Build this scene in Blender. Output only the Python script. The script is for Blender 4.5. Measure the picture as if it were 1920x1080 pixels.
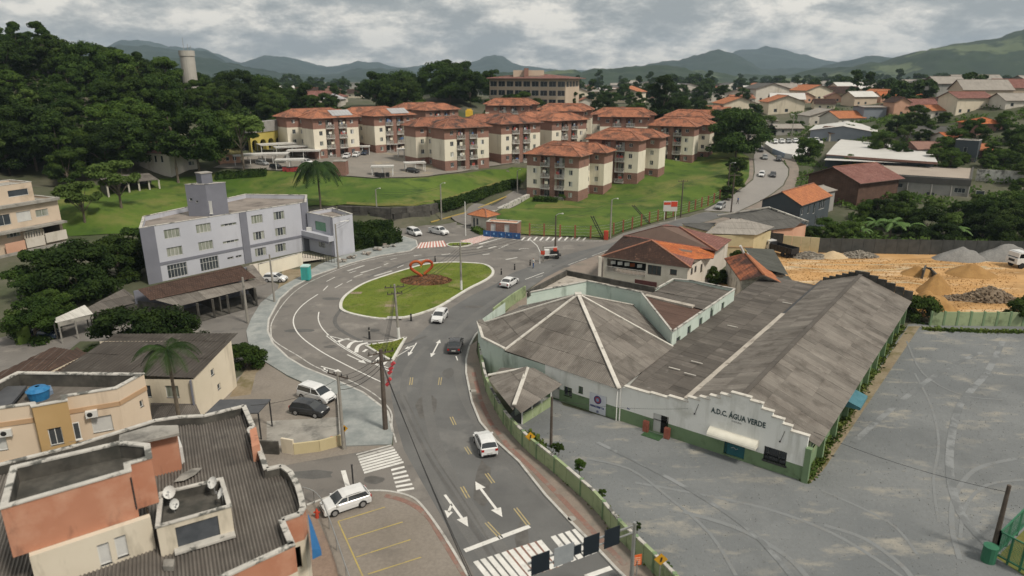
import bpy,bmesh,math,random
import numpy as np
from mathutils import Vector,Matrix
from mathutils.geometry import tessellate_polygon,delaunay_2d_cdt
from mathutils.noise import noise as pnoise,fractal
random.seed(7)
R=math.radians
scn=bpy.context.scene
for o in list(bpy.data.objects):
 bpy.data.objects.remove(o)
COL=scn.collection
CAM_H=30.0
HAZE_D=0.00011
FPX=1280.0
PITCH=math.atan(400/FPX)
SP,CP=math.sin(PITCH),math.cos(PITCH)
cam_data=bpy.data.cameras.new('camera')
cam=bpy.data.objects.new('camera',cam_data)
COL.objects.link(cam)
cam.location=(0,0,CAM_H)
cam.rotation_euler=(math.pi/2-PITCH,0,0)
cam_data.sensor_width=36
cam_data.lens=24
cam_data.clip_start=0.5
cam_data.clip_end=40000
cam_data.dof.use_dof=True
cam_data.dof.focus_distance=78
cam_data.dof.aperture_fstop=0.21
scn.camera=cam
SUN_EL,SUN_ROT=R(52),R(128)
world=bpy.data.worlds.new("World")
scn.world=world
world.use_nodes=True
wt=world.node_tree
wt.nodes.clear()
def wn(t,**k):
 n=wt.nodes.new(t)
 for a,b in k.items():
  setattr(n,a,b)
 return n
sky=wn('ShaderNodeTexSky',sky_type='NISHITA',sun_disc=False,sun_elevation=SUN_EL,sun_rotation=SUN_ROT,dust_density=2.0)
bg_sky=wn('ShaderNodeBackground')
bg_sky.inputs['Strength'].default_value=0.08
wt.links.new(sky.outputs[0],bg_sky.inputs[0])
tc=wn('ShaderNodeTexCoord')
sep=wn('ShaderNodeSeparateXYZ')
wt.links.new(tc.outputs['Generated'],sep.inputs[0])
mz=wn('ShaderNodeMath',operation='MAXIMUM')
wt.links.new(sep.outputs[2],mz.inputs[0]);mz.inputs[1].default_value=0.0
az=wn('ShaderNodeMath',operation='ADD')
wt.links.new(mz.outputs[0],az.inputs[0]);az.inputs[1].default_value=0.36
cx_=wn('ShaderNodeMath',operation='DIVIDE');cy_=wn('ShaderNodeMath',operation='DIVIDE')
wt.links.new(sep.outputs[0],cx_.inputs[0]);wt.links.new(az.outputs[0],cx_.inputs[1])
wt.links.new(sep.outputs[1],cy_.inputs[0]);wt.links.new(az.outputs[0],cy_.inputs[1])
cmb=wn('ShaderNodeCombineXYZ')
wt.links.new(cx_.outputs[0],cmb.inputs[0]);wt.links.new(cy_.outputs[0],cmb.inputs[1])
nz=wn('ShaderNodeTexNoise');nz.inputs['Scale'].default_value=3.4
nz.inputs['Detail'].default_value=8;nz.inputs['Roughness'].default_value=0.66
nz.inputs['Distortion'].default_value=0.1
wt.links.new(cmb.outputs[0],nz.inputs['Vector'])
rmp=wn('ShaderNodeValToRGB')
el=rmp.color_ramp.elements
el[0].position=0.40;el[0].color=(0.36,0.385,0.385,1)
el[1].position=0.59;el[1].color=(1.0,0.945,0.84,1)
e=el.new(0.46);e.color=(0.47,0.485,0.47,1)
e=el.new(0.515);e.color=(0.66,0.65,0.605,1)
wt.links.new(nz.outputs['Fac'],rmp.inputs[0])
bg_cl=wn('ShaderNodeBackground');bg_cl.inputs['Strength'].default_value=0.84
wt.links.new(rmp.outputs[0],bg_cl.inputs[0])
mx=wn('ShaderNodeMixShader');mx.inputs[0].default_value=0.97
wt.links.new(bg_sky.outputs[0],mx.inputs[1]);wt.links.new(bg_cl.outputs[0],mx.inputs[2])
wo=wn('ShaderNodeOutputWorld')
wt.links.new(mx.outputs[0],wo.inputs['Surface'])
sun_d=bpy.data.lights.new('sun','SUN')
sun_d.energy=2.7;sun_d.angle=R(9);sun_d.color=(1.0,0.92,0.80)
sun=bpy.data.objects.new('sun',sun_d);COL.objects.link(sun)
sdir=Vector((math.sin(SUN_ROT)*math.cos(SUN_EL),math.cos(SUN_ROT)*math.cos(SUN_EL),math.sin(SUN_EL)))
sun.rotation_euler=sdir.to_track_quat('Z','Y').to_euler()
sun.location=sdir*300
scn.render.engine='CYCLES'
scn.view_settings.view_transform='Standard'
scn.view_settings.look='None'
scn.view_settings.exposure=0.22
scn.view_settings.gamma=1
scn.view_settings.use_curve_mapping=False
scn.cycles.use_denoising=True
scn.cycles.max_bounces=5
scn.cycles.diffuse_bounces=3
scn.cycles.glossy_bounces=2
scn.cycles.transmission_bounces=3
scn.cycles.volume_bounces=0
scn.cycles.transparent_max_bounces=6
def P(px,py,z=0.0):
 x=(px-960)/FPX;y=(540-py)/FPX
 dy=CP+y*SP;dz=-SP+y*CP
 t=(z-CAM_H)/dz
 return(x*t,dy*t)
def PV(px,py,z=0.0):
 a=P(px,py,z)
 return Vector((a[0],a[1],z))
def PP(pts,z=0.0):
 return[P(a,b,z)for a,b in pts]
def PD(px,py,Y):
 """point of the pixel's ray at ground distance Y"""
 x=(px-960)/FPX;y=(540-py)/FPX
 dy=CP+y*SP;dz=-SP+y*CP
 t=Y/dy
 return(x*t,Y,CAM_H+dz*t)
MATS={}
def mat(key,c1,c2=None,scale=1.0,rough=0.85,bump=0.0,bscale=8.0,obj=0.0,stain=None,stain2=None,metal=0.0,spec=0.3,coord='pos',detail=4,stretch=None,ribs=None,tiles=None,lo=0.35,hi=0.65,fine=None,transl=0.0,emit=None,bricks=None):
 if key in MATS:
  return MATS[key]
 m=bpy.data.materials.new(key)
 m.use_nodes=True
 nt=m.node_tree
 N,L=nt.nodes,nt.links
 bs=N['Principled BSDF']
 bs.inputs['Roughness'].default_value=rough
 bs.inputs['Metallic'].default_value=metal
 bs.inputs['Specular IOR Level'].default_value=spec
 def c4(c):
  return(c[0],c[1],c[2],1)
 def vec(kind):
  if kind=='pos':
   return N.new('ShaderNodeNewGeometry').outputs['Position']
  if kind=='uv':
   return N.new('ShaderNodeTexCoord').outputs['UV']
  return N.new('ShaderNodeTexCoord').outputs['Object']
 V=vec(coord)
 def scaled(v,s):
  mp=N.new('ShaderNodeMapping');mp.inputs['Scale'].default_value=s
  L.new(v,mp.inputs[0]);return mp.outputs[0]
 def noise(v,sc,dt=4,rg=0.6):
  n=N.new('ShaderNodeTexNoise');n.inputs['Scale'].default_value=sc
  n.inputs['Detail'].default_value=dt;n.inputs['Roughness'].default_value=rg
  L.new(v,n.inputs['Vector']);return n.outputs['Fac']
 def mixc(f,a,b,mode='MIX'):
  x=N.new('ShaderNodeMix');x.data_type='RGBA';x.blend_type=mode
  if isinstance(f,float):x.inputs[0].default_value=f
  else:L.new(f,x.inputs[0])
  for s,w in((6,a),(7,b)):
   if isinstance(w,tuple):x.inputs[s].default_value=c4(w)
   else:L.new(w,x.inputs[s])
  return x.outputs[2]
 def rng(f,a,b,c=0.0,d=1.0):
  x=N.new('ShaderNodeMapRange');x.inputs[1].default_value=a;x.inputs[2].default_value=b
  x.inputs[3].default_value=c;x.inputs[4].default_value=d
  L.new(f,x.inputs[0]);return x.outputs[0]
 Vs=scaled(V,stretch)if stretch else V
 col=c4(c1)[:3]
 if c2 is not None:
  col=mixc(rng(noise(Vs,scale,detail),lo,hi),tuple(c1),tuple(c2))
 else:
  col=mixc(rng(noise(Vs,scale,detail),.3,.7),tuple(x*.93 for x in c1),tuple(min(1,x*1.07)for x in c1))
 if fine:
  f=noise(V,fine[1],2)
  col=mixc(rng(f,.3,.7,0,fine[0]),col,fine[2]if len(fine)>2 else(0.02,0.02,0.02))
 for st in(stain,stain2):
  if st:
   sv=scaled(V,st[4])if len(st)>4 else V
   col=mixc(rng(noise(sv,st[1],5,.65),st[2],st[3]),col,tuple(st[0]))
 h=None
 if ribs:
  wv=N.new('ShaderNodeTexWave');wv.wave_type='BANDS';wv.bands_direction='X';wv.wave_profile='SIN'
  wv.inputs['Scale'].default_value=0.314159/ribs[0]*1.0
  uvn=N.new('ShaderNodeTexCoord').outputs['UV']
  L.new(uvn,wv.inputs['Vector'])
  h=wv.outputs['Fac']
  col=mixc(rng(h,0,1,ribs[1],0),col,(0.03,0.028,0.025))  # darkens the troughs between ribs: grime plus groove shade painted into the colour
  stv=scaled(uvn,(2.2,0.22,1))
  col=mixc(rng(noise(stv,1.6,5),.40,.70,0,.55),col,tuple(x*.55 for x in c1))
 if tiles:
  uvn=N.new('ShaderNodeTexCoord').outputs['UV']
  br=N.new('ShaderNodeTexBrick');br.inputs['Scale'].default_value=1.0
  br.inputs['Brick Width'].default_value=tiles[0];br.inputs['Row Height'].default_value=tiles[1]
  br.inputs['Mortar Size'].default_value=0.035;br.inputs['Mortar Smooth'].default_value=0.6
  br.inputs['Color1'].default_value=(1,1,1,1);br.inputs['Color2'].default_value=(0.62,0.62,0.62,1)
  br.inputs['Mortar'].default_value=(0.28,0.26,0.25,1)
  L.new(uvn,br.inputs['Vector'])
  col=mixc(0.8,col,br.outputs['Color'],'MULTIPLY')
  h=br.outputs['Fac']
  iv=N.new('ShaderNodeMath');iv.operation='SUBTRACT';iv.inputs[0].default_value=1;L.new(h,iv.inputs[1]);h=iv.outputs[0]
 if bricks:
  g=N.new('ShaderNodeNewGeometry').outputs['Position']
  sp_=N.new('ShaderNodeSeparateXYZ');L.new(g,sp_.inputs[0])
  ad=N.new('ShaderNodeMath');L.new(sp_.outputs[0],ad.inputs[0]);L.new(sp_.outputs[1],ad.inputs[1])
  cb=N.new('ShaderNodeCombineXYZ');L.new(ad.outputs[0],cb.inputs[0]);L.new(sp_.outputs[2],cb.inputs[1])
  br=N.new('ShaderNodeTexBrick');br.inputs['Scale'].default_value=1.0
  br.inputs['Brick Width'].default_value=bricks[0];br.inputs['Row Height'].default_value=bricks[1]
  br.inputs['Mortar Size'].default_value=bricks[1]*.12
  br.inputs['Color1'].default_value=(1,1,1,1);br.inputs['Color2'].default_value=(.75,.75,.75,1)
  br.inputs['Mortar'].default_value=(.5,.5,.48,1)
  L.new(cb.outputs[0],br.inputs['Vector'])
  col=mixc(0.55,col,br.outputs['Color'],'MULTIPLY')
 if obj:
  oi=N.new('ShaderNodeObjectInfo')
  hs=N.new('ShaderNodeHueSaturation')
  hs.inputs['Hue'].default_value=.5
  L.new(rng(oi.outputs['Random'],0,1,1-obj,1+obj),hs.inputs['Value'])
  L.new(col,hs.inputs['Color']);col=hs.outputs[0]
 L.new(col,bs.inputs['Base Color'])if not isinstance(col,tuple)else None
 if bump:
  bp=N.new('ShaderNodeBump');bp.inputs['Strength'].default_value=bump
  bp.inputs['Distance'].default_value=0.05
  if h is not None:
   L.new(h,bp.inputs['Height'])
  else:
   L.new(noise(V,bscale,4),bp.inputs['Height'])
  L.new(bp.outputs[0],bs.inputs['Normal'])
 if transl:
  out=N['Material Output']
  tr=N.new('ShaderNodeBsdfTranslucent');L.new(col,tr.inputs[0])
  ms=N.new('ShaderNodeMixShader');ms.inputs[0].default_value=transl
  L.new(bs.outputs[0],ms.inputs[1]);L.new(tr.outputs[0],ms.inputs[2]);L.new(ms.outputs[0],out.inputs[0])
 MATS[key]=m
 return m
ORG={}
class MB:
 def __init__(s):
  s.v=[];s.f=[];s.uv=[];s.m=[]
 def face(s,pts,uv=None,m=0):
  i=len(s.v)
  s.v.extend([tuple(p)for p in pts])
  s.f.append(tuple(range(i,i+len(pts))))
  s.uv.append(uv if uv else[(0,0)]*len(pts))
  s.m.append(m)
 def box(s,x0,y0,z0,x1,y1,z1,m=0,M=None):
  c=[(x0,y0,z0),(x1,y0,z0),(x1,y1,z0),(x0,y1,z0),(x0,y0,z1),(x1,y0,z1),(x1,y1,z1),(x0,y1,z1)]
  if M is not None:
   c=[tuple(M@Vector(p))for p in c]
  i=len(s.v);s.v.extend(c)
  for q in((3,2,1,0),(4,5,6,7),(0,1,5,4),(1,2,6,5),(2,3,7,6),(3,0,4,7)):
   s.f.append(tuple(i+k for k in q));s.uv.append([(0,0)]*4);s.m.append(m)
 def bar(s,a,b,w,h,m=0,up=(0,0,1)):
  """box along a->b, w across, h in 'up'; centred"""
  a=Vector(a);b=Vector(b);d=(b-a)
  L_=d.length
  if L_<1e-6:return
  d.normalize();u=Vector(up)
  sdv=d.cross(u)
  if sdv.length<1e-4:sdv=d.cross(Vector((1,0,0)))
  sdv.normalize();u=sdv.cross(d).normalized()
  M=Matrix(((d.x,sdv.x,u.x,a.x),(d.y,sdv.y,u.y,a.y),(d.z,sdv.z,u.z,a.z),(0,0,0,1)))
  s.box(0,-w/2,-h/2,L_,w/2,h/2,m,M)
 def tube(s,pts,r,n=6,m=0,r2=None,cap=True):
  pts=[Vector(p)for p in pts]
  k=len(pts);i0=len(s.v)
  for j,p in enumerate(pts):
   d=(pts[min(j+1,k-1)]-pts[max(j-1,0)]).normalized()
   a=d.cross(Vector((0,0,1)))
   if a.length<1e-3:a=d.cross(Vector((0,1,0)))
   a.normalize();b=d.cross(a)
   rr=r if r2 is None else r+(r2-r)*j/(k-1)
   for q in range(n):
    t=2*math.pi*q/n
    s.v.append(tuple(p+(a*math.cos(t)+b*math.sin(t))*rr))
  for j in range(k-1):
   for q in range(n):
    a0=i0+j*n+q;a1=i0+j*n+(q+1)%n
    s.f.append((a0,a0+n,a1+n,a1));s.uv.append([(0,0)]*4);s.m.append(m)
  if cap:
   s.f.append(tuple(i0+q for q in range(n)));s.uv.append([(0,0)]*n);s.m.append(m)
   s.f.append(tuple(i0+(k-1)*n+q for q in reversed(range(n))));s.uv.append([(0,0)]*n);s.m.append(m)
 def prism(s,poly,z0,z1,m=0,mtop=None,top=True,bottom=False):
  poly=ccw(poly);n=len(poly)
  for k in range(n):
   a,b=poly[k],poly[(k+1)%n]
   s.face([(a[0],a[1],z0),(b[0],b[1],z0),(b[0],b[1],z1),(a[0],a[1],z1)],m=m)
  if top:s.polytop(poly,z1,m if mtop is None else mtop)
  if bottom:s.polytop(poly,z0,m,flip=True)
 def polytop(s,poly,z,m=0,flip=False,zf=None):
  poly=ccw(poly)
  i=len(s.v)
  s.v.extend([(p[0],p[1],z if zf is None else zf(p[0],p[1]))for p in poly])
  for t in tessellate_polygon([[Vector((p[0],p[1],0))for p in poly]]):
   a,b,c=[poly[q]for q in t]
   cr=(b[0]-a[0])*(c[1]-a[1])-(b[1]-a[1])*(c[0]-a[0])
   t=tuple(t)if(cr>0)!=flip else tuple(reversed(t))
   s.f.append(tuple(i+q for q in t))
   s.uv.append([(poly[q][0],poly[q][1])for q in t]);s.m.append(m)
 def mesh(s,name,mats,org=(0,0,0),smooth=False):
  me=bpy.data.meshes.new(name)
  ox,oy,oz=org
  me.from_pydata([(a-ox,b-oy,c-oz)for a,b,c in s.v],[],s.f)
  if not isinstance(mats,(list,tuple)):mats=[mats]
  for q in mats:me.materials.append(q)
  me.polygons.foreach_set('material_index',s.m)
  if smooth:me.polygons.foreach_set('use_smooth',[True]*len(s.f))
  uvl=me.uv_layers.new(name='UVMap')
  flat=[c for f in s.uv for u in f for c in u]
  uvl.data.foreach_set('uv',flat)
  me.update()
  return me
 def build(s,name,mats,parent=None,smooth=False,kind=None,label=None,org=None):
  if parent is not None:org=ORG[parent.name]
  elif org is None:org=(0,0,0)
  o=bpy.data.objects.new(name,s.mesh(name,mats,org,smooth))
  COL.objects.link(o)
  if parent is not None:o.parent=parent
  else:o.location=org
  ORG[o.name]=org
  if kind:o['kind']=kind
  if label:o['label']=label
  return o
def ccw(poly):
 a=sum(poly[i][0]*poly[(i+1)%len(poly)][1]-poly[(i+1)%len(poly)][0]*poly[i][1]for i in range(len(poly)))
 return list(poly)if a>0 else list(reversed(poly))
def inside(x,y,poly):
 r=False;n=len(poly);j=n-1
 for i in range(n):
  xi,yi=poly[i][0],poly[i][1];xj,yj=poly[j][0],poly[j][1]
  if(yi>y)!=(yj>y)and x<(xj-xi)*(y-yi)/(yj-yi)+xi:r=not r
  j=i
 return r
def tag(o,label=None,cat=None,group=None,kind=None):
 if label:
  assert 4<=len(label.split())<=16,label
  o['label']=label
 if cat:o['category']=cat
 if group:o['group']=group
 if kind:o['kind']=kind
 return o
def thing(name,label,cat,loc=(0,0,0),rz=0.0,group=None):
 o=bpy.data.objects.new(name,None);COL.objects.link(o)
 o.empty_display_size=0.5
 o.location=loc;o.rotation_euler=(0,0,rz)
 ORG[o.name]=tuple(loc)if rz==0 else(0,0,0)
 return tag(o,label,cat,group)
def proto(name,label,cat,group=None):
 """thing built around the origin, in its own frame"""
 o=thing(name,label,cat,(0,0,0),0,group)
 ORG[o.name]=(0,0,0)
 return o
def child(name,me,parent,loc=(0,0,0),rot=(0,0,0),scale=None,label=None):
 o=bpy.data.objects.new(name,me);COL.objects.link(o)
 o.parent=parent
 og=ORG[parent.name]
 o.location=(loc[0]-og[0],loc[1]-og[1],loc[2]-og[2]);o.rotation_euler=rot
 if scale:o.scale=scale
 ORG[o.name]=og
 if label:o['label']=label
 return o
def dup(root,loc,rz=0.0,label=None,group=None,scale=None,over=None):
 def cp(o,par):
  c=o.copy();COL.objects.link(c)
  if par is not None:c.parent=par
  for ch in o.children:cp(ch,c)
  return c
 c=cp(root,None)
 c.location=loc;c.rotation_euler=(0,0,rz)
 if scale is not None:c.scale=scale if isinstance(scale,tuple)else(scale,)*3
 if label:tag(c,label)
 if group:c['group']=group
 if over:
  for ch in list(c.children):
   k=ch.name.split('.')[0]
   if k in over:
    for i in range(len(ch.material_slots)):
     ch.material_slots[i].link='OBJECT';ch.material_slots[i].material=over[k]
 return c
USED=set()
def place(root,loc,rz=0.0,label=None,group=None,scale=None,over=None):
 """first call moves the prototype itself, later calls copy it"""
 if root.name in USED:
  return dup(root,loc,rz,label,group,scale,over)
 USED.add(root.name)
 root.location=loc;root.rotation_euler=(0,0,rz)
 if scale is not None:root.scale=scale if isinstance(scale,tuple)else(scale,)*3
 if label:tag(root,label)
 if group:root['group']=group
 if over:
  for ch in list(root.children):
   k=ch.name.split('.')[0]
   if k in over:
    for i in range(len(ch.material_slots)):
     ch.material_slots[i].link='OBJECT';ch.material_slots[i].material=over[k]
 return root
def pz(px,py,z):
 a=P(px,py,z);return(a[0],a[1],z)
TIN=[]
for q in[(-400,-60),(400,-60),(-60,0),(60,0),(-60,30),(70,30),(-70,55),(95,55),(0,60),(-62,75),(80,80),(105,90),(0,100),(60,105),(110,110),(40,130),(75,128),(20,140),(-20,100),(-45,95),(-30,112),(-56,96),(95,125)]:
 TIN.append((q[0],q[1],0.0))
TIN+=[(-400,60,12),(-140,30,0),(-400,200,24),(400,60,4),(160,60,0),(140,110,3),(400,200,22)]
for q in[(560,470,0),(640,430,0),(735,423,0),(808,417,0),(845,406,0),(905,386,.1),(980,360,.4),(862,374,3.2),(909,360,2.6),(957,346,2.0),(380,440,.6),(260,450,.4),(200,470,.3),(130,440,1.2),(60,470,1.0),(0,475,1.0),(-120,480,1.0),(420,365,3.4),(500,360,4.0),(560,345,5.6),(640,333,6.8),(700,336,6.4),(790,334,5.6),(840,328,5.6),(150,390,3.0),(260,380,4.2),(190,350,5.5),(300,335,6.2),(400,326,7.0),(480,318,7.4),(560,322,7.4),(110,350,5.0),(60,340,6.5),(0,330,7.5),(592,301,7.7),(683,290,8.0),(705,290,7.6),(835,322,5.8),(920,311,6.2),(940,308,6.0),(1034,298,5.8),(985,318,5.0),(985,344,1.3),(920,330,4.4),(860,336,5.2),(992,366,.7),(1083,381,.4),(1114,374,.4),(1160,361,1.0),(1194,345,2.8),(1220,341,2.8),(1257,330,2.8),(1300,308,4.2),(1330,290,5.5),(978,440,0),(1139,449,0),(1169,436,0),(1240,415,0),(1320,394,0),(1366,372,.6),(1412,338,3.0),(1416,310,5.0),(1421,272,8.0),(1381,400,0),(1431,374,.6),(1477,331,3.2),(1468,305,5.2),(1430,270,8.0),(1380,330,3.6),(1350,300,5.6),(1340,345,2.6),(1020,405,.2),(1260,375,.8)]:
 TIN.append(pz(*q))
for q in[(560,430),(585,428),(634,419),(662,420),(690,421),(712,422.5),(735,424),(771,421),(808,417.5),(826,413),(845,407)]:
 _a=P(*q);TIN.append((_a[0],_a[1]-1.5,0.0));TIN.append((_a[0],_a[1]-5,0.0));TIN.append((_a[0]-.3,_a[1]+1.2,3.5 if q[0]<840 else 2.2));TIN.append((_a[0]-.5,_a[1]+4,3.9 if q[0]<840 else 2.6))
for q in[(700,445),(760,445),(820,445),(880,440),(860,425),(783,462),(870,415),(890,430)]:TIN.append(pz(*q,0.0))
TIN+=[(-62,235,8.5),(-40,215,8.2),(-20,235,7.5),(10,240,7.8),(30,207,6.8),(50,235,7),(75,250,8.5),(-75,170,7.5),(-95,160,9),(-110,175,15),(-90,200,13),(-125,150,11),(-105,140,8),(-85,135,6.5),(-150,130,13),(-160,190,33),(-130,215,31),(-150,222,34),(-112,240,23),(-85,240,14),(-72,270,13),(-45,290,13),(-20,290,17),(10,290,12),(40,290,11),(-30,325,23),(10,330,17),(-200,260,29),(-150,330,18),(-60,360,18),(0,400,15),(60,330,12),(60,420,13),(110,330,11),(150,300,12),(100,260,8),(90,215,5),(90,180,3.0),(78,150,1.2),(110,155,3.0),(130,190,10),(125,170,6),(150,215,17),(165,235,22),(190,240,24),(190,190,20),(230,230,26),(110,230,9),(130,250,14),(200,320,18),(260,320,20),(-400,420,25),(-200,480,14),(0,520,12),(200,520,13),(400,420,18),(-400,700,10),(400,700,12),(0,700,10),(200,150,14),(260,160,18),(160,140,6)]
_r=delaunay_2d_cdt([Vector((a,b))for a,b,c in TIN],[],[],0,1e-4)
_vo,_tr,_ov=_r[0],_r[2],_r[3]
_vz=[TIN[o[0]][2]if o else 0 for o in _ov]
GX0,GY0,GS,GNX,GNY=-400.0,-60.0,2.0,401,381
HG=np.full((GNY,GNX),np.nan)
gx=GX0+GS*np.arange(GNX);gy=GY0+GS*np.arange(GNY)
for t in _tr:
 a,b,c=[(_vo[q].x,_vo[q].y,_vz[q])for q in t]
 i0=max(0,int((min(a[0],b[0],c[0])-GX0)/GS));i1=min(GNX,int((max(a[0],b[0],c[0])-GX0)/GS)+2)
 j0=max(0,int((min(a[1],b[1],c[1])-GY0)/GS));j1=min(GNY,int((max(a[1],b[1],c[1])-GY0)/GS)+2)
 if i1<=i0 or j1<=j0:continue
 X,Y=np.meshgrid(gx[i0:i1],gy[j0:j1])
 d=(b[1]-c[1])*(a[0]-c[0])+(c[0]-b[0])*(a[1]-c[1])
 if abs(d)<1e-9:continue
 u=((b[1]-c[1])*(X-c[0])+(c[0]-b[0])*(Y-c[1]))/d
 v=((c[1]-a[1])*(X-c[0])+(a[0]-c[0])*(Y-c[1]))/d
 w=1-u-v
 ok=(u>=-1e-6)&(v>=-1e-6)&(w>=-1e-6)
 Z=u*a[2]+v*b[2]+w*c[2]
 sub=HG[j0:j1,i0:i1];sub[ok]=Z[ok]
HG[np.isnan(HG)]=10.0
_f=HG==0
for _ in range(3):
 K=HG.copy()
 K[1:-1,1:-1]=(HG[1:-1,1:-1]*4+HG[:-2,1:-1]+HG[2:,1:-1]+HG[1:-1,:-2]+HG[1:-1,2:])/8
 K[_f]=0;K=np.where(HG==0,0,K)
 HG=K
def H(x,y):
 u=(x-GX0)/GS;v=(y-GY0)/GS
 if u<0 or v<0 or u>=GNX-1 or v>=GNY-1:
  u=min(max(u,0),GNX-1.001);v=min(max(v,0),GNY-1.001)
  d=math.hypot(max(0,abs(x)-400),max(0,y-700,-60-y))
  k=max(0,1-d/600)
  i,j=int(u),int(v)
  return HG[j,i]*k+9*(1-k)
 i,j=int(u),int(v);fu,fv=u-i,v-j
 return float((HG[j,i]*(1-fu)+HG[j,i+1]*fu)*(1-fv)+(HG[j+1,i]*(1-fu)+HG[j+1,i+1]*fu)*fv)
def G(px,py,*a):
 """where the pixel's ray meets the terrain"""
 x=(px-960)/FPX;y=(540-py)/FPX
 dy=CP+y*SP;dz=-SP+y*CP
 t=5.0
 while t<3000:
  if CAM_H+dz*t<=H(x*t,dy*t):break
  t+=0.5 if t<400 else 3
 return(x*t,dy*t,H(x*t,dy*t))
m_ground=mat('town ground',(0.060,0.072,0.035),(0.13,0.12,0.09),scale=0.06,rough=.95,fine=(.3,1.2,(.03,.045,.015)))
m_grass=mat('lawn grass',(0.050,0.098,0.010),(0.105,0.155,0.022),scale=0.06,rough=.95,fine=(.28,1.1,(.035,.08,.010)),stain=((0.17,0.16,0.05),.07,.50,.72),stain2=((.034,.070,.010),.20,.50,.66),bump=.4,bscale=6)
m_grass_isl=mat('island grass',(0.105,0.142,0.014),(0.145,0.180,0.024),scale=0.25,rough=.95,fine=(.4,3.0,(.08,.12,.012)),stain=((0.21,0.185,0.08),.22,.54,.70),stain2=((.075,.11,.012),.35,.52,.66),bump=.35,bscale=9)
m_drygrass=mat('dry grass edge',(0.19,0.17,0.05),(0.12,0.14,0.03),scale=.3,rough=.95,fine=(.3,2.5))
m_asph_old=mat('worn asphalt',(0.160,0.149,0.137),(0.205,0.190,0.175),scale=0.12,rough=.9,fine=(.25,9.0,(.09,.085,.08)),stain=((0.115,0.11,0.105),.35,.54,.72),stain2=((0.27,0.25,0.225),.22,.56,.74),bump=.2,bscale=25)
m_asph_new=mat('main road asphalt',(0.115,0.115,0.114),(0.150,0.150,0.147),scale=0.2,rough=.88,fine=(.25,10.0,(.07,.07,.07)),stain=((0.21,0.205,0.195),.13,.55,.78),stain2=((0.10,0.10,0.102),.35,.60,.78),bump=.2,bscale=25)
m_asph_far=mat('concrete toned road',(0.27,0.255,0.24),(0.31,0.29,0.27),scale=0.1,rough=.9,fine=(.2,5.0),stain=((0.2,0.19,0.18),.1,.55,.75))
m_track=mat('tyre worn asphalt',(0.138,0.137,0.134),(0.160,0.158,0.153),scale=.4,rough=.85,fine=(.2,9))
m_trackd=mat('dark tyre marks',(0.098,0.096,0.094),(0.145,0.14,0.134),scale=.4,rough=.8,fine=(.2,9))
m_parking=mat('parking ground',(0.225,0.198,0.168),(0.265,0.235,0.205),scale=.18,rough=.92,fine=(.35,4.5,(.12,.105,.09)),stain=((0.15,0.135,0.12),.3,.55,.75),bump=.2)
m_paver=mat('block paving',(0.24,0.175,0.135),(0.29,0.215,0.17),scale=.6,rough=.9,fine=(.4,7.0,(.12,.085,.07)),stain=((0.17,.13,.11),.4,.55,.75))
m_walk_new=mat('new concrete walk',(0.22,0.24,0.238),(0.34,0.352,0.34),scale=.55,rough=.9,fine=(.3,4.0,(.16,.18,.18)),stain=((0.40,.40,.385),.5,.60,.78),stain2=((0.20,.22,.22),.18,.56,.72))
m_walk_red=mat('worn paved walk',(0.225,0.19,0.16),(0.27,0.225,0.19),scale=.5,rough=.92,fine=(.3,6.0,(.13,.10,.09)),stain=((0.16,.15,.13),.3,.5,.7))
m_tactile=mat('red tactile strip',(0.27,0.145,0.115),(0.225,0.15,0.125),scale=.7,rough=.9,fine=(.2,6),stain=((.22,.19,.165),.8,.5,.62))
m_kerb=mat('kerb concrete',(0.42,0.41,0.385),(0.50,0.49,0.46),scale=1.2,rough=.9,stain=((.24,.23,.21),.7,.55,.7))
m_kerbw=mat('whitewashed kerb',(0.62,0.61,0.57),(0.52,0.51,0.47),scale=.9,rough=.85,stain=((.35,.33,.29),.5,.58,.7))
m_gravel=mat('grey crushed gravel',(0.145,0.155,0.161),(0.196,0.205,0.208),scale=.10,rough=.95,fine=(.28,3.2,(.12,.125,.125)),stain=((0.29,0.275,0.24),.22,.54,.68,(1.0,2.2,1)),stain2=((0.135,0.143,0.147),.09,.52,.68),bump=.6,bscale=5)
m_sand=mat('yellow sand ground',(0.44,0.24,0.085),(0.54,0.33,0.15),scale=.12,rough=.95,fine=(.25,1.6,(.36,.23,.11)),stain=((0.30,0.175,0.07),.11,.50,.64,(.7,2.4,1)),stain2=((0.58,0.46,0.31),.15,.54,.68,(.5,2.2,1)),bump=.5,bscale=2)
m_dirt=mat('bare earth',(0.235,0.185,0.125),(0.30,0.25,0.175),scale=.35,rough=.95,fine=(.35,3,(.12,.10,.06)),stain=((.14,.12,.055),.4,.5,.65))
m_paint=mat('road paint white',(0.70,0.69,0.66),(0.60,0.59,0.56),scale=1.4,rough=.7,stain=((.36,.35,.33),1.6,.58,.72))
m_paint_worn=mat('worn road paint',(0.42,0.41,0.385),(0.52,0.51,0.48),scale=1.4,rough=.7,stain=((.25,.24,.225),1.2,.52,.62))
m_paint_y=mat('road paint yellow',(0.40,0.32,0.15),(0.33,0.28,0.17),scale=1.0,rough=.7,stain=((.22,.20,.17),1.3,.54,.68))
m_paint_bay=mat('bay paint yellow',(0.46,0.36,0.10),(0.38,0.31,0.13),scale=1.0,rough=.7,stain=((.25,.21,.16),1.3,.56,.68))
m_paint_r=mat('road paint red',(0.42,0.13,0.10),(0.50,0.24,0.20),scale=1.0,rough=.75)
m_yard=mat('condominium yard',(0.20,0.185,0.165),(0.26,0.235,0.205),scale=.12,rough=.9,fine=(.25,2,(.12,.11,.1)),stain=((.34,.29,.2),.1,.58,.7))
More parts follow.
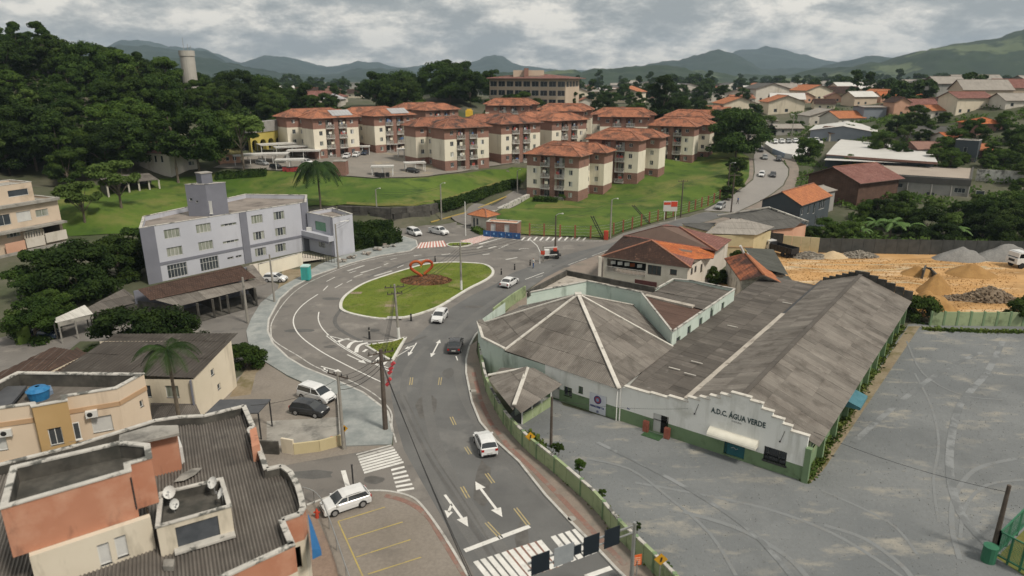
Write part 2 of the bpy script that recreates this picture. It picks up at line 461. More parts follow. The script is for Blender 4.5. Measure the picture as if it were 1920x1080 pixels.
m_conc=mat('old concrete',(0.27,0.255,0.23),(0.34,0.325,0.295),scale=.8,rough=.92,stain=((.13,.125,.115),.6,.5,.7),bump=.3)
m_conc_dark=mat('blackened and shaded concrete',(0.055,0.052,0.046),(0.11,0.103,0.09),scale=.9,rough=.95,stain=((.045,.045,.04),.5,.5,.66))  # real blackening; also serves as painted shade inside the workshop shed
m_coping=mat('mossy coping',(0.40,0.385,0.355),(0.52,0.50,0.46),scale=1.6,rough=.9,stain=((.12,.12,.11),1.1,.53,.60))
m_glass=mat('dark window glass',(0.035,0.042,0.05),(0.06,0.07,0.08),scale=.8,rough=.12,spec=.8)
m_curtain=mat('curtained glass',(0.34,0.35,0.31),(0.16,0.18,0.14),scale=2.6,rough=.25,spec=.6,stretch=(1,1,.1))
m_glass_teal=mat('teal glass',(0.02,0.06,0.065),(0.035,0.10,0.10),scale=1.5,rough=.1,spec=.8)
m_white=mat('white frame paint',(0.62,0.62,0.60),rough=.6)
m_shutter=mat('roller shutter',(0.58,0.58,0.56),(0.50,0.50,0.49),scale=1.5,rough=.6,bump=.2)
m_dark=mat('dark opening',(0.02,0.02,0.02),rough=.9)
m_metal=mat('galvanised metal',(0.40,0.41,0.41),(0.33,0.33,0.33),scale=1.5,rough=.45,metal=.6)
m_blackm=mat('black metal',(0.035,0.035,0.037),rough=.5)
m_wire=mat('cable black',(0.03,0.03,0.03),rough=.7)
def nonuni(a,b,s0,far,n):
 inner=list(np.arange(a,b+.01,s0))
 k=[(far)*((i+1)/n)**2.2 for i in range(n)]
 return[a-q for q in reversed(k)]+inner+[b+q for q in k]
XS=nonuni(-240,280,3,8500,22)
YS=[-1500,-600,-200]+list(np.arange(-60,20,10))+list(np.arange(20,420,3))+[420+8000*((i+1)/26)**2.2 for i in range(26)]
g=MB()
nx=len(XS)
g.v=[(x,y,H(x,y))for y in YS for x in XS]
for j in range(len(YS)-1):
 for i in range(nx-1):
  a=j*nx+i
  g.f.append((a,a+1,a+nx+1,a+nx));g.uv.append([(0,0)]*4);g.m.append(0)
ground=g.build('ground',m_ground,kind='structure',smooth=True)
def sheet(name,poly,off,m,parent=None,kind='structure',z=0.0):
 b=MB();b.polytop(poly,z+off)
 o=b.build(name,m,parent)
 if kind and parent is None:o['kind']=kind
 return o
def slab(name,poly,h,m,mk=None,kw=0.16,z=0.0,parent=None):
 """raised pavement with a kerb ring as a part"""
 b=MB();b.prism(poly,z,z+h,0)
 o=b.build(name,m,parent)
 if parent is None:o['kind']='structure'
 return o
def drape(name,poly,step,off,m,kind='structure',jitter=0.0,parent=None):
 poly=ccw(poly);n=len(poly)
 pts=[]
 for i in range(n):
  a,b=poly[i],poly[(i+1)%n]
  k=max(1,int(math.hypot(b[0]-a[0],b[1]-a[1])/step))
  for q in range(k):pts.append((a[0]+(b[0]-a[0])*q/k,a[1]+(b[1]-a[1])*q/k))
 nb=len(pts)
 edges=[(i,(i+1)%nb)for i in range(nb)]
 x0=min(p[0]for p in poly);x1=max(p[0]for p in poly);y0=min(p[1]for p in poly);y1=max(p[1]for p in poly)
 ring=list(pts)
 y=y0
 while y<y1:
  x=x0
  while x<x1:
   if inside(x,y,poly)and min((x-p[0])**2+(y-p[1])**2 for p in ring)>(step*.4)**2:pts.append((x,y))
   x+=step
  y+=step
 r=delaunay_2d_cdt([Vector(p)for p in pts],edges,[list(range(nb))],1,1e-5)
 b=MB()
 b.v=[(v.x,v.y,H(v.x,v.y)+off)for v in r[0]]
 for f in r[2]:
  b.f.append(tuple(f));b.uv.append([(b.v[q][0],b.v[q][1])for q in f]);b.m.append(0)
 o=b.build(name,m,parent,smooth=True)
 if parent is None:o['kind']=kind
 return o
kerbL=[(737,812),(727,775),(720,767),(680,737),(625,712),(570,690),(540,672),(512,645),(502,622),(504,600),(525,561),(551,538),(590,517),(629,504),(656,494.5),(712,480),(769,471),(783,462),(780,451),(749,442)]
kerbR=[(1215,1125),(1160,1073),(1113,1023),(1070,980),(1023,930),(973,867),(930,828),(900,792),(885,755),(874,701),(874,675),(880,650),(892,628),(925,597),(975,553),(1022,521),(1061,501),(1126,476),(1200,452),(1290,425),(1381,399)]
fenceL=[(1320,396),(1240,417),(1169,437),(1139,451),(978,442),(908,436)]
road_poly=[(1215,1125)]+kerbR[1:]+fenceL+[(880,428),(915,415),(975,382),(1000,372),(985,358),(949,369),(870,402),(845,408),(808,417),(735,424),(690,419),(640,415),(600,412),(600,424),(700,430)]+list(reversed(kerbL))+[(737,835),(640,852),(560,866),(470,885),(300,930),(100,1100),(560,1200),(1000,1300)]
road=sheet('road',PP(road_poly),0.010,m_asph_old)
main_poly=kerbR[:]+[(1320,398),(1240,422),(1150,455),(1060,478),(1000,497),(958,513),(930,532),(880,556),(850,575),(815,600),(790,622),(765,645),(745,672),(735,700),(733,740),(742,790),(757,843),(787,897),(820,955),(850,1008),(890,1080),(915,1125)]
main=sheet('main_road',PP(main_poly),0.014,m_asph_new)
far_r=[(1381,399),(1431,374),(1450,362),(1468,348),(1477,331),(1478,318),(1468,305),(1450,293),(1437,284),(1429,273),(1424,268)]
far_l=[(1419,270),(1416,282),(1413,298),(1415,324),(1412,338),(1394,353),(1366,372),(1338,386),(1320,396)]
fr=[G(*q)[:2]for q in far_r]+[G(*q)[:2]for q in far_l]
drape('hill_road',fr,3.0,0.10,m_asph_far)
wl=[G(*q)[:2]for q in[(1320,394),(1338,384),(1366,370),(1394,351),(1411,336),(1413,322),(1411,298)]]
wl2=[G(*q)[:2]for q in[(1404,298),(1405,318),(1402,333),(1386,347),(1360,365),(1332,379),(1312,388)]]
drape('hill_sidewalk',wl+wl2,3.0,0.14,m_walk_red)
wr=[G(*q)[:2]for q in[(1381,401),(1431,376),(1452,363),(1470,349),(1479,331),(1480,317),(1470,304),(1452,292)]]
wr2=[G(*q)[:2]for q in[(1470,290),(1490,300),(1498,318),(1497,334),(1490,352),(1470,368),(1440,386),(1400,404)]]
drape('east_sidewalk',wr+wr2,3.0,0.14,m_walk_red)
walk=slab('sidewalk',PP(kerbL+[(730,445),(700,464),(640,481),(598,497),(560,521),(528,538),(489,569),(471,599),(462,622),(466,645),(485,672),(540,706),(585,726),(632,742),(637,780),(642,838),(700,836),(735,834)]),0.12,m_walk_new)
def kerb_line(pts,w,h,m,name='kerb',z=0.0,closed=False,parent=None,piece=None,off=0):
 """kerb stones: each stone is a part where it shows large enough"""
 pts=[Vector((p[0],p[1],0))for p in pts]
 if closed:pts.append(pts[0])
 b=MB()
 for i in range(len(pts)-1):
  a,c=pts[i],pts[i+1]
  L_=(c-a).length
  if L_<.05:continue
  k=max(1,round(L_/1.0))if piece else 1
  for q in range(k):
   p0=a.lerp(c,q/k);p1=a.lerp(c,(q+1)/k)
   d=(p1-p0).normalized()*(.012 if piece else-0.01)
   b.bar(p0+d+Vector((0,0,z+h/2)),p1-d+Vector((0,0,z+h/2)),w,h)
 return b.build(name,m,parent)
kerb_line(PP(kerbL),0.22,0.135,m_kerb,parent=walk,piece=True)
wallbase=[(903,690),(913,735),(938,785),(958,813),(993,850),(1040,890),(1113,955),(1160,1012),(1207,1057),(1262,1112)]
east=slab('pavement',PP(kerbR[:12]+[(895,640),(893,660)]+wallbase),0.11,m_walk_red)
kerb_line(PP(kerbR[:14]),0.20,0.13,m_kerb,parent=east,piece=True)
tact=[(876,700),(890,755),(908,795),(940,838),(985,880),(1030,925),(1080,978),(1110,1010),(1160,1062)]
b=MB()
tp=[Vector((*P(x+12,y),0))for x,y in tact]
for i in range(len(tp)-1):b.bar(tp[i]+Vector((0,0,.113)),tp[i+1]+Vector((0,0,.113)),.42,.012)
b.build('tactile_strip',m_tactile,east)
isl=[(639,577),(642,563),(656,549),(684,532),(726,517),(769,504),(797,497),(839,493),(881,494),(909,497),(923,506),(923,516),(909,527),(881,541),(853,558),(825,575),(797,586),(769,594),(735,599),(698,597),(662,590),(645,584)]
def smooth_closed(pts,k=4):
 n=len(pts);out=[]
 for i in range(n):
  p0,p1,p2,p3=[Vector((*pts[(i+j-1)%n],0))for j in range(4)]
  for q in range(k):
   t=q/k
   v=0.5*((2*p1)+(-p0+p2)*t+(2*p0-5*p1+4*p2-p3)*t*t+(-p0+3*p1-3*p2+p3)*t**3)
   out.append((v.x,v.y))
 return out
def smooth_open(pts,k=4):
 n=len(pts);out=[]
 g=lambda i:Vector((*pts[min(max(i,0),n-1)],0))
 for i in range(n-1):
  p0,p1,p2,p3=g(i-1),g(i),g(i+1),g(i+2)
  for q in range(k):
   t=q/k
   v=0.5*((2*p1)+(-p0+p2)*t+(2*p0-5*p1+4*p2-p3)*t*t+(-p0+3*p1-3*p2+p3)*t**3)
   out.append((v.x,v.y))
 out.append(tuple(pts[-1]))
 return out
islw=smooth_closed(PP(isl),3)
island=slab('traffic_island',islw,0.14,m_grass_isl)
kerb_line(islw,0.42,0.17,m_kerbw,parent=island,closed=True)
tri=PP([(686,649),(735,642),(761,634),(748,655),(735,678),(710,664)])
island2=slab('small_island',tri,0.14,m_grass_isl)
kerb_line(tri,0.28,0.17,m_kerbw,parent=island2,closed=True)
isl3=smooth_closed(PP([(838,459),(850,456),(880,456),(884,459),(868,463),(845,463)]),3)
island3=slab('median_island',isl3,0.13,m_grass_isl)
kerb_line(isl3,0.25,0.16,m_kerbw,parent=island3,closed=True)
park_poly=[(640,925),(700,921),(740,924),(775,935),(800,960),(835,1010),(880,1085),(905,1130),(540,1200),(560,1040),(575,950)]
parking=slab('parking_lot',PP(park_poly),0.05,m_parking)
kerb_line(smooth_open(PP([(575,948),(640,926),(700,921),(740,924),(775,935),(800,960),(835,1010),(880,1085)]),4),.18,.09,m_kerb,parent=parking,piece=True)
b=MB()
tp=smooth_open(PP([(722,930),(763,942),(800,967),(827,1007),(872,1080),(900,1125)]),4)
for i in range(len(tp)-1):b.bar((*tp[i],.055),(*tp[i+1],.055),.42,.012)
b.build('tactile_strip',m_tactile,parking)
pav=slab('paved_forecourt',PP([(575,955),(595,975),(612,1010),(630,1060),(640,1110),(560,1180),(550,1000)]),0.07,m_paver)
sheet('forecourt',PP([(540,707),(580,725),(632,742),(637,780),(640,838),(490,850),(380,800),(430,720),(470,690),(500,680)]),0.018,m_parking)
sheet('dirt_verge',PP([(482,672),(498,684),(480,700),(470,740),(430,745),(445,715),(462,690)]),0.022,m_dirt)
sheet('side_pavement',PP([(420,870),(470,887),(560,868),(640,854),(736,837),(700,834),(640,834),(560,842),(490,846)]),0.0215,m_parking)
sheet('walled_terrace',PP([(500,790),(640,782),(642,826),(560,838),(500,834)]),0.024,m_conc)
sheet('west_street',PP([(528,538),(489,569),(471,599),(462,622),(466,645),(470,690),(380,700),(300,640),(150,640),(0,760),(-200,760),(-100,620),(60,600),(200,590),(300,580),(400,560),(500,520)]),0.008,m_asph_old)
sheet('house_forecourt',PP([(520,545),(530,505),(560,505),(600,500),(560,521)]),0.012,m_dirt)
lot=[(940,790),(1000,740),(1045,745),(1056,760),(1168,791),(1504,902),(1703,608),(1745,604),(1960,612),(2100,900),(2100,1200),(1262,1125),(1160,1000),(1113,945),(1040,880),(990,840)]
sheet('corner_forecourt',PP([(930,606),(975,556),(1022,521),(1061,501),(1126,476),(1200,452),(1290,425),(1381,401),(1440,430),(1330,520),(1200,540),(1060,530)]),0.012,m_walk_red)
sheet('gravel_lot',PP(lot),0.012,m_gravel)
sheet('sand_yard',PP([(1380,468),(1500,462),(1650,462),(1960,478),(2000,596),(1745,592),(1600,600),(1420,600),(1300,560),(1380,500)]),0.016,m_sand)
sheet('verge_dirt',PP([(1505,905),(1703,612),(1725,612),(1545,880),(1520,906)]),0.020,m_dirt)
lawn1=[G(*q)[:2]for q in[(900,438),(908,437),(978,441),(1139,448),(1169,434),(1240,414),(1320,393),(1366,370),(1394,350),(1404,333),(1405,318),(1404,296),(1385,285),(1345,280),(1300,275),(1240,290),(1190,305),(1120,330),(1060,345),(1000,352),(990,368),(975,384),(915,418)]]
drape('lawn',lawn1,2.5,0.16,m_grass)
drape('lawn_edge',[G(*q)[:2]for q in[(1005,385),(1050,384),(1083,388),(1100,392),(1020,393),(1000,392)]],2.5,.20,m_drygrass)
lawn2=[G(*q)[:2]for q in[(130,445),(200,440),(300,440),(420,400),(560,392),(590,387),(647,386),(714,389),(774,391),(818,385),(862,375),(909,361),(957,347),(985,342),(990,318),(960,315),(845,328),(800,334),(700,337),(640,333),(560,325),(480,320),(400,328),(300,336),(190,350),(110,350),(100,400)]]
drape('slope_lawn',lawn2,2.5,0.16,m_grass)
drape('dry_strip',[G(*q)[:2]for q in[(650,380),(714,383),(774,385),(818,378),(870,362),(905,352),(957,340),(957,343),(909,357),(862,371),(818,381),(774,389),(714,388),(650,385)]],2.5,.20,m_drygrass)
yard=[G(*q)[:2]for q in[(480,318),(400,316),(440,300),(520,285),(560,268),(690,262),(760,275),(880,290),(1050,275),(1110,262),(1130,300),(1034,300),(940,310),(920,313),(845,326),(800,332),(700,335),(640,331),(560,323)]]
drape('condominium_yard',yard,2.5,0.20,m_yard)
def HT(px,py,top,zb=0.0):
 X,Y=P(px,py,zb)
 k=(540-top)/FPX
 return CAM_H+(k*Y*CP-Y*SP)/(CP+k*SP)
def wall_face(b,p0,p1,z0,z1,ops=(),depth=0.16,m=0,mr=None):
 """vertical wall p0->p1 (outside on the right), rectangular openings (s0,s1,t0,t1) with reveals"""
 d=Vector((p1[0]-p0[0],p1[1]-p0[1],0));L_=d.length;d.normalize()
 nin=Vector((-d.y,d.x,0))
 mr=m if mr is None else mr
 pt=lambda s,z,k=0:(p0[0]+d.x*s+nin.x*k,p0[1]+d.y*s+nin.y*k,z)
 ops=[o for o in ops if o[1]<=L_+.01 and o[0]>=-.01]
 ss=sorted(set([0,L_]+[v for o in ops for v in o[:2]]));zs=sorted(set([z0,z1]+[min(z1,z0+v)for o in ops for v in o[2:4]]))
 for j in range(len(zs)-1):
  run=None
  for i in range(len(ss)-1):
   cs=(ss[i]+ss[i+1])/2;cz=(zs[j]+zs[j+1])/2-z0
   hole=any(o[0]<cs<o[1]and o[2]<cz<o[3]for o in ops)
   if not hole:
    if run is None:run=ss[i]
   if(hole or i==len(ss)-2)and run is not None:
    e_=ss[i]if hole else ss[i+1]
    b.face([pt(run,zs[j]),pt(e_,zs[j]),pt(e_,zs[j+1]),pt(run,zs[j+1])],[(run,zs[j]),(e_,zs[j]),(e_,zs[j+1]),(run,zs[j+1])],m)
    run=None
 for o in ops:
  a,c,t0,t1=o[0],o[1],z0+o[2],min(z1,z0+o[3])
  b.face([pt(a,t0),pt(a,t1),pt(a,t1,depth),pt(a,t0,depth)],m=mr)
  b.face([pt(c,t1),pt(c,t0),pt(c,t0,depth),pt(c,t1,depth)],m=mr)
  b.face([pt(a,t0),pt(a,t0,depth),pt(c,t0,depth),pt(c,t0)],m=mr)
  b.face([pt(a,t1),pt(c,t1),pt(c,t1,depth),pt(a,t1,depth)],m=mr)
WMESH={}
def win_mesh(w,h,kind,mf):
 key=(round(w,2),round(h,2),kind,mf.name)
 if key in WMESH:return WMESH[key]
 f=MB();t=.05
 f.box(0,-.03,0,w,.03,t);f.box(0,-.03,h-t,w,.03,h);f.box(0,-.03,t,t,.03,h-t);f.box(w-t,-.03,t,w,.03,h-t)
 n={'two':2,'four':4,'one':1,'three':3,'shut':1,'door':1,'six':6,'curt2':2,'curt4':4,'teal':3}.get(kind,1)
 for i in range(1,n):
  x=w*i/n;f.box(x-.022,-.028,t,x+.022,.028,h-t)
 if kind in('teal','six'):f.box(t,-.025,h*.62,w-t,.025,h*.62+.04)
 f.box(-.05,-.12,-.05,w+.05,.03,0)
 fm=f.mesh('window_frame',mf)
 panes=[]
 for i in range(n):
  p=MB();a=w*i/n+.02;c=w*(i+1)/n-.02
  yy=.012 if i%2 else.0
  p.box(a,yy,.03,c,yy+.012,h-.03)
  panes.append((p,i))
 gm={'shut':m_shutter,'curt2':m_curtain,'curt4':m_curtain,'teal':m_glass_teal,'door':m_shutter}.get(kind,m_glass)
 pm=[]
 for p,i in panes:
  mm=gm
  if kind=='four' and i in(0,3):mm=m_curtain
  pm.append(p.mesh('pane',mm))
 WMESH[key]=(fm,pm)
 return WMESH[key]
def window(parent,p0,p1,z0,o,kind='two',depth=0.12,mf=None,name='window',label=None):
 d=Vector((p1[0]-p0[0],p1[1]-p0[1],0)).normalized()
 nin=Vector((-d.y,d.x,0))
 fm,pm=win_mesh(o[1]-o[0],o[3]-o[2],kind,mf or m_white)
 loc=(p0[0]+d.x*o[0]+nin.x*depth,p0[1]+d.y*o[0]+nin.y*depth,z0+o[2])
 a=math.atan2(d.y,d.x)
 w=child(name,fm,parent,loc,(0,0,a),label=label)
 for q in pm:
  c=bpy.data.objects.new('pane',q);COL.objects.link(c);c.parent=w
 return w
def uvface(b,pts,m=0,e=(0,1)):
 """planar polygon, UV u along edge e, v up the slope, metres"""
 P3=[Vector(p)for p in pts]
 u=(P3[e[1]]-P3[e[0]]).normalized()
 n=Vector((0,0,0))
 for _i in range(len(P3)):n+=(P3[_i]-P3[0]).cross(P3[(_i+1)%len(P3)]-P3[0])
 n.normalize()
 v=n.cross(u)
 o=P3[e[0]]
 b.face(pts,[((p-o).dot(u),(p-o).dot(v))for p in P3],m)
def roof_shell(b,faces,th=.12,m=0,mu=1):
 """faces: list of (pts, eave edge); adds underside and edge skirt"""
 edges={}
 for pts,e in faces:
  uvface(b,pts,m,e)
  low=[(p[0],p[1],p[2]-th)for p in pts]
  b.face(list(reversed(low)),m=mu)
  for i in range(len(pts)):
   a,c=pts[i],pts[(i+1)%len(pts)]
   k=tuple(sorted([tuple(round(q,3)for q in a),tuple(round(q,3)for q in c)]))
   edges.setdefault(k,[]).append((a,c))
 for k,l in edges.items():
  if len(l)==1:
   a,c=l[0]
   b.face([(a[0],a[1],a[2]-th),(c[0],c[1],c[2]-th),c,a],m=mu)
def hip_roof(b,x0,y0,x1,y1,z,h,m=0,mu=1,th=.12):
 w,d=x1-x0,y1-y0
 if w>=d:
  r0=(x0+d/2,(y0+y1)/2,z+h);r1=(x1-d/2,(y0+y1)/2,z+h)
 else:
  r0=((x0+x1)/2,y0+w/2,z+h);r1=((x0+x1)/2,y1-w/2,z+h)
 A,B_,C_,D=(x0,y0,z),(x1,y0,z),(x1,y1,z),(x0,y1,z)
 if w>=d:
  fs=[([A,B_,r1,r0],(0,1)),([B_,C_,r1],(0,1)),([C_,D,r0,r1],(0,1)),([D,A,r0],(0,1))]
 else:
  fs=[([A,B_,r0],(0,1)),([B_,C_,r1,r0],(0,1)),([C_,D,r1],(0,1)),([D,A,r0,r1],(0,1))]
 roof_shell(b,fs,th,m,mu)
 for p in(A,B_,C_,D):
  q=min((r0,r1),key=lambda r:math.hypot(r[0]-p[0],r[1]-p[1]))
  b.bar((p[0],p[1],p[2]+.03),(q[0],q[1],q[2]+.03),.22,.12,m=2)
 if math.hypot(r0[0]-r1[0],r0[1]-r1[1])>.1:b.bar((*r0[:2],r0[2]+.03),(*r1[:2],r1[2]+.03),.24,.14,m=2)
def roof_sheets(parent,corners,sw,sh,mats,name='roof_sheet',lift=0.0,seed=1,corr=0.0,jit=.02,stuff_after=290,lapz=.03):
 """corners: planar polygon, first edge = eave (left to right seen from outside). Each roofing sheet one part."""
 rnd=random.Random(seed)
 P3=[Vector(p)for p in corners]
 u=(P3[1]-P3[0]).normalized()
 n=Vector((0,0,0))
 for _i in range(len(P3)):n+=(P3[_i]-P3[0]).cross(P3[(_i+1)%len(P3)]-P3[0])
 n.normalize()
 if n.z<0:n=-n
 v=n.cross(u)
 if v.z<0:v=-v
 n=u.cross(v)
 o=P3[0]
 poly=[((p-o).dot(u),(p-o).dot(v))for p in P3]
 u0=min(p[0]for p in poly);u1=max(p[0]for p in poly);v1=max(p[1]for p in poly);v0=min(p[1]for p in poly)
 M0=Matrix(((u.x,v.x,n.x),(u.y,v.y,n.y),(u.z,v.z,n.z))).to_4x4()
 out=[]
 nu=max(1,math.ceil((u1-u0)/sw));nv=max(1,math.ceil((v1-v0)/sh))
 cells=[]
 for j in range(nv):
  for i in range(nu):
   a0=u0+i*sw;b0=v0+j*sh;a1=min(u1,a0+sw);b1=min(v1,b0+sh)
   c=clip_rect(poly,a0+.008,b0,a1-.008,b1+(.12 if b1<v1 else 0))
   if len(c)>=3 and parea(c)>.03:cells.append((c,a0,b0))
 full={}
 rest=MB()
 for idx,(c,a0,b0)in enumerate(cells):
  b=MB()if idx<stuff_after else rest
  org=Vector((a0,b0))
  tilt=lapz/sh
  dz=rnd.uniform(0,jit)
  def Z(p):return(p[1]-b0)*(-tilt)+lapz+.02+dz
  def W(p,k=0):return M0@Vector((p[0],p[1],Z(p)+lift+k))+o
  if corr:
   w0=min(p[0]for p in c);w1=max(p[0]for p in c)
   k0=math.floor(w0/(corr/4));k1=math.ceil(w1/(corr/4))
   for k in range(k0,k1):
    s0,s1=k*corr/4,(k+1)*corr/4
    cc=clip_rect(c,s0,-99,s1,999)
    if len(cc)<3:continue
    hz=lambda uu:.032*math.cos(2*math.pi*uu/corr)
    pts=[M0@Vector((p[0],p[1],Z(p)+lift+hz(p[0])))+o for p in cc]
    b.face([tuple(p)for p in pts],[(p[0],p[1])for p in cc])
  else:
   pts=[tuple(W(p))for p in c]
   b.face(pts,[(p[0],p[1])for p in c])
   low=[tuple(W(p,-.025))for p in c]
   for q in range(len(c)):
    r=(q+1)%len(c)
    b.face([low[q],low[r],pts[r],pts[q]])
  if idx<stuff_after:
   ob=b.build(name,mats,parent)
   out.append(ob)
 if rest.f:
  ob=rest.build(name,mats,parent,kind='stuff')
 return out
def clip_rect(poly,x0,y0,x1,y1):
 def cl(pl,f,g):
  o=[]
  for i in range(len(pl)):
   a,c=pl[i],pl[(i+1)%len(pl)]
   fa,fc=f(a),f(c)
   if fa>=0:o.append(a)
   if(fa>=0)!=(fc>=0):
    t=fa/(fa-fc);o.append((a[0]+(c[0]-a[0])*t,a[1]+(c[1]-a[1])*t))
  return o
 p=list(poly)
 for f in(lambda q:q[0]-x0,lambda q:x1-q[0],lambda q:q[1]-y0,lambda q:y1-q[1]):
  p=cl(p,f,None)
  if len(p)<3:return[]
 return p
def parea(c):
 return abs(sum(c[i][0]*c[(i+1)%len(c)][1]-c[(i+1)%len(c)][0]*c[i][1]for i in range(len(c))))/2
def centroid(poly):
 return(sum(p[0]for p in poly)/len(poly),sum(p[1]for p in poly)/len(poly))
def lp(a,b,t):return tuple(x+(y-x)*t for x,y in zip(a,b))
def block(name,label,cat,poly,z0,z1,mw,wins=None,par=0.6,mroof=None,mcop=None,cw=.28,group=None,parent=None,floor=True,mats_by_edge=None,mf=None,copname='coping',wname='wall',depth=.16,inner=None):
 """flat-roofed walled block; poly CCW world; wins {edge: [(s0,s1,t0,t1,kind)]}, heights above z0"""
 if parent is None:
  c=centroid(poly);t=thing(name,label,cat,(c[0],c[1],z0),group=group)
 else:t=parent
 b=MB();n=len(poly);mats=[mw]
 wins=wins or{}
 for i in range(n):
  mi=0
  if mats_by_edge and i in mats_by_edge:
   if mats_by_edge[i]not in mats:mats.append(mats_by_edge[i])
   mi=mats.index(mats_by_edge[i])
  wall_face(b,poly[i],poly[(i+1)%n],z0-.3,z1,[(w[0],w[1],w[2]+.3,w[3]+.3)for w in wins.get(i,[])],m=mi,depth=depth)
 cpt=centroid(poly)
 ins=inset(poly,cw)
 for i in range(n):
  a,c=ins[i],ins[(i+1)%n]
  b.face([(c[0],c[1],z1-par),(a[0],a[1],z1-par),(a[0],a[1],z1),(c[0],c[1],z1)],m=0)
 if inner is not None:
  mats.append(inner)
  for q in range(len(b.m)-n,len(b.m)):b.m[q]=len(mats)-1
 b.build(wname,mats,t)
 r=MB();r.polytop(ins,z1-par);r.build('roof_slab',mroof or m_conc,t)
 if mcop is not False:
  k=MB()
  for i in range(n):
   j=(i+1)%n
   o0,o1=outset(poly,.05)[i],outset(poly,.05)[j]
   i0,i1=inset(poly,cw+.04)[i],inset(poly,cw+.04)[j]
   q=[o0,o1,i1,i0]
   k.face([(x,y,z1+.07)for x,y in q])
   k.face([(o0[0],o0[1],z1),(o1[0],o1[1],z1),(o1[0],o1[1],z1+.07),(o0[0],o0[1],z1+.07)])
   k.face([(i1[0],i1[1],z1-.02),(i0[0],i0[1],z1-.02),(i0[0],i0[1],z1+.07),(i1[0],i1[1],z1+.07)])
  k.build(copname,mcop or m_coping,t)
 for e_,ws in wins.items():
  for w in ws:
   if w[4]:window(t,poly[e_],poly[(e_+1)%n],z0,w[:4],w[4],mf=mf,depth=depth-.04)
 return t
def inset(poly,d):return outset(poly,-d)
def outset(poly,d):
 n=len(poly);o=[]
 for i in range(n):
  p,a,c=Vector(poly[i]),Vector(poly[i-1]),Vector(poly[(i+1)%n])
  d1=(p-a).normalized();d2=(c-p).normalized()
  n1=Vector((d1 .y,-d1 .x));n2=Vector((d2 .y,-d2 .x))
  k=n1+n2
  den=max(.35,1+n1 .dot(n2))
  o.append(tuple(p+k*(d/den)))
 return o
m_brick=mat('terracotta render',(0.255,0.145,0.115),(0.30,0.175,0.14),scale=.5,rough=.9,stain=((.20,.12,.10),.25,.56,.74),bricks=(.55,.28))
m_brick_dk=mat('brown render',(0.245,0.135,0.105),(0.285,0.165,0.13),scale=.5,rough=.9,stain=((.16,.10,.085),.25,.56,.74))
m_cream=mat('cream render',(0.68,0.63,0.52),(0.74,0.69,0.575),scale=.25,rough=.9,stain=((.44,.40,.32),.35,.54,.76,(1,1,.2)))
m_tile=mat('clay roof tiles',(0.50,0.205,0.115),(0.39,0.155,0.088),scale=.30,rough=.85,stain=((.13,.07,.052),.40,.46,.64),stain2=((.50,.25,.16),.7,.6,.75),tiles=(.26,.40),bump=.5)
m_tile_st=mat('stained clay tiles',(0.38,0.155,0.09),(0.30,0.125,0.08),scale=.5,rough=.85,stain=((.07,.05,.045),.35,.47,.62),tiles=(.26,.40),bump=.5)
m_ridge=mat('ridge tiles',(0.33,0.15,0.095),(0.2,0.10,0.07),scale=1.2,rough=.9)
m_soffit=mat('soffit',(0.16,0.11,0.09),rough=.9)
m_rail=mat('balcony rail',(0.50,0.48,0.45),rough=.7)
m_solar=mat('grey roof panel',(0.33,0.33,0.34),(0.38,0.38,0.39),scale=.5,rough=.5)
APW,APD,APG=13.8,6.6,4.2
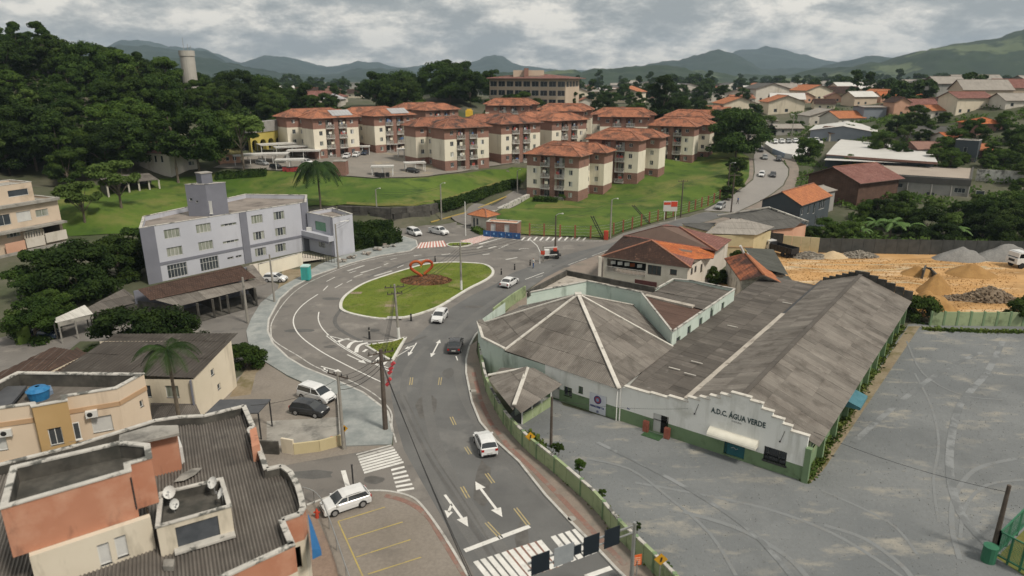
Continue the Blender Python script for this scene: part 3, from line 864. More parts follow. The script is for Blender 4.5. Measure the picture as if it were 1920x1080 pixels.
def make_apartment():
 t=proto('apartment_block','brick and cream apartment block with hipped clay roof','apartment block','apartment blocks of the condominium on the green hill')
 FH=2.72
 brick=MB();cream=MB();cream2=MB();top=MB()
 rows=[(1.05,2.2),(FH+1.0,FH+2.15),(2*FH+1.0,2*FH+2.15),(3*FH+1.15,3*FH+2.1)]
 def run(p0,p1,ops,extra=0):
  for k,(b,z0,z1)in enumerate(((brick,-3.0,FH),(cream if p0[1]+p1[1]<=2*APD+.1 else cream2,FH,3*FH),(top,3*FH,4*FH+.15))):
   oo=[]
   for s0,s1,t0,t1 in ops:
    if t0>=z0 and t1<=z1:oo.append((s0,s1,t0-z0,t1-z0))
   wall_face(b,p0,p1,z0,z1,oo)
 W,D,GP=APW,APD,APG
 holes=[]
 bx=[(3.7,6.2),(7.6,10.1)]
 win_s=[(1.7,2.7),(11.2,12.2)]
 fo=[(a,c,r0,r1)for a,c in win_s for r0,r1 in rows]
 run((0,0),(3.7,0),[o for o in fo if o[0]<3]);run((10.1,0),(W,0),[(a-10.1,c-10.1,r0,r1)for a,c,r0,r1 in fo if a>10])
 for b0,z0,z1 in((brick,-3.0,4*FH+.15),):
  wall_face(b0,(6.2,0),(7.6,0),z0,z1)
 for y in(0.0,):
  for a,c in bx:
   for r in range(4):
    z=r*FH
    b=(brick,cream,cream,top)[r]
    b.face([(a,0,z),(a,1.3,z),(a,1.3,z+FH),(a,0,z+FH)][::-1])
    b.face([(c,1.3,z),(c,0,z),(c,0,z+FH),(c,1.3,z+FH)][::-1])
    b=brick
    wall_face(b,(a,1.3),(c,1.3),z,z+FH,[(.5,2.0,.05,2.15)])
   wall_face(brick,(a,0),(c,0),-3,0)
   wall_face(top,(a,0),(c,0),4*FH,4*FH+.15)
 y2=D+GP+D;E_=2.5;XL,XR=-E_,W+E_
 run((W,0),(W,D),[]);run((W-1.2,D),(W-1.2,D+GP),[(GP-1.6,GP-.5,r0,r1)for r0,r1 in rows]);run((XR,D+GP),(XR,y2),[])
 run((W,D),(W-1.2,D),[]);run((W-1.2,D+GP),(XR,D+GP),[(1.2,2.2,r0,r1)for r0,r1 in rows])
 run((0,D),(0,0),[]);run((1.2,D+GP),(1.2,D),[(.5,1.6,r0,r1)for r0,r1 in rows]);run((XL,y2),(XL,D+GP),[])
 run((1.2,D),(0,D),[]);run((XL,D+GP),(1.2,D+GP),[(1.5,2.5,r0,r1)for r0,r1 in rows])
 run((XR,y2),(XL,y2),[(a,c,r0,r1)for a,c in((2.5,3.6),(6.5,7.6),(11.2,12.3),(15.2,16.3))for r0,r1 in rows])
 brick.build('ground_floor_wall',m_brick,t);cream.build('middle_floor_wall',m_cream,t);cream2 .build('rear_bar_wall',m_cream,t);top.build('top_floor_wall',m_brick_dk,t)
 for a,c,r0,r1 in fo:window(t,(0,0),(W,0),0,(a,c,r0,r1),'two')
 for r0,r1 in rows:
  window(t,(W-1.2,D+GP),(XR,D+GP),0,(1.2,2.2,r0,r1),'two')
  window(t,(XL,D+GP),(1.2,D+GP),0,(1.5,2.5,r0,r1),'two')
  window(t,(W-1.2,D),(W-1.2,D+GP),0,(GP-1.6,GP-.5,r0,r1),'two')
  window(t,(1.2,D+GP),(1.2,D),0,(.5,1.6,r0,r1),'two')
 bm=MB()
 bm.box(0,-.35,-.12,2.5,1.3,0)
 bm.box(0,-.35,.95,2.5,-.30,1.0)
 for i in range(14):bm.box(.02+i*.185,-.345,.08,.07+i*.185,-.315,.95)
 bm.box(0,-.35,.02,2.5,-.30,.09)
 for x in(0,2.45):bm.box(x,-.30,.95,x+.05,0,1.0);bm.box(x,-.3,.02,x+.05,0,.5)
 bme=bm.mesh('balcony',m_rail)
 for a,c in bx:
  for r in range(4):
   k=child('balcony',bme,t,(a,0,r*FH+.02))
   window(t,(a,1.3),(c,1.3),r*FH,(.5,2.0,.05,2.15),'two',name='balcony_door')
 rf=MB()
 hip_roof(rf,-.8,-.85,W+.8,D+.85,4*FH+.15,2.0)
 hip_roof(rf,XL-.8,D+GP-.85,XR+.8,y2+.85,4*FH+.15,2.0)
 zz=4*FH+.15
 roof_shell(rf,[([(3.2,D-1.4,zz+1.0),(W/2,D-1.4,zz+2.1),(W/2,D+GP+1.4,zz+2.1),(3.2,D+GP+1.4,zz+1.0)],(0,3)),([(W/2,D-1.4,zz+2.1),(W-3.2,D-1.4,zz+1.0),(W-3.2,D+GP+1.4,zz+1.0),(W/2,D+GP+1.4,zz+2.1)],(1,2)),([(1.6,D+.3,zz),(3.2,D-1.4+.3,zz+1.0),(3.2,D+GP+1.1,zz+1.0),(1.6,D+GP-.3,zz)],(0,3)),([(W-3.2,D-1.1,zz+1.0),(W-1.6,D+.3,zz),(W-1.6,D+GP-.3,zz),(W-3.2,D+GP+1.1,zz+1.0)],(1,2))],.1)
 rf.build('roof',[m_tile,m_soffit,m_ridge],t)
 return t
m_cloth_b=mat('blue cloth hung',(.10,.16,.30));m_cloth_r=mat('red cloth hung',(.35,.08,.06))
apt=make_apartment()
def put_apt(A,B_,z,label,stained=False):
 a=math.atan2(B_[1]-A[1],B_[0]-A[0])
 ov={'roof':None}
 o=place(apt,(A[0],A[1],z),a,label)
 rnd_=random.Random(int(A[0]*7+A[1]*3))
 for ch in o.children:
  if ch.name.startswith(('window','balcony_door')):
   for pn in ch.children:
    k_=rnd_.random()
    pn.material_slots[0].link='OBJECT';pn.material_slots[0].material=m_curtain if k_<.28 else(m_shutter if k_<.42 else m_glass)
 for _q in range(9):
  bx_=rnd_.choice((3.8,7.7))+rnd_.uniform(.1,1.3);fl_=rnd_.randrange(4)*2.72;w_=rnd_.uniform(.3,.9)
  c_=MB();c_.box(bx_,-.30,fl_+rnd_.uniform(.9,1.3),bx_+w_,-.24,fl_+rnd_.uniform(1.45,1.9))
  lo_=bpy.data.objects.new('hanging_cloth',c_.mesh('hanging_cloth',rnd_.choice((m_white,m_cloth_b,m_cloth_r,m_shutter,m_cream))));COL.objects.link(lo_);lo_.parent=o
 for ch in o.children:
  if ch.name.startswith('roof'):
   ch.material_slots[0].link='OBJECT';ch.material_slots[0].material=m_tile_st if stained else m_tile
 return o
def unit(a,L_):return(math.cos(a)*L_,math.sin(a)*L_)
def apt_px(rc,z,ang,label,right=True,stained=False):
 """rc: pixel of the ground corner nearest the camera; right=True: it is the front-right corner"""
 c=P(rc[0],rc[1],z)
 u=unit(ang,APW)
 A=(c[0]-u[0],c[1]-u[1])if right else c
 return put_apt(A,(A[0]+u[0],A[1]+u[1]),z,label,stained)
aR=R(-27)
r1=apt_px((1083.6,379.6),.4,aR,'front apartment block above the lawn, nearest the guard house and the street')
r2=apt_px((1194,344.5),2.8,aR,'second apartment block up the green bank, between the front one and the long triple-roofed one')
r3=apt_px((1297,308),4.2,aR,'highest apartment block on the bank beside the big dark tree and the road')
_c3=r3 .location;r4=put_apt((_c3 .x+8.6,_c3 .y+17.6),(_c3 .x+8.6+math.cos(aR),_c3 .y+17.6+math.sin(aR)),5.6,'last apartment block behind the highest one, its stepped end walls showing on the right')
aM=R(36)
m1=apt_px((835,322),5.8,aM,'middle apartment block with stained roof above the parking yard carports',False,True)
m2=apt_px((940,308),5.9,aM,'middle apartment block with stained roof, between its two staggered neighbours',False,True)
m3=apt_px((1034,297),5.8,aM,'middle apartment block behind the front one, third of the staggered row',False)
aL=R(42)
l1=apt_px((592,300),7.7,aL,'leftmost apartment block with a pale panel on its roof, beside the carports',False)
l2=apt_px((705,290),7.5,aL,'apartment block with a pale roof panel, behind the white parked cars',False)
l3=apt_px((800,270),7.6,aL,'apartment block beside the yellow water tank, behind the staggered row',False)
b1=put_apt((-8,246),(6,245),8.8,'far back apartment block in front of the large brown institute building')
b2=put_apt((10.2,237),(24,235),7.3,'back apartment block with a low orange roof, second from the left at the rear')
b3=put_apt((26,207),(40,205),7.2,'rear apartment block seen between the staggered row and the bank blocks')
for k,(blk)in enumerate((l1,l2)):
 s=MB();zz=4*2.72+.15
 for i in range(6):
  for j in range(2):
   x=6.0+i*1.05;y0=-.1+j*1.45
   fz=lambda y:zz+2.0*(y+.85)/(APD/2+.85)+.16
   s2=MB();s2 .face([(x,y0,fz(y0)),(x+1.0,y0,fz(y0)),(x+1.0,y0+1.4,fz(y0+1.4)),(x,y0+1.4,fz(y0+1.4))])
   s2 .face([(x,y0,fz(y0)-.05),(x+1.0,y0,fz(y0)-.05),(x+1.0,y0,fz(y0)),(x,y0,fz(y0))])
   me=s2 .mesh('solar_panel',m_solar)
   o=bpy.data.objects.new('solar_panel',me);COL.objects.link(o);o.parent=blk
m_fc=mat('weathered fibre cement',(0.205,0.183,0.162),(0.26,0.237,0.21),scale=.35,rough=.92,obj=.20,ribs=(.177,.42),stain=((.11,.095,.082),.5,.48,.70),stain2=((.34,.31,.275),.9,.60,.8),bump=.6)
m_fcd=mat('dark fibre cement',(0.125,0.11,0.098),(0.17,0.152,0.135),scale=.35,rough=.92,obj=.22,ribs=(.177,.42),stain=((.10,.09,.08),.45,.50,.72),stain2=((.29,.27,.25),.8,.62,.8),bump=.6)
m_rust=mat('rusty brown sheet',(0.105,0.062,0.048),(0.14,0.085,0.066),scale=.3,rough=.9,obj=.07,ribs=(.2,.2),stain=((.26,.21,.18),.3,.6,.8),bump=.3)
m_wwall=mat('white club wall',(0.77,0.775,0.75),(0.82,0.82,0.80),scale=.3,rough=.85,stain=((.50,.50,.46),.7,.55,.78,(1,1,.12)),stain2=((.60,.60,.56),.3,.55,.7))
m_gwall=mat('green club wall',(0.15,0.225,0.125),(0.185,0.265,0.15),scale=.4,rough=.85,stain=((.105,.15,.085),.7,.56,.74))
m_pale=mat('pale mint wall',(0.475,0.56,0.505),(0.55,0.625,0.57),scale=.35,rough=.9,stain=((.25,.30,.26),.5,.55,.72,(1,1,.3)))
m_lime=mat('pale green perimeter wall',(0.25,0.31,0.175),(0.32,0.38,0.22),scale=.4,rough=.9,stain=((.10,.125,.065),.5,.52,.70))
m_capw=mat('white ridge capping',(0.60,0.575,0.525),(0.48,0.455,0.41),scale=1.2,rough=.85,stain=((.22,.2,.18),1.5,.58,.7))
m_gutter=mat('concrete gutter',(0.44,0.40,0.35),(0.35,0.32,0.28),scale=.9,rough=.9,stain=((.16,.14,.12),1.2,.55,.7))
m_teal=mat('teal painted door',(0.02,0.10,0.12),(0.03,0.125,0.145),scale=1.5,rough=.6)
m_black=mat('black lettering',(0.03,0.06,0.065),rough=.8)
m_darkglass=m_glass
def curve_text(txt,size,m,name,parent,origin,d,ext=.01,bold=0.0,align='LEFT',shear=0):
 cu=bpy.data.curves.new(name,'FONT');cu.body=txt;cu.size=size;cu.extrude=ext;cu.offset=bold;cu.align_x=align;cu.resolution_u=2
 cu.shear=shear
 o=bpy.data.objects.new(name+'_tmp',cu);COL.objects.link(o)
 dg=bpy.context.evaluated_depsgraph_get()
 me=bpy.data.meshes.new_from_object(o.evaluated_get(dg))
 bpy.data.objects.remove(o)
 me.materials.clear();me.materials.append(m)
 a=math.atan2(d[1],d[0])
 ob=child(name,me,parent,origin,(math.pi/2,0,a))
 return ob
FL=P(1168,791);FR=P(1504,902)
fd=Vector((FR[0]-FL[0],FR[1]-FL[1]));FLEN=fd.length;fd.normalize()
fn=Vector((-fd.y,fd.x))
fang=math.atan2(fd.y,fd.x)
def F(s,k=0.0,z=None):
 """facade frame: s metres along the front wall, k metres behind it"""
 p=(FL[0]+fd.x*s+fn.x*k,FL[1]+fd.y*s+fn.y*k)
 return p if z is None else(p[0],p[1],z)
HD=44.0
club=thing('sports_club_hall','long white and green club hall with stepped front gable and grey gabled roof','club hall',(*F(8,20),0))
hall0=5.3
steps=[(0,2.5,3.48),(2.5,4.2,3.58),(4.2,5.9,3.78),(5.9,6.9,4.22),(6.9,7.75,4.55),(7.75,8.6,4.93),(8.6,9.46,5.32),(9.46,11.0,5.68),(11.0,11.95,5.44),(11.95,12.8,5.02),(12.8,13.65,4.62),(13.65,14.3,4.24),(14.3,FLEN,3.84)]
ops=[(2.89,4.32,0.05,1.85),(9.3,11.0,.15,1.55),(12.5,14.22,.85,1.98)]
w=MB();gr=MB()
for a,c,h in steps:
 oo=[]
 for o in ops:
  s0,s1=max(a,o[0]),min(c,o[1])
  if s1-s0>.02:oo.append((s0-a,s1-a,o[2],o[3]))
 wall_face(gr,F(a),F(c),0,1.25,[(x0,x1,t0,min(t1,1.25))for x0,x1,t0,t1 in oo if t0<1.25],depth=.2)
 wall_face(w,F(a),F(c),1.25,h,[(x0,x1,max(0,t0-1.25),t1-1.25)for x0,x1,t0,t1 in oo if t1>1.25],depth=.2)
 q=[F(a,.25),F(c,.25)]
 w.face([(*q[1],2.5),(*q[0],2.5),(*q[0],h),(*q[1],h)])
for i in range(len(steps)-1):
 a,b_=steps[i],steps[i+1]
 w.face([F(a[1],0,min(a[2],b_[2])),F(a[1],.25,min(a[2],b_[2])),F(a[1],.25,max(a[2],b_[2])),F(a[1],0,max(a[2],b_[2]))])
w.face([F(FLEN,0,0),F(FLEN,.25,0),F(FLEN,.25,3.85),F(FLEN,0,3.85)])
w.build('front_wall',m_wwall,club);gr.build('green_dado',m_gwall,club)
for a,c,h in steps:
 s=MB();p=F(a-.06,.12,h+.05);q=F(c+.06,.12,h+.05)
 s.bar(p,q,.40,.10);s.build('coping_stone',m_capw,club)
SR0=F(FLEN-.05);SR1=F(FLEN-.05,HD)
sw=MB();gw=MB()
wall_face(gw,SR0,SR1,0,1.2);wall_face(sw,SR0,SR1,1.2,3.0,[(i*4.4+1.6,i*4.4+3.2,.45,1.4)for i in range(10)])
bk=(F(FLEN,HD),F(hall0,HD))
wall_face(sw,bk[0],bk[1],0,3.0)
sw.build('side_wall',m_lime,club);gw.build('side_dado',m_gwall,club)
for i in range(10):window(club,SR0,SR1,1.2,(i*4.4+1.6,i*4.4+3.2,.45,1.4),'one',mf=m_gwall)
pier=MB();pier.box(-.22,-.45,0,.22,0,2.95);pme=pier.mesh('pier',m_gwall)
for i in range(11):child('pier',pme,club,(*(Vector(SR0).lerp(Vector(SR1),i/10)),0),(0,0,fang+math.pi/2))
RZ,EZ=5.4,3.25
RS=10.2
lo_r=FLEN+.75;lo_l=5.75;EZL=3.85
roof_sheets(club,[F(lo_r,.35,EZ-.2),F(lo_r,HD,EZ-.2),F(RS,HD,RZ),F(RS,.35,RZ)],1.1,2.5,m_fc,seed=3,stuff_after=200)
roof_sheets(club,[F(lo_l,HD,EZL),F(lo_l,.35,EZL),F(RS,.35,RZ),F(RS,HD,RZ)],1.1,2.3,m_fc,seed=4,stuff_after=150)
b=MB()
for i in range(40):b.bar(F(RS,.3+i*HD/40,RZ+.1),F(RS,.3+(i+1)*HD/40-.04,RZ+.12),.42,.07)
b.build('ridge_capping',m_fcd,club)
b=MB();b.bar(F(lo_l-.1,.3,EZL-.05),F(lo_l-.1,HD*.62,EZL-.05),.5,.3);b.build('gutter',m_gutter,club)
b=MB();b.bar(F(lo_l-.1,HD*.62+.05,EZL-.05),F(lo_l-.1,HD,EZL-.05),.3,.22);b.build('gutter',m_blackm,club)
for i in range(6):
 for sgn in(-1,1):
  s0=RS+sgn*i*((lo_r-RS)/6 if sgn>0 else(RS-lo_l)/6);s1=RS+sgn*(i+1)*((lo_r-RS)/6 if sgn>0 else(RS-lo_l)/6)
  h=RZ+.45-i*.31
  q=MB();a,c=min(s0,s1),max(s0,s1)
  q.bar(F(a+.02,HD+.15,h-.5),F(c-.02,HD+.15,h-.5),.3,1.1);q.build('parapet_block',m_conc_dark,club)
b=MB();b.bar(F(RS,HD+.4,0),F(RS,HD+.4,.5),.1,.1)
gb=MB();gb.face([F(lo_l,HD+.1,0),F(lo_l,HD+.1,EZL-.1),F(RS,HD+.1,RZ-.1),F(FLEN,HD+.1,EZ-.1),F(FLEN,HD+.1,0)][::-1]);gb.build('rear_wall',m_wwall,club)
d_=MB();d_.box(0,0,0,.85,.06,2.1);me=d_.mesh('door_leaf',m_shutter)
child('door_leaf',me,club,F(2.9,.1,.07),(0,0,fang),(.80,1,.84))
d_=MB();d_.box(0,0,0,.95,.02,2.1);child('door_opening',d_.mesh('door_opening',m_dark),club,F(3.58,.18,.07),(0,0,fang),(.78,1,.84))
d_=MB();d_.box(0,0,0,1.66,.06,1.75);d_.box(.8,-.02,0,.86,0,1.75)
dl=child('garage_door',d_.mesh('garage_door',m_teal),club,F(9.32,.12,.17),(0,0,fang),(1,1,.79))
q=MB();q.tube([(.55,-.05,.85),(.75,-.05,1.0),(.95,-.05,.8),(1.1,-.05,.95)],.025,4)
c=bpy.data.objects.new('painted_emblem',q.mesh('painted_emblem',m_white));COL.objects.link(c);c.parent=dl
window(club,F(0),F(FLEN),0,(12.5,14.22,.85,1.98),'one',mf=m_blackm)
gr_=MB()
for i in range(12):gr_.box(i*.14,-.03,0,i*.14+.025,0,1.15)
gr_.box(-.1,-.12,-.16,1.8,.05,-.06)
child('window_grille',gr_.mesh('window_grille',m_blackm),club,F(12.52,-.02,.87),(0,0,fang))
aw=MB()
for k in range(6):
 a0,a1=math.pi/2*k/6,math.pi/2*(k+1)/6
 for s0,s1 in((8.0,12.0),):
  y0,zz0=-.75*math.sin(a0),.55*math.cos(a0);y1,zz1=-.75*math.sin(a1),.55*math.cos(a1)
  aw.face([F(s0,y1,1.72+zz1),F(s1,y1,1.72+zz1),F(s1,y0,1.72+zz0),F(s0,y0,1.72+zz0)])
for s_ in(8.0,12.0):
 aw.face([F(s_,0,1.72)]+[F(s_,-.75*math.sin(math.pi/2*k/6),1.72+.55*math.cos(math.pi/2*k/6))for k in range(7)])
aw.build('awning',mat('cream awning',(.62,.60,.52),(.70,.68,.60),scale=1.2,rough=.8),club)
_lt=curve_text('A.D.C. ÁGUA VERDE',.66,m_black,'lettering',club,F(7.96,-.03,3.52),fd,bold=.014);_lt.scale=(4.42/max(v.co.x for v in _lt.data.vertices),1,1)
curve_text('CULTURAL',.17,mat('grey lettering',(.25,.25,.25)),'lettering',club,F(9.7,-.03,3.22),fd)
curve_text('Bar',.22,mat('blue lettering',(.03,.05,.2)),'lettering',club,F(.35,-.03,1.42),fd)
for s_,hh in((6.6,2.9),(13.6,2.75)):
 q=MB();q.bar(F(s_,-.02,hh),F(s_+.25,-.02,hh+1.0),.03,.03);q.bar(F(s_,-.1,hh),F(s_,-.1,hh+.1),.1,.1);q.build('wall_bracket',m_blackm,club)
b=MB();b.box(0,0,0,1.3,.9,.05);b.build
OC=Vector(P(1084,553,7.6));OCz=7.6
ev=3.35
V1=P(946,658,ev);V2=P(1161,731,ev);V3=P(1262,652,ev)
e12=(Vector(V2)-Vector(V1));e23=Vector(V3)-Vector(V2)
link=thing('flat_link_building','low dark-roofed link between the club hall and the pyramid-roofed wing','link building',(*F(2,12),0))
lk=[F(.15,.3),F(5.3,.3),F(5.3,HD*.93),F(-3.0+6.6,HD*.93),P(1380,566,3.1),P(1262,655,3.1)]
roof_sheets(link,[F(5.4,.3,3.0),F(5.4,HD*.98,3.3),F(-1.5,HD*.98,3.55),F(-1.5,13,3.4),F(.1,.3,3.25)],1.1,2.4,m_fcd,seed=8,stuff_after=190)
b=MB();b.prism([F(.0,.2),F(5.3,.2),F(5.3,HD),F(-1,HD),F(-1,12)],0,2.85);b.build('wall',m_pale,link)
for s_,k0 in((1.2,6.5),(2.3,9.2),(2.9,6.2),(3.9,33),(1.8,34.5),(.4,33.5),(1.5,21)):
 q=MB();q.bar(F(s_,k0,3.42),F(s_+1.1,k0+.1,3.38),.12,.05);q.build('roof_batten',m_capw,link)
oct_=thing('octagonal_pavilion','octagonal club wing with grey pyramid roof and white hip ridges','pavilion',(OC.x,OC.y,0))
V4=P(1188,573,ev);V6=P(905,607,ev)
V5=tuple(OC*2-Vector(V1)+Vector((-1.5,-.6)));V5=(V5[0],V5[1])
V5b=tuple(Vector(V6)+(Vector(V4)-Vector(V3))*.55)
ring=[V1,V2,V3,V4,V5,V5b,V6]
ring=[V1,V2,V3,V4,(OC.x+1.5,OC.y+9.2),(OC.x-6.2,OC.y+8.2),V6]
for i in range(len(ring)):
 a,c=ring[i],ring[(i+1)%len(ring)]
 roof_sheets(oct_,[(*a,ev),(*c,ev),(OC.x,OC.y,OCz)],1.1,2.15,m_fc,seed=20+i,stuff_after=58)
for i,a in enumerate(ring):
 q=MB();q.bar((*a,ev+.12),(OC.x,OC.y,OCz+.12),.26 if i!=1 else.38,.12);q.build('hip_ridge',m_capw,oct_)
q=MB();q.box(OC.x-.35,OC.y-.35,OCz-.1,OC.x+.35,OC.y+.35,OCz+.22);q.build('apex_cap',m_capw,oct_)
inr=[tuple(Vector(p).lerp(OC,.035))for p in ring]
WL=P(1056,760)
b=MB();g2=MB()
for i in range(len(inr)):
 a,c=inr[i],inr[(i+1)%len(inr)]
 if i==0:continue
 wall_face(b,a,c,0,ev-.02)
wf0=F(-8.6);L0=8.6
fops=[(L0-4.8,L0-4.3,1.5,2.2,'two'),(L0-6.4,L0-5.5,.75,1.72,'two'),(L0-7.9,L0-6.9,.05,1.95,'door')]
wall_face(g2,wf0,F(0),0,1.25,[(o[0],o[1],o[2],1.25)for o in fops if o[2]<1.25]);wall_face(b,wf0,F(0),1.25,ev+.02,[(o[0],o[1],max(0,o[2]-1.25),o[3]-1.25)for o in fops])
b.build('wall',m_wwall,oct_);g2 .build('green_dado',m_gwall,oct_)
for o in fops:window(oct_,wf0,F(0),0,o[:4],o[4],mf=m_gwall)
b=MB();b.bar(F(-.35,-.06,0),F(-.35,-.06,3.3),.1,.1);b.build('downpipe',m_white,oct_)
Wa,Wb,Wc=P(896,604,3.6),P(905,634,3.6),P(946,656,3.5)
b=MB();wall_face(b,Wa,Wb,0,3.6);wall_face(b,Wb,Wc,0,3.55);wall_face(b,tuple(Vector(Wa)+Vector((3,7))),Wa,0,3.6);wall_face(b,Wc,wf0,0,3.3)
b.build('street_side_wall',m_pale,oct_)
roof_sheets(oct_,[(*Wb,3.5),(*Wc,3.52),(*V6,3.75),(*Wa,3.55)],1.1,2.2,m_fc,seed=31)
for a,c in((Wa,Wb),(Wb,Wc)):
 q=MB();q.bar((*a,3.68),(*c,3.66),.3,.14);q.build('coping_stone',m_capw,oct_)
ban=thing('wall_banner','white banner with round blue and red crest on the club wall','banner',F(-3.1,-.06,.6))
b=MB();b.bar(F(-3.52,-.06,1.0),F(-1.78,-.06,1.0),.03,1.92);b.build('banner_sheet',mat('banner white',(.62,.64,.68),(.56,.58,.64),scale=2,rough=.7),ban)
cz=1.42
for rr,mm,kk in((.40,mat('crest blue',(.04,.05,.2)),-.085),(.30,mat('crest red',(.30,.07,.08)),-.095),(.17,mat('crest pale',(.2,.3,.5)),-.105)):
 q=MB();q.face([F(-2.65+rr*math.cos(t*math.pi/8),kk,cz+rr*1.05*math.sin(t*math.pi/8))for t in range(16)]);q.build('crest',mm,ban)
curve_text('HERKOESS TA',.235,mat('blue lettering',(.03,.05,.2)),'lettering',ban,F(-3.42,-.09,.62),fd,bold=.012)
curve_text('®',.35,mat('blue lettering',(.03,.05,.2)),'lettering',ban,F(-2.75,-.09,.12),fd)
mtg=thing('door_mat','dark green mat on the gravel at the club door','mat',F(3.2,-.7,0))
b=MB();b.prism([F(2.4,-1.2),F(4.1,-1.2),F(4.1,-.15),F(2.4,-.15)],.014,.045);b.build('mat_sheet',mat('green carpet',(.03,.07,.03),(.045,.095,.04),scale=3),mtg)
for s_,lb in((2.45,'red folding menu board beside the white leaf of the club door'),(4.45,'red folding menu board right of the dark club doorway')):
 a=thing('menu_board',lb,'board',F(s_,-.4,0),group='boards at the club door')
 mr_=mat('faded red board',(.30,.09,.06),(.38,.14,.10),scale=4)
 q=MB();q.bar(F(s_-.25,-.5,.55),F(s_+.25,-.5,.55),.05,1.0);q.build('front_panel',mr_,a)
 q=MB();q.bar(F(s_-.25,-.3,.55),F(s_+.25,-.3,.55),.05,1.0);q.build('back_panel',mr_,a)
gp=thing('gate_kiosk','low grey hip-roofed porch beside the curved green wall','kiosk',(*P(985,730,0),0))
pe=2.75
ka=[P(916,712,pe),P(962,770,pe),P(977,776,pe),P(1054,722,pe),P(1000,690,pe),P(940,690,pe)]
R0=P(989,692,3.5);R1=P(964,762,3.0)
roof_sheets(gp,[(*ka[2],pe),(*ka[3],pe),(*R0,3.55),(*R1,3.05)],1.1,2.2,m_fc,seed=41)
roof_sheets(gp,[(*ka[0],pe),(*ka[1],pe),(*R1,3.05),(*R0,3.55)],1.1,2.2,m_fc,seed=42)
roof_sheets(gp,[(*ka[5],pe),(*ka[0],pe),(*R0,3.55)],1.1,2.2,m_fc,seed=43)
roof_sheets(gp,[(*ka[3],pe),(*ka[4],pe),(*R0,3.55)],1.1,2.2,m_fc,seed=44)
for a,c in(((*R1,3.15),(*R0,3.65)),((*R0,3.65),(*P(915,705,pe),pe+.1))):
 q=MB();q.bar(a,c,.34,.1);q.build('ridge_capping',m_capw,gp)
wq=[P(979,795,0),P(1033,761,0)]
b=MB();b.bar((*wq[0],.45),(*wq[1],.45),.18,.9);b.build('low_wall',m_lime,gp)
for t in(0,.33,.66,1.0):
 p=Vector(wq[0]).lerp(Vector(wq[1]),t);q=MB();q.bar((p.x,p.y,0),(p.x,p.y,2.75),.14,.14);q.build('post',m_white,gp)
b=MB();p0=Vector(wq[0])+Vector((-.6,1.6));p1=Vector(wq[1])+Vector((-.8,1.9));b.bar((*p0,1.3),(*p1,1.3),.15,2.6);b.build('back_wall',m_pale,gp)
z5=5.0
I0,I1,I2,I3,I4=P(988,549,z5),P(1101,527,z5),P(1202,548,z5),P(1257,622,z5),P(1378,542,z5)
I3=(I3[0]+.2,I3[1])
O1,O2,O3=P(1062,510,z5),P(1150,527,z5),P(1229,542,z5)
O4,O5=P(1263,523,z5),P(1297,526,z5)
bp=[I0,I1,I2,I3,I4,O5,O4,O3,O2,O1]
z5r=4.55
mb_=thing('mint_annex','pale mint flat-roofed annex wrapping behind the pyramid roof','annex',(*I2,0))
b=MB()
ew={3:[(1.2,2.2,2.0,3.9),(4.0,4.9,3.0,4.3),(7.2,8.1,3.0,4.3),(10.4,11.3,3.0,4.3),(10.5,10.9,4.35,4.65),(13.9,14.8,2.9,4.3)]}
for i in range(len(bp)):
 wall_face(b,bp[i],bp[(i+1)%len(bp)],0,z5,ew.get(i,()))
 if i in(3,):continue
 a,c=inset(ccw(bp),.2)[i],inset(ccw(bp),.2)[(i+1)%len(bp)]
b.build('wall',m_pale,mb_)
for o in ew[3]:window(mb_,I3,I4,0,o,'one',mf=m_gwall)
b=MB()
for i in(7,8,9):
 a,c=bp[i],bp[(i+1)%len(bp)]
 d=(Vector(c)-Vector(a)).normalized();nn=Vector((-d.y,d.x))
 b.bar((*(Vector(a)+nn*.12),z5-.1),(*(Vector(c)+nn*.12),z5-.1),.26,.75)
b.build('parapet',m_conc_dark,mb_)
b=MB()
for i in(0,1,2,3,4,5,6):
 a,c=bp[i],bp[(i+1)%len(bp)]
 b.bar((*a,z5+.03),(*c,z5+.03),.22,.1)
b.build('coping',m_coping,mb_)
roof_sheets(mb_,[(*I0,z5r),(*I1,z5r),(*O2,z5r),(*O1,z5r)],1.1,2.4,m_gutter,seed=51)
roof_sheets(mb_,[(*I1,z5r),(*I2,z5r),(*O3,z5r),(*O2,z5r)],1.1,2.4,m_fc,seed=52)
g1a=P(1210,556,z5r);g1b=P(1318,581,z5r)
roof_sheets(mb_,[(*I3,z5r-.15),(*g1b,z5r-.15),(*g1a,z5r+.1),(*I2,z5r+.1)],1.1,6,m_rust,seed=53)
roof_sheets(mb_,[(*g1b,z5r),(*P(1340,567,z5r),z5r),(*O3,z5r+.1),(*g1a,z5r+.1)],1.1,3,m_fcd,seed=54)
roof_sheets(mb_,[(*P(1340,567,z5r),z5r),(*I4,z5r),(*O5,z5r+.2),(*O4,z5r+.2),(*O3,z5r+.15)],1.1,2.4,m_fcd,seed=55)
b=MB();b.bar((*g1a,z5r+.12),(*P(1300,577,z5r),z5r+.12),.75,.25);b.build('gutter',m_gutter,mb_)
pw=thing('perimeter_wall','long curved pale green wall with mossy coping between the pavement and the gravel lot','wall',(*P(1040,888),0))
pts=smooth_open(PP([(899,668),(903,690),(913,735),(938,785),(960,815),(993,850),(1040,888),(1113,954),(1160,1011),(1207,1057),(1262,1114),(1300,1160)]),3)
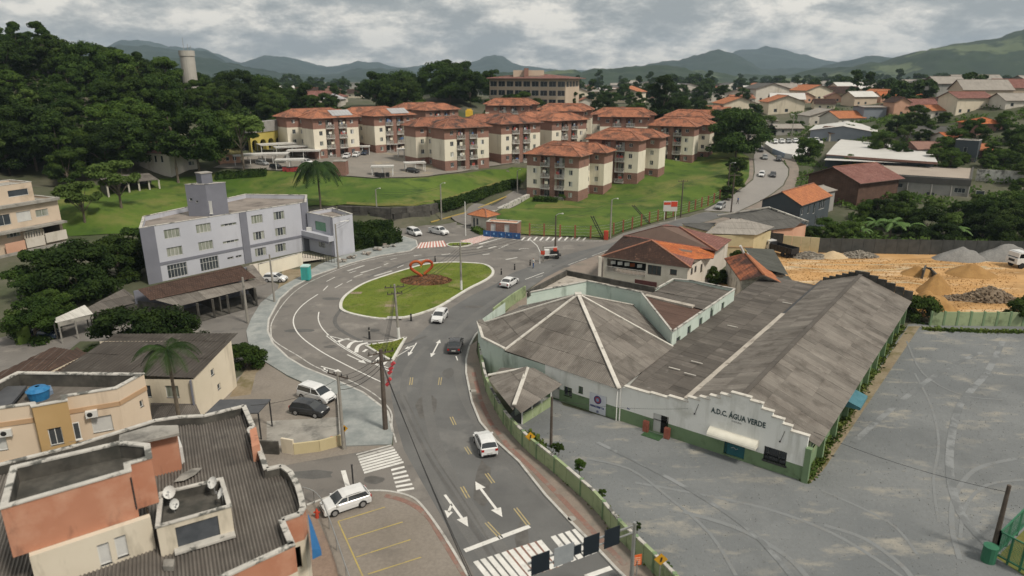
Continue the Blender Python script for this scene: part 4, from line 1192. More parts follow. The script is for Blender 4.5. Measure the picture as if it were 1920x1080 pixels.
for i in range(len(pts)-1):
 a,c=Vector(pts[i]),Vector(pts[i+1])
 dd=(c-a).normalized()*.02
 q=MB();q.bar((*(a+dd),.72),(*(c-dd),.72),.16,1.44);q.build('wall_panel',m_lime,pw)
 q=MB();q.bar((*a,1.48),(*c,1.48),.24,.09);q.build('coping',m_coping if i%3 else m_lime,pw)
 if i%2==0:
  q=MB();q.bar((a.x,a.y,0),(a.x,a.y,1.56),.26,.26);q.build('pillar',m_gwall,pw)
pw2=thing('low_street_wall','low pale green wall along the road bend beside the pyramid-roofed wing','wall',(*P(960,575),0))
pts2=smooth_open(PP([(925,600),(955,576),(985,556)]),2)
for i in range(len(pts2)-1):
 q=MB();q.bar((*pts2[i],.8),(*pts2[i+1],.8),.18,1.6);q.build('wall_panel',m_lime,pw2)
yw=thing('yard_wall','pale green wall between the sand yard and the grey gravel lot','wall',(*P(1820,608),0))
a,c=Vector(P(1743,610)),Vector(P(1965,612))
for i in range(9):
 p,r_=a.lerp(c,i/9),a.lerp(c,(i+1)/9)
 q=MB();q.bar((p.x+.03,p.y,.9),(r_.x-.03,r_.y,.9),.16,1.8);q.build('wall_panel',m_lime,yw)
 q=MB();q.bar((p.x,p.y,0),(p.x,p.y,1.9),.25,.25);q.build('pillar',m_gwall,yw)
tb=thing('blue_awning_box','small blue sloping canopy on the side wall of the club hall','canopy',(*F(FLEN+.6,13),1.6))
b=MB();M_=Matrix.Translation((*F(FLEN+.2,12),1.9))@Matrix.Rotation(fang+math.pi/2,4,'Z')
b.face([tuple(M_@Vector(p))for p in((0,0,.3),(0,-1.3,-.1),(3.0,-1.3,-.1),(3.0,0,.3))]);b.face([tuple(M_@Vector(p))for p in((0,-1.3,-.1),(0,-1.3,-.35),(3,-1.3,-.35),(3.0,-1.3,-.1))]);b.face([tuple(M_@Vector(p))for p in((0,0,.3),(0,0,-.35),(0,-1.3,-.35),(0,-1.3,-.1))])
b.build('canopy_sheet',mat('teal canopy',(.06,.17,.21),(.08,.2,.25),scale=2),tb)
m_lil=mat('lilac grey render',(0.42,0.43,0.48),(0.465,0.475,0.525),scale=.25,rough=.9,stain=((.32,.325,.36),.5,.55,.78,(1,1,.15)))
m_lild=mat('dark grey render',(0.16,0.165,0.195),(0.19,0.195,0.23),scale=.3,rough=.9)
m_roofd=mat('flat roof screed',(0.27,0.235,0.21),(0.21,0.185,0.165),scale=.35,rough=.95,stain=((.12,.105,.095),.3,.5,.7),stain2=((.42,.39,.36),.5,.64,.76))
zr=8.6
A=P(261,428,zr);Bm=P(447,401.5,zr);Bs=P(436,403,zr);C_=P(574,379,zr);D_=P(516,365,zr);E_=P(460,364,zr);F_=P(400,384,zr);G_=P(268,406,zr)
C_=(C_[0],C_[1])
lil=[A,C_,(C_[0]-2,C_[1]+7.5),D_,E_,G_]
tot=math.hypot(C_[0]-A[0],C_[1]-A[1])
k4='four'
wn_={0:[(3.3,5.6,6.35,7.75,'curt4'),(8.1,10.4,6.35,7.75,'curt4'),(3.3,5.6,3.55,4.95,'curt4'),(8.1,10.4,3.55,4.95,'curt4'),(3.0,5.9,.2,2.3,'six'),(8.0,10.9,.2,2.3,'six'),(12.0,14.6,6.75,7.15,'four'),(12.0,14.6,3.95,4.35,'four'),(12.4,13.4,1.25,1.65,'two'),(13.8,14.8,1.25,1.65,'two'),(17.2,19.2,6.35,7.75,'curt4'),(21.2,23.2,6.35,7.75,'four'),(17.2,19.2,3.55,4.95,'four'),(21.2,23.2,3.55,4.95,'four'),(17.2,19.2,.75,2.15,'four'),(20.9,22.9,.75,2.15,'four')]}
sc_=tot/27.6
wn_[0]=[(a*sc_,c*sc_,d,e,k)for a,c,d,e,k in wn_[0]]
lb=block('office_building','lilac grey three-storey building with rooftop tower beside the roundabout','building',lil,0,zr,m_lil,wn_,par=.7,mroof=m_roofd,depth=.2)
dv=Vector((C_[0]-A[0],C_[1]-A[1])).normalized();dn=Vector((dv.y,-dv.x))
def LF(s,k,z):return(A[0]+dv.x*s+dn.x*k,A[1]+dv.y*s+dn.y*k,z)
for s0,s1,z0,z1 in((-.02,2.0*sc_,0,zr-.02),(15.2*sc_,16.4*sc_,0,zr-.02),(tot-1.2,tot+.03,0,zr-.02)):
 q=MB();q.bar(LF(s0,.06,(z0+z1)/2),LF(s1,.06,(z0+z1)/2),.18,z1-z0);q.build('pilaster',m_lild,lb)
q=MB();q.bar(LF(2.0,.03,2.75),LF(tot-1.2,.03,2.75),.12,.42);q.build('string_course',m_lild,lb)
Ta,Tb,Tc=P(354,401,zr-.3),P(392,401,zr-.3),P(429,396,zr-.3)
Td=(Ta[0]+Tc[0]-Tb[0],Ta[1]+Tc[1]-Tb[1])
tw=thing('stair_tower','grey stair and lift tower with a white door on the lilac building roof','tower',(*Tb,zr))
block('','','',[Ta,Tb,Tc,Td],zr-.4,13.1,m_lild,{0:[(.4,.9,2.2,2.7,'one'),(1.4,1.8,1.9,2.3,'one'),(3.1,3.9,.1,2.2,'shut')]},par=.35,mroof=m_roofd,parent=tw)
c=centroid([Ta,Tb,Tc,Td])
wtk=thing('rooftop_water_tank','small grey water tank box on top of the grey stair tower','water tank',(c[0],c[1],12.8))
q=MB();M_=Matrix.Translation((c[0]-.3,c[1]+.6,12.8))@Matrix.Rotation(math.atan2(dv.y,dv.x),4,'Z');q.box(-.9,-.9,0,.9,.9,1.9,0,M_);q.build('tank_wall',m_lild,wtk)
q=MB();q.box(-1,-1,1.9,1,1,2.05,0,M_);q.build('tank_lid',m_conc,wtk)
an=thing('lower_annex','two-storey lilac annex with green glazed balcony at the corner','annex',(*P(600,480),0))
an0=C_;zr2=6.6
p0=P(583,484,0);p1=P(629,482,0);p1=(p1[0],p1[1]);p0=(C_[0]+.1,C_[1]-.6)
dd=(Vector(p1)-Vector(p0)).normalized();nn=Vector((-dd.y,dd.x))
p2=tuple(Vector(p1)+nn*4.2);p3=tuple(Vector(p0)+nn*5.5)
block('','','',[p0,p1,p2,p3],0,6.9,m_lil,{0:[(3.1*0.9,4.6,1.2,2.5,'four'),(2.2,5.3,4.1,5.7,None)]},par=.6,mroof=m_roofd,parent=an)
q=MB();a=Vector(p0)+dd*2.25+nn*.1;c=Vector(p0)+dd*5.25+nn*.1;q.bar((*a,4.9),(*c,4.9),.05,1.55)
q.build('green_glazing',mat('green glass',(.05,.17,.09),(.09,.24,.14),scale=1.2,rough=.15,spec=.8),an)
q=MB();a=Vector(p0)-nn*.5-dd*3.5;c=Vector(p1)-nn*.5;q.bar((*a,3.3),(*c,3.3),1.2,.9);q.build('balcony_parapet',m_lil,an)
q=MB();q.bar((*(a+nn*-.62),2.72),(*(c+nn*-.62),2.72),.1,.35);q.build('string_course',m_lild,an)
q=MB();a=Vector(p1)-dd*.35-nn*.05;q.bar((*a,0.1),(*a,6.85),.5,.3);q.build('pilaster',m_lild,an)
bw=thing('boundary_wall','cream boundary wall sloping along the lilac building above the pavement','wall',(*P(530,520),0))
q=[P(489,520),P(505,503),P(575,484)]
w0,w1,w2=P(468,504),P(486,521),P(566,496)
for a,c in((P(487,520),P(530,508)),(P(530,508),P(568,497))):
 s=MB();s.bar((*a,1.0),(*c,1.0),.15,2.2);s.build('wall_panel',m_cream,bw)
 s=MB();s.bar((*a,2.14),(*c,2.14),.22,.08);s.build('coping',m_coping,bw)
dr=thing('paved_ramp','pale paved ramp behind the boundary wall of the lilac building','ramp',(*P(540,495),0))
s=MB();s.polytop([P(468,502),P(487,519),P(570,496),P(612,490),P(569,481)],.5);s.build('ramp_surface',mat('pale paving',(.52,.47,.40),(.45,.40,.34),scale=.5,rough=.9),dr)
rl=thing('metal_railing','grey metal railing at the corner of the lilac building','railing',(*P(590,485),0))
a,c=Vector(P(568,488)),Vector(P(627,494))
for i in range(13):
 p=a.lerp(c,i/12);s=MB();s.bar((p.x,p.y,0),(p.x,p.y,1.3),.07,.07);s.build('baluster',m_blackm,rl)
for z in(.25,1.3):
 s=MB();s.bar((*a,z),(*c,z),.06,.06);s.build('rail',m_blackm,rl)
for k,(x,y,lbl)in enumerate(((562,437,'white air conditioner on the balcony of the lilac annex'),)):
 pass
m_claybr=mat('old brown tiles',(0.070,0.042,0.032),(0.095,0.056,0.042),scale=.6,rough=.92,tiles=(.28,.42),stain=((.15,.10,.075),.8,.62,.8),bump=.5)
sh=thing('workshop_shed','long open workshop shed with brown tiled roof and grey front slope','shed',(*P(400,560),0))
za,zb,zc=4.2,3.9,3.0
tl,tr_,mr2,ml=P(243,541,za),P(463,498,za),P(482,518,zb-.3),P(281,566,zb-.3)
fr_,fl_=P(556,545,2.9),P(285,573,2.8)
roof_sheets(sh,[(*P(282,564,3.4),3.4),(*P(480,521,3.4),3.4),(*P(451,499,4.5),4.5),(*P(258,541,4.5),4.5)],1.2,3.0,m_claybr,seed=61)
roof_sheets(sh,[(*P(336,575,2.6),2.6),(*P(482,538,2.6),2.6),(*P(480,521,3.3),3.3),(*P(283,563,3.3),3.3)],1.1,2.3,m_fc,seed=62)
roof_sheets(sh,[(*P(483,537,2.6),2.6),(*P(502,532,2.6),2.6),(*P(474,499,3.7),3.7),(*P(460,500,3.9),3.9)],1.1,2.3,m_fc,seed=63)
bk0,bk1=P(250,545,4.0),P(462,500,4.0)
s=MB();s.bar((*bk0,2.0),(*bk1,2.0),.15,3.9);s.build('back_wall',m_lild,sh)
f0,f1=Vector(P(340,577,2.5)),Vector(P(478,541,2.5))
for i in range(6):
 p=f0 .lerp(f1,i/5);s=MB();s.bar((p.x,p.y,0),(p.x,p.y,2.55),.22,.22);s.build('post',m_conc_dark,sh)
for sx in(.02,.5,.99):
 p=Vector(bk0).lerp(Vector(bk1),sx);q_=f0 .lerp(f1,sx);s=MB();s.bar((*p,1.6),(*q_,1.6),.15,2.0);s.build('cross_wall',m_conc_dark,sh)  # dark posts and cross walls paint the open shed's inner shade as colour
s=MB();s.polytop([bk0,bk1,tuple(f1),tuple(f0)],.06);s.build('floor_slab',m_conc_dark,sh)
s2=thing('low_shed','low shed with dirty grey roof left of the brown workshop roof','shed',(*P(220,580),0))
zz=2.6
roof_sheets(s2,[(*P(176,588,2.3),2.3),(*P(265,566,2.3),2.3),(*P(232,545,2.9),2.9),(*P(160,575,2.9),2.9)],1.1,2.4,m_fcd,seed=64)
s=MB();s.prism([P(180,588,2.3),P(262,568,2.3),P(234,549,2.6),P(165,575,2.6)],0,2.2);s.build('wall',m_conc_dark,s2)
s3_=thing('white_roof_carport','small open shelter with white sheet roof under the big trees','carport',(*P(140,605),0))
roof_sheets(s3_,[(*P(105,606,2.5),2.5),(*P(175,589,2.5),2.5),(*P(159,574,2.8),2.8),(*P(96,598,2.8),2.8)],1.1,3.4,mat('white sheet roof',(.55,.53,.49),(.62,.60,.56),scale=.6,ribs=(.2,.1),obj=.04),seed=65)
s=MB();s.bar((*P(108,607,2.4),2.25),(*P(174,590,2.4),2.25),.1,.5);s.build('fascia_board',m_conc,s3_)
for q in((110,608),(140,600),(172,591),(159,577),(100,600)):
 p=P(*q,2.4);s=MB();s.bar((*p,0),(*p,2.4),.12,.12);s.build('post',m_conc,s3_)
m_cw=mat('cream house wall',(0.62,0.55,0.43),(0.68,0.605,0.485),scale=.3,rough=.9,stain=((.45,.39,.30),.7,.55,.76,(1,1,.2)))
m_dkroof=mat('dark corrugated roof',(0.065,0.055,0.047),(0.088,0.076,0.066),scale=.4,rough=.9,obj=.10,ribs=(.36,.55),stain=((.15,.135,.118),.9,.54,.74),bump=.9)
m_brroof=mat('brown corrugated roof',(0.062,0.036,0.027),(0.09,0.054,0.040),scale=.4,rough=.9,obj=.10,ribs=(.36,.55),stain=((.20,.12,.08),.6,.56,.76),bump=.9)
zf,zk=4.35,5.0
Ra,Rb,Rc,Rd=P(364,710,zf),P(447,626,zk),P(215,626,zk),P(112,697,zf)
ch_=thing('cream_house','cream house with wide dark corrugated roof beside the pavement','house',(*P(400,740),0))
roof_sheets(ch_,[(*Rd,zf),(*Ra,zf),(*Rb,zk),(*Rc,zk)],1.1,3.6,m_dkroof,seed=71,corr=.36)
wa,wb_=P(361,712,zf-.1),P(434,644,zk-.35)
wc=(wb_[0]-13,wb_[1]);wd_=(wa[0]-14,wa[1]+.3)
b=MB()
fw=[(11.0,12.6,2.6,3.7),(7.9+5.0,13.9,2.6,3.7)]
Lf=math.hypot(wa[0]-wd_[0],wa[1]-wd_[1])
fo_=[(Lf-5.6,Lf-3.9,2.45,3.65,'one'),(Lf-2.6,Lf-1.4,2.45,3.65,'curt2')]
wall_face(b,wd_,wa,0,zf-.08,fo_)
so_=[(3.1,3.75,3.1,3.75,'one'),(3.9,4.5,1.3,1.9,'one')]
wall_face(b,wa,wb_,0,zf-.1,so_)
b.face([(*wa,zf-.1),(*wb_,zf-.1),(*wb_,zk-.05)])
wall_face(b,wb_,wc,0,zk-.1);wall_face(b,wc,wd_,0,zf-.1)
b.build('wall',m_cw,ch_)
for o in fo_:window(ch_,wd_,wa,0,o[:4],o[4])
for o in so_:window(ch_,wa,wb_,0,o[:4],o[4])
s=MB();p=(wa[0]+.0,wa[1]);s.bar((p[0]-.15,p[1]-.06,0),(p[0]-.15,p[1]-.06,zf-.1),.35,.1);s.build('corner_pilaster',m_lild,ch_)
s=MB();d=(Vector(wa)-Vector(wd_)).normalized();a=Vector(wd_)+d*(Lf-5.1);s.bar((*a,3.05),(*(a+d*.55),3.05),.3,.8);s.build('orange_curtain',mat('orange cloth',(.55,.26,.03),rough=.8),ch_)
lr=thing('brown_roof_outbuilding','older outbuilding with brown corrugated roof behind the beige flats','outbuilding',(*P(60,690),0))
roof_sheets(lr,[(*P(-90,742,3.3),3.3),(*P(135,742,3.3),3.3),(*P(163,660,4.4),4.4),(*P(101,652,4.4),4.4)],1.1,3.0,m_brroof,seed=72,corr=.36)
roof_sheets(lr,[(*P(60,740,3.7),3.7),(*P(175,700,3.7),3.7),(*P(168,660,4.6),4.6),(*P(143,649,4.6),4.6)],1.1,3.0,m_brroof,seed=73,corr=.36)
s=MB();s.prism([P(-60,742,3.2),P(120,742,3.2),P(160,662,4.0),P(102,656,4.0)],0,3.1);s.build('wall',m_cw,lr)
yr=thing('lean_to_roof','low grey lean-to roof below the cream house windows','lean-to',(*P(320,770),0))
roof_sheets(yr,[(*P(283,790,1.6),1.6),(*P(380,785,1.6),1.6),(*P(365,752,1.9),1.9),(*P(283,753,1.9),1.9)],1.1,2.4,m_fcd,seed=74)
s=MB();s.prism([P(283,792,1.5),P(378,787,1.5),P(363,754,1.7),P(285,755,1.7)],0,1.45);s.build('wall',m_cw,yr)
cp_=thing('dark_sunshade','dark flat sunshade roof on thin posts over the forecourt','sunshade',(*P(450,770),0))
m_shade=mat('charcoal sunshade',(.065,.068,.075),(.085,.088,.095),scale=1,rough=.6)
s=MB();s.polytop([P(385,775,2.6),P(484,776,2.5),P(508,750,2.5),P(412,747,2.7)],2.6);s.prism([P(385,775,2.6),P(484,776,2.5),P(508,750,2.5),P(412,747,2.7)],2.5,2.59);s.build('roof_panel',m_shade,cp_)
for q in((386,774),(484,775),(505,752),(414,749)):
 p=P(*q,2.5);s=MB();s.bar((*p,0),(*p,2.5),.1,.1);s.build('post',m_blackm,cp_)
m_bei=mat('pale beige render',(0.60,0.49,0.375),(0.655,0.54,0.42),scale=.3,rough=.9,stain=((.44,.35,.26),.6,.54,.76,(1,1,.15)))
m_must=mat('mustard render',(0.43,0.29,0.135),(0.47,0.32,0.155),scale=.3,rough=.9,stain=((.37,.25,.12),.5,.6,.8))
m_tan=mat('tan band render',(0.42,0.275,0.165),(0.46,0.305,0.185),scale=.4,rough=.9)
zB=8.6
bp_=[P(-70,776,zB),P(57,759,zB),P(60,764,zB),P(126,752,zB),P(124,744,zB),P(219,729,zB),P(270,701,zB),P(33,698,zB),P(-110,770,zB)]
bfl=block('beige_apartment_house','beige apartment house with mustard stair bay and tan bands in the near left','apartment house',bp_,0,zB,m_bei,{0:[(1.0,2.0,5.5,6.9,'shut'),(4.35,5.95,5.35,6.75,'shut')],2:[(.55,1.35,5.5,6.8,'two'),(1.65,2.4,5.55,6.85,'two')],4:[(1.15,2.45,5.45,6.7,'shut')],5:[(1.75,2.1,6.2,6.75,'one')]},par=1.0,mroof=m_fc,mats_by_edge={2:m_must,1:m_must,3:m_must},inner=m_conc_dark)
for i in(0,4,5):
 a,c=Vector(bp_[i]),Vector(bp_[i+1]);d=(c-a).normalized();n_=Vector((d.y,-d.x))*.02
 for z in(7.45,4.55,1.7):
  s=MB();s.bar((*(a+n_),z),(*(c+n_),z),.07,.33);s.build('tan_band',m_tan,bfl)
tk=thing('blue_water_tank','bright blue rounded water tank with cover on the beige flats roof','water tank',(*P(75,740,7.7),7.6))
mb_blue=mat('blue fibre tank',(.02,.13,.30),(.03,.19,.40),scale=3,rough=.45)
s=MB();c=Vector(P(74,745,7.7))
n8=16;rings=[(0.62,7.6),(.72,8.25),(.78,8.3),(.55,8.5),(.15,8.58)]
for j in range(len(rings)-1):
 for q in range(n8):
  t0,t1=2*math.pi*q/n8,2*math.pi*(q+1)/n8
  r0,z0=rings[j];r1_,z1=rings[j+1]
  s.face([(c.x+r0*math.cos(t0),c.y+r0*math.sin(t0),z0),(c.x+r0*math.cos(t1),c.y+r0*math.sin(t1),z0),(c.x+r1_*math.cos(t1),c.y+r1_*math.sin(t1),z1),(c.x+r1_*math.cos(t0),c.y+r1_*math.sin(t0),z1)])
s.build('tank_body',mb_blue,tk,smooth=True)
s=MB();s.prism([P(66,735,7.9),P(85,738,7.9),P(99,731,7.9),P(95,722,7.9),P(72,724,7.9)],7.6,7.9);s.build('tank_cover',mat('grey blue tarp',(.12,.17,.26),(.2,.26,.34),scale=2),tk)
sk=thing('dark_roof_hatch','dark flat panel roof at the left edge of the beige flats roof','roof panel',(*P(15,745,7.7),7.6))
s=MB();s.prism([P(-40,775,8.1),P(22,756,8.1),P(50,723,8.1),P(10,724,8.1)],7.9,8.1,bottom=True);s.build('panel',m_shade,sk)
ant=thing('roof_antenna','thin bent metal antenna frame on the beige flats roof','antenna',(*P(180,718,7.6),7.6))
s=MB();s.tube([(*P(175,719,7.6),7.6),(*P(191,705,8.2),8.3),(*P(200,715,7.6),7.6)],.05,4);s.build('antenna_frame',m_metal,ant)
def aircon(px,py,z,ang,lbl):
 p=P(px,py,z)
 t=thing('air_conditioner',lbl,'air conditioner',(*p,z-.3),group='air conditioner units on facades')
 M=Matrix.Translation((*p,z-.3))@Matrix.Rotation(ang,4,'Z')
 s=MB();s.box(-.36,-.3,0,.36,0,.5,0,M);s.build('housing',m_white,t)
 s=MB();s.face([tuple(M@Vector((-.10+.18*math.cos(k*math.pi/6),-.305,.25+.18*math.sin(k*math.pi/6))))for k in range(12)]);s.build('fan_grille',m_dark,t)
 s=MB();s.box(-.35,-.3,-.08,-.3,0,0,0,M);s.box(.3,-.3,-.08,.35,0,0,0,M);s.build('bracket',m_metal,t)
a0=math.atan2(bp_[5][1]-bp_[4][1],bp_[5][0]-bp_[4][0])
aircon(172,773,7.15,a0,'air conditioner above the shuttered window right of the mustard bay')
aircon(12,808,6.9,math.atan2(bp_[1][1]-bp_[0][1],bp_[1][0]-bp_[0][0]),'air conditioner at the shuttered window left of the mustard bay')
aircon(62,797,6.9,math.atan2(bp_[1][1]-bp_[0][1],bp_[1][0]-bp_[0][0]),'round grey air conditioner in the corner beside the mustard bay')
pA=(p0[0]+dd.x*.8-nn.x*.3,p0[1]+dd.y*.8-nn.y*.3)
t=thing('air_conditioner','white air conditioner on the balcony of the lilac annex','air conditioner',(*pA,3.75),group='air conditioner units on facades')
s=MB();s.box(pA[0]-.45,pA[1]-.2,3.76,pA[0]+.45,pA[1]+.2,4.4);s.build('housing',m_white,t)
m_or=mat('faded orange render',(0.41,0.185,0.115),(0.465,0.22,0.14),scale=.35,rough=.9,stain=((.20,.10,.07),.8,.56,.72,(1,1,.35)),stain2=((.52,.29,.20),.5,.52,.75))
m_crm2=mat('aged cream wall',(0.58,0.52,0.42),(0.64,0.58,0.475),scale=.3,rough=.9,stain=((.36,.32,.25),.8,.52,.72,(1,1,.3)))
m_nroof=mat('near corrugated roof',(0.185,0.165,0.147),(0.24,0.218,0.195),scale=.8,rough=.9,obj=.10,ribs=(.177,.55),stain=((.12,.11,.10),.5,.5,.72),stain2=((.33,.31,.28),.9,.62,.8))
m_nroofl=mat('pale corrugated strip',(0.36,0.315,0.27),(0.41,0.36,0.31),scale=.8,rough=.9)
z8=6.9;zp=7.45
outl=[(-40,1300),(553,1023),(533,977),(566,966),(573,953),(569,933),(562,910),(548,885),(530,872),(503,878),(488,836),(471,806),(478,800),(460,760),(383,779),(337,781),(290,788),(240,804),(130,838),(-40,880)]
om=PP(outl,zp)
on=thing('orange_building','near orange and cream corner building with corrugated roof, curved corner parapet and raised block','building',(*P(300,900,8),0))
b=MB();n=len(om);nl_=0
m_list=[m_or,m_crm2,m_conc,m_glass_teal]
for i in range(n):
 a,c=om[i],om[(i+1)%n]
 mi=0
 if 12<=i<=19 or i in(8,9):mi=2 if i in(13,14,15,16,17,18)else 0
 wall_face(b,a,c,5.9,zp,m=mi)
 L_=math.hypot(c[0]-a[0],c[1]-a[1])
 o=[(.25,L_-.25,4.2,5.6)]if(i in(2,3)and L_>.9)else[]
 wall_face(b,a,c,0,5.9,o,m=1)
b.build('wall',m_list,on)
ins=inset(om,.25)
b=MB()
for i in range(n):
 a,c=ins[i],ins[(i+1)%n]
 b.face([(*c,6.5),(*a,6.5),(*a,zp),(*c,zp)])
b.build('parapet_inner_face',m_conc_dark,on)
for i in range(n-1):
 a,c=om[i],om[(i+1)%n]
 L_=math.hypot(c[0]-a[0],c[1]-a[1])
 k=max(1,round(L_/.8))if 1<=i<=16 else 1
 for q in range(k):
  p=lp(a,c,q/k);r_=lp(a,c,(q+1)/k)
  di=(Vector(ins[(i+1)%n])-Vector(c)).normalized()
  e0=lp(a,c,(q+.5)/k)
  cen=(Vector(lp(ins[i],ins[(i+1)%n],(q+.5)/k))-Vector(e0))*.5
  s=MB();s.bar((p[0]+cen.x,p[1]+cen.y,zp+.04),(r_[0]+cen.x,r_[1]+cen.y,zp+.04),.32,.1);s.build('coping_stone',m_coping,on)
ra,rb=Vector(P(533,890,z8)),Vector(P(560,967,z8))
rv=(rb-ra).normalized();ru=Vector((-rv.y,rv.x))
o_=Vector(P(480,950,z8))
cols=[]
rnd=random.Random(5)
fieldpoly=[((Vector(p)-o_).dot(ru),(Vector(p)-o_).dot(rv))for p in inset(om,.22)]
u0=min(p[0]for p in fieldpoly);u1=max(p[0]for p in fieldpoly);v0=min(p[1]for p in fieldpoly);v1=max(p[1]for p in fieldpoly)
blkz=11.4
sheetw,sheetl,cr=1.06,2.44,.177
def clip_poly_cells(a0,b0,a1,b1,poly):
 """convex clip of the rectangle is impossible for a concave roof, so keep cells whose centre lies inside and let the parapet cover the rest"""
 return inside((a0+a1)/2,(b0+b1)/2,poly)
rest=MB();cnt=0
prm=[((Vector(p)-o_).dot(ru),(Vector(p)-o_).dot(rv))for p in ins]
u=u0
while u<u1:
 v=v0
 while v<v1:
  bm_=MB();ok=False
  nv=6
  for kk in range(24):
   s0=u+kk*sheetw/24;s1=s0+sheetw/24;sm=(s0+s1)/2
   run0=None
   for vv in range(nv+1):
    t0=v+vv*sheetl/nv
    inn=vv<nv and inside(sm,t0+sheetl/nv/2,prm)
    if inn and run0 is None:run0=t0
    if not inn and run0 is not None:
     z0_=z8+.055*math.cos(2*math.pi*s0/cr);z1_=z8+.055*math.cos(2*math.pi*s1/cr)
     W=lambda uu,vv_,zz:(o_.x+ru.x*uu+rv.x*vv_,o_.y+ru.y*uu+rv.y*vv_,zz-(vv_-v)*.012+.02)
     bm_.face([W(s0,run0,z0_),W(s0,t0,z0_),W(s1,t0,z1_),W(s1,run0,z1_)][::-1],[(s1+.089,run0),(s1+.089,t0),(s0+.089,t0),(s0+.089,run0)]);run0=None;ok=True
  if ok and v>v0-1:
   cy=o_.y+ru.y*(u+.5)+rv.y*(v+1)
   if cy>12:
    cc=(v-v0)/(v1-v0)
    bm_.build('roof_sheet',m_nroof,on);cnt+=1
  v+=sheetl
 u+=sheetw
s=MB();s.polytop(inset(om,.1),z8-.15);s.build('roof_deck',m_conc_dark,on)
q=[P(441,970,z8+.05),P(440,962,z8),P(540,910,z8),P(546,921,z8)]
s=MB()
bt=[P(1,955,blkz),P(245,884,blkz),P(243,871,blkz),P(284,859,blkz),P(280,834,blkz),P(226,829,blkz),P(22,876,blkz)]
rbk=thing('raised_roof_block','raised orange block with dark sunken flat roof on the near building','roof block',(*centroid(bt),8))
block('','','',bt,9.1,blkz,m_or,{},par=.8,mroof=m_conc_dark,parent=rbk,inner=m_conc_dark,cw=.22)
s=MB();wf=[Vector(bt[0]),Vector(bt[1])];d=(wf[1]-wf[0]).normalized();n_=Vector((d.y,-d.x))
wall_face(s,tuple(wf[0]+n_*.35+d*.6),tuple(wf[1]+n_*.35+d*.45),0,8.8,[(2.6,3.1,7.0,8.2),(3.35,3.85,7.1,8.3)],m=0)
a=wf[0]+n_*.35+d*.6;c=wf[1]+n_*.35+d*.45
s.face([(*a,8.8),(*c,8.8),(*(c-n_*.34),8.8),(*(a-n_*.34),8.8)])
wall_face(s,tuple(c),tuple(c-n_*2.2),0,8.8);wall_face(s,tuple(a-n_*.35),tuple(a),0,8.8)
s.build('cream_lower_wall',m_crm2,rbk)
for o in((2.6,3.1,7.0,8.2),(3.35,3.85,7.1,8.3)):window(rbk,tuple(a),tuple(c),0,o,'shut')
s=MB();s.bar((*(Vector(bt[1])+n_*.04-d*.05),9.3),(*(Vector(bt[1])+n_*.04-d*.05),11.1),.05,.05);s.build('drain_pipe',m_blackm,rbk)
gs=thing('small_slab_roof','small weathered grey slab roof against the wavy parapet','slab roof',(*P(270,815,9.5),8))
s=MB();s.prism([P(222,838,9.6),P(336,812,9.6),P(334,797,9.6),P(284,798,9.6),P(224,815,9.6)],9.45,9.6,bottom=True);s.build('slab',m_conc,gs)
s=MB();s.prism([P(226,836,9.4),P(330,812,9.4),P(330,799,9.4),P(228,817,9.4)],6.8,9.44);s.build('support_wall',m_or,gs)
gs2=thing('white_roof_cover','white sheet cover on the corrugated roof beside the orange block','cover',(*P(312,838,9),8))
s=MB();s.prism([P(287,858,8.0),P(342,838,8.0),P(335,818,8.0),P(286,830,8.0)],6.8,8.0);s.build('cover_sheet',m_shutter,gs2)
zt=8.6
tp_=[P(293,990,zt),P(433,950,zt),P(417,897,zt),P(300,925,zt)]
tkr=thing('tank_room','low cream tank room with dark sunken roof between corrugated roofs','roof room',(*centroid(tp_),8))
block('','','',tp_,6.8,zt,m_crm2,{0:[(.8,2.8,.25,1.5,None)]},par=.55,mroof=m_conc_dark,parent=tkr,inner=m_conc_dark,cw=.14)
a,c=Vector(tp_[0]),Vector(tp_[1]);d=(c-a).normalized();n_=Vector((d.y,-d.x))
s=MB();s.bar((*(a+d*.8-n_*.1),7.67),(*(a+d*2.8-n_*.1),7.67),.06,1.25);s.build('dark_panel',mat('slate blue panel',(.055,.062,.072),(.08,.088,.10),scale=1.5),tkr)
s=MB();s.bar((*(a+n_*.2+d*.6),7.08),(*(c+n_*.2),7.08),.5,.12);s.build('ledge',m_coping,tkr)
def dish(px,py,z,r,tilt,az,lbl):
 p=P(px,py,z)
 t=thing('satellite_dish',lbl,'satellite dish',(*p,z),group='satellite dishes on the near roof')
 M=Matrix.Translation((*p,z))@Matrix.Rotation(az,4,'Z')@Matrix.Rotation(tilt,4,'X')
 s=MB();N_=18
 for j in range(4):
  for q in range(N_):
   r0,r1_=r*j/4,r*(j+1)/4;t0,t1=2*math.pi*q/N_,2*math.pi*(q+1)/N_
   f=lambda rr,tt:tuple(M@Vector((rr*math.cos(tt),rr*1.1*math.sin(tt),.35*rr*rr/r)))
   s.face([f(r0,t0),f(r1_,t0),f(r1_,t1),f(r0,t1)][::1]if j else[f(0,0),f(r1_,t0),f(r1_,t1)])
 s.build('dish_reflector',mat('dish white',(.60,.60,.58),rough=.5),t,smooth=True)
 s=MB();s.tube([tuple(M@Vector((0,-r*.9,.3*r))),tuple(M@Vector((0,0,r*1.1)))],.012,4);s.box(-.05,-.05,r*1.05,.05,.05,r*1.2,0,M);s.build('feed_arm',m_metal,t)
 s=MB();s.tube([(p[0],p[1],z-.7),(p[0],p[1],z)],.03,5);s.build('mast',m_metal,t)
dish(318,923,8.95,.31,R(55),R(15),'round white satellite dish at the left corner of the tank room, facing up')
dish(400,905,8.95,.29,R(55),R(-20),'white satellite dish at the upper right corner of the tank room')
dish(416,925,8.85,.28,R(60),R(-55),'white satellite dish on the right parapet of the tank room, turned away')
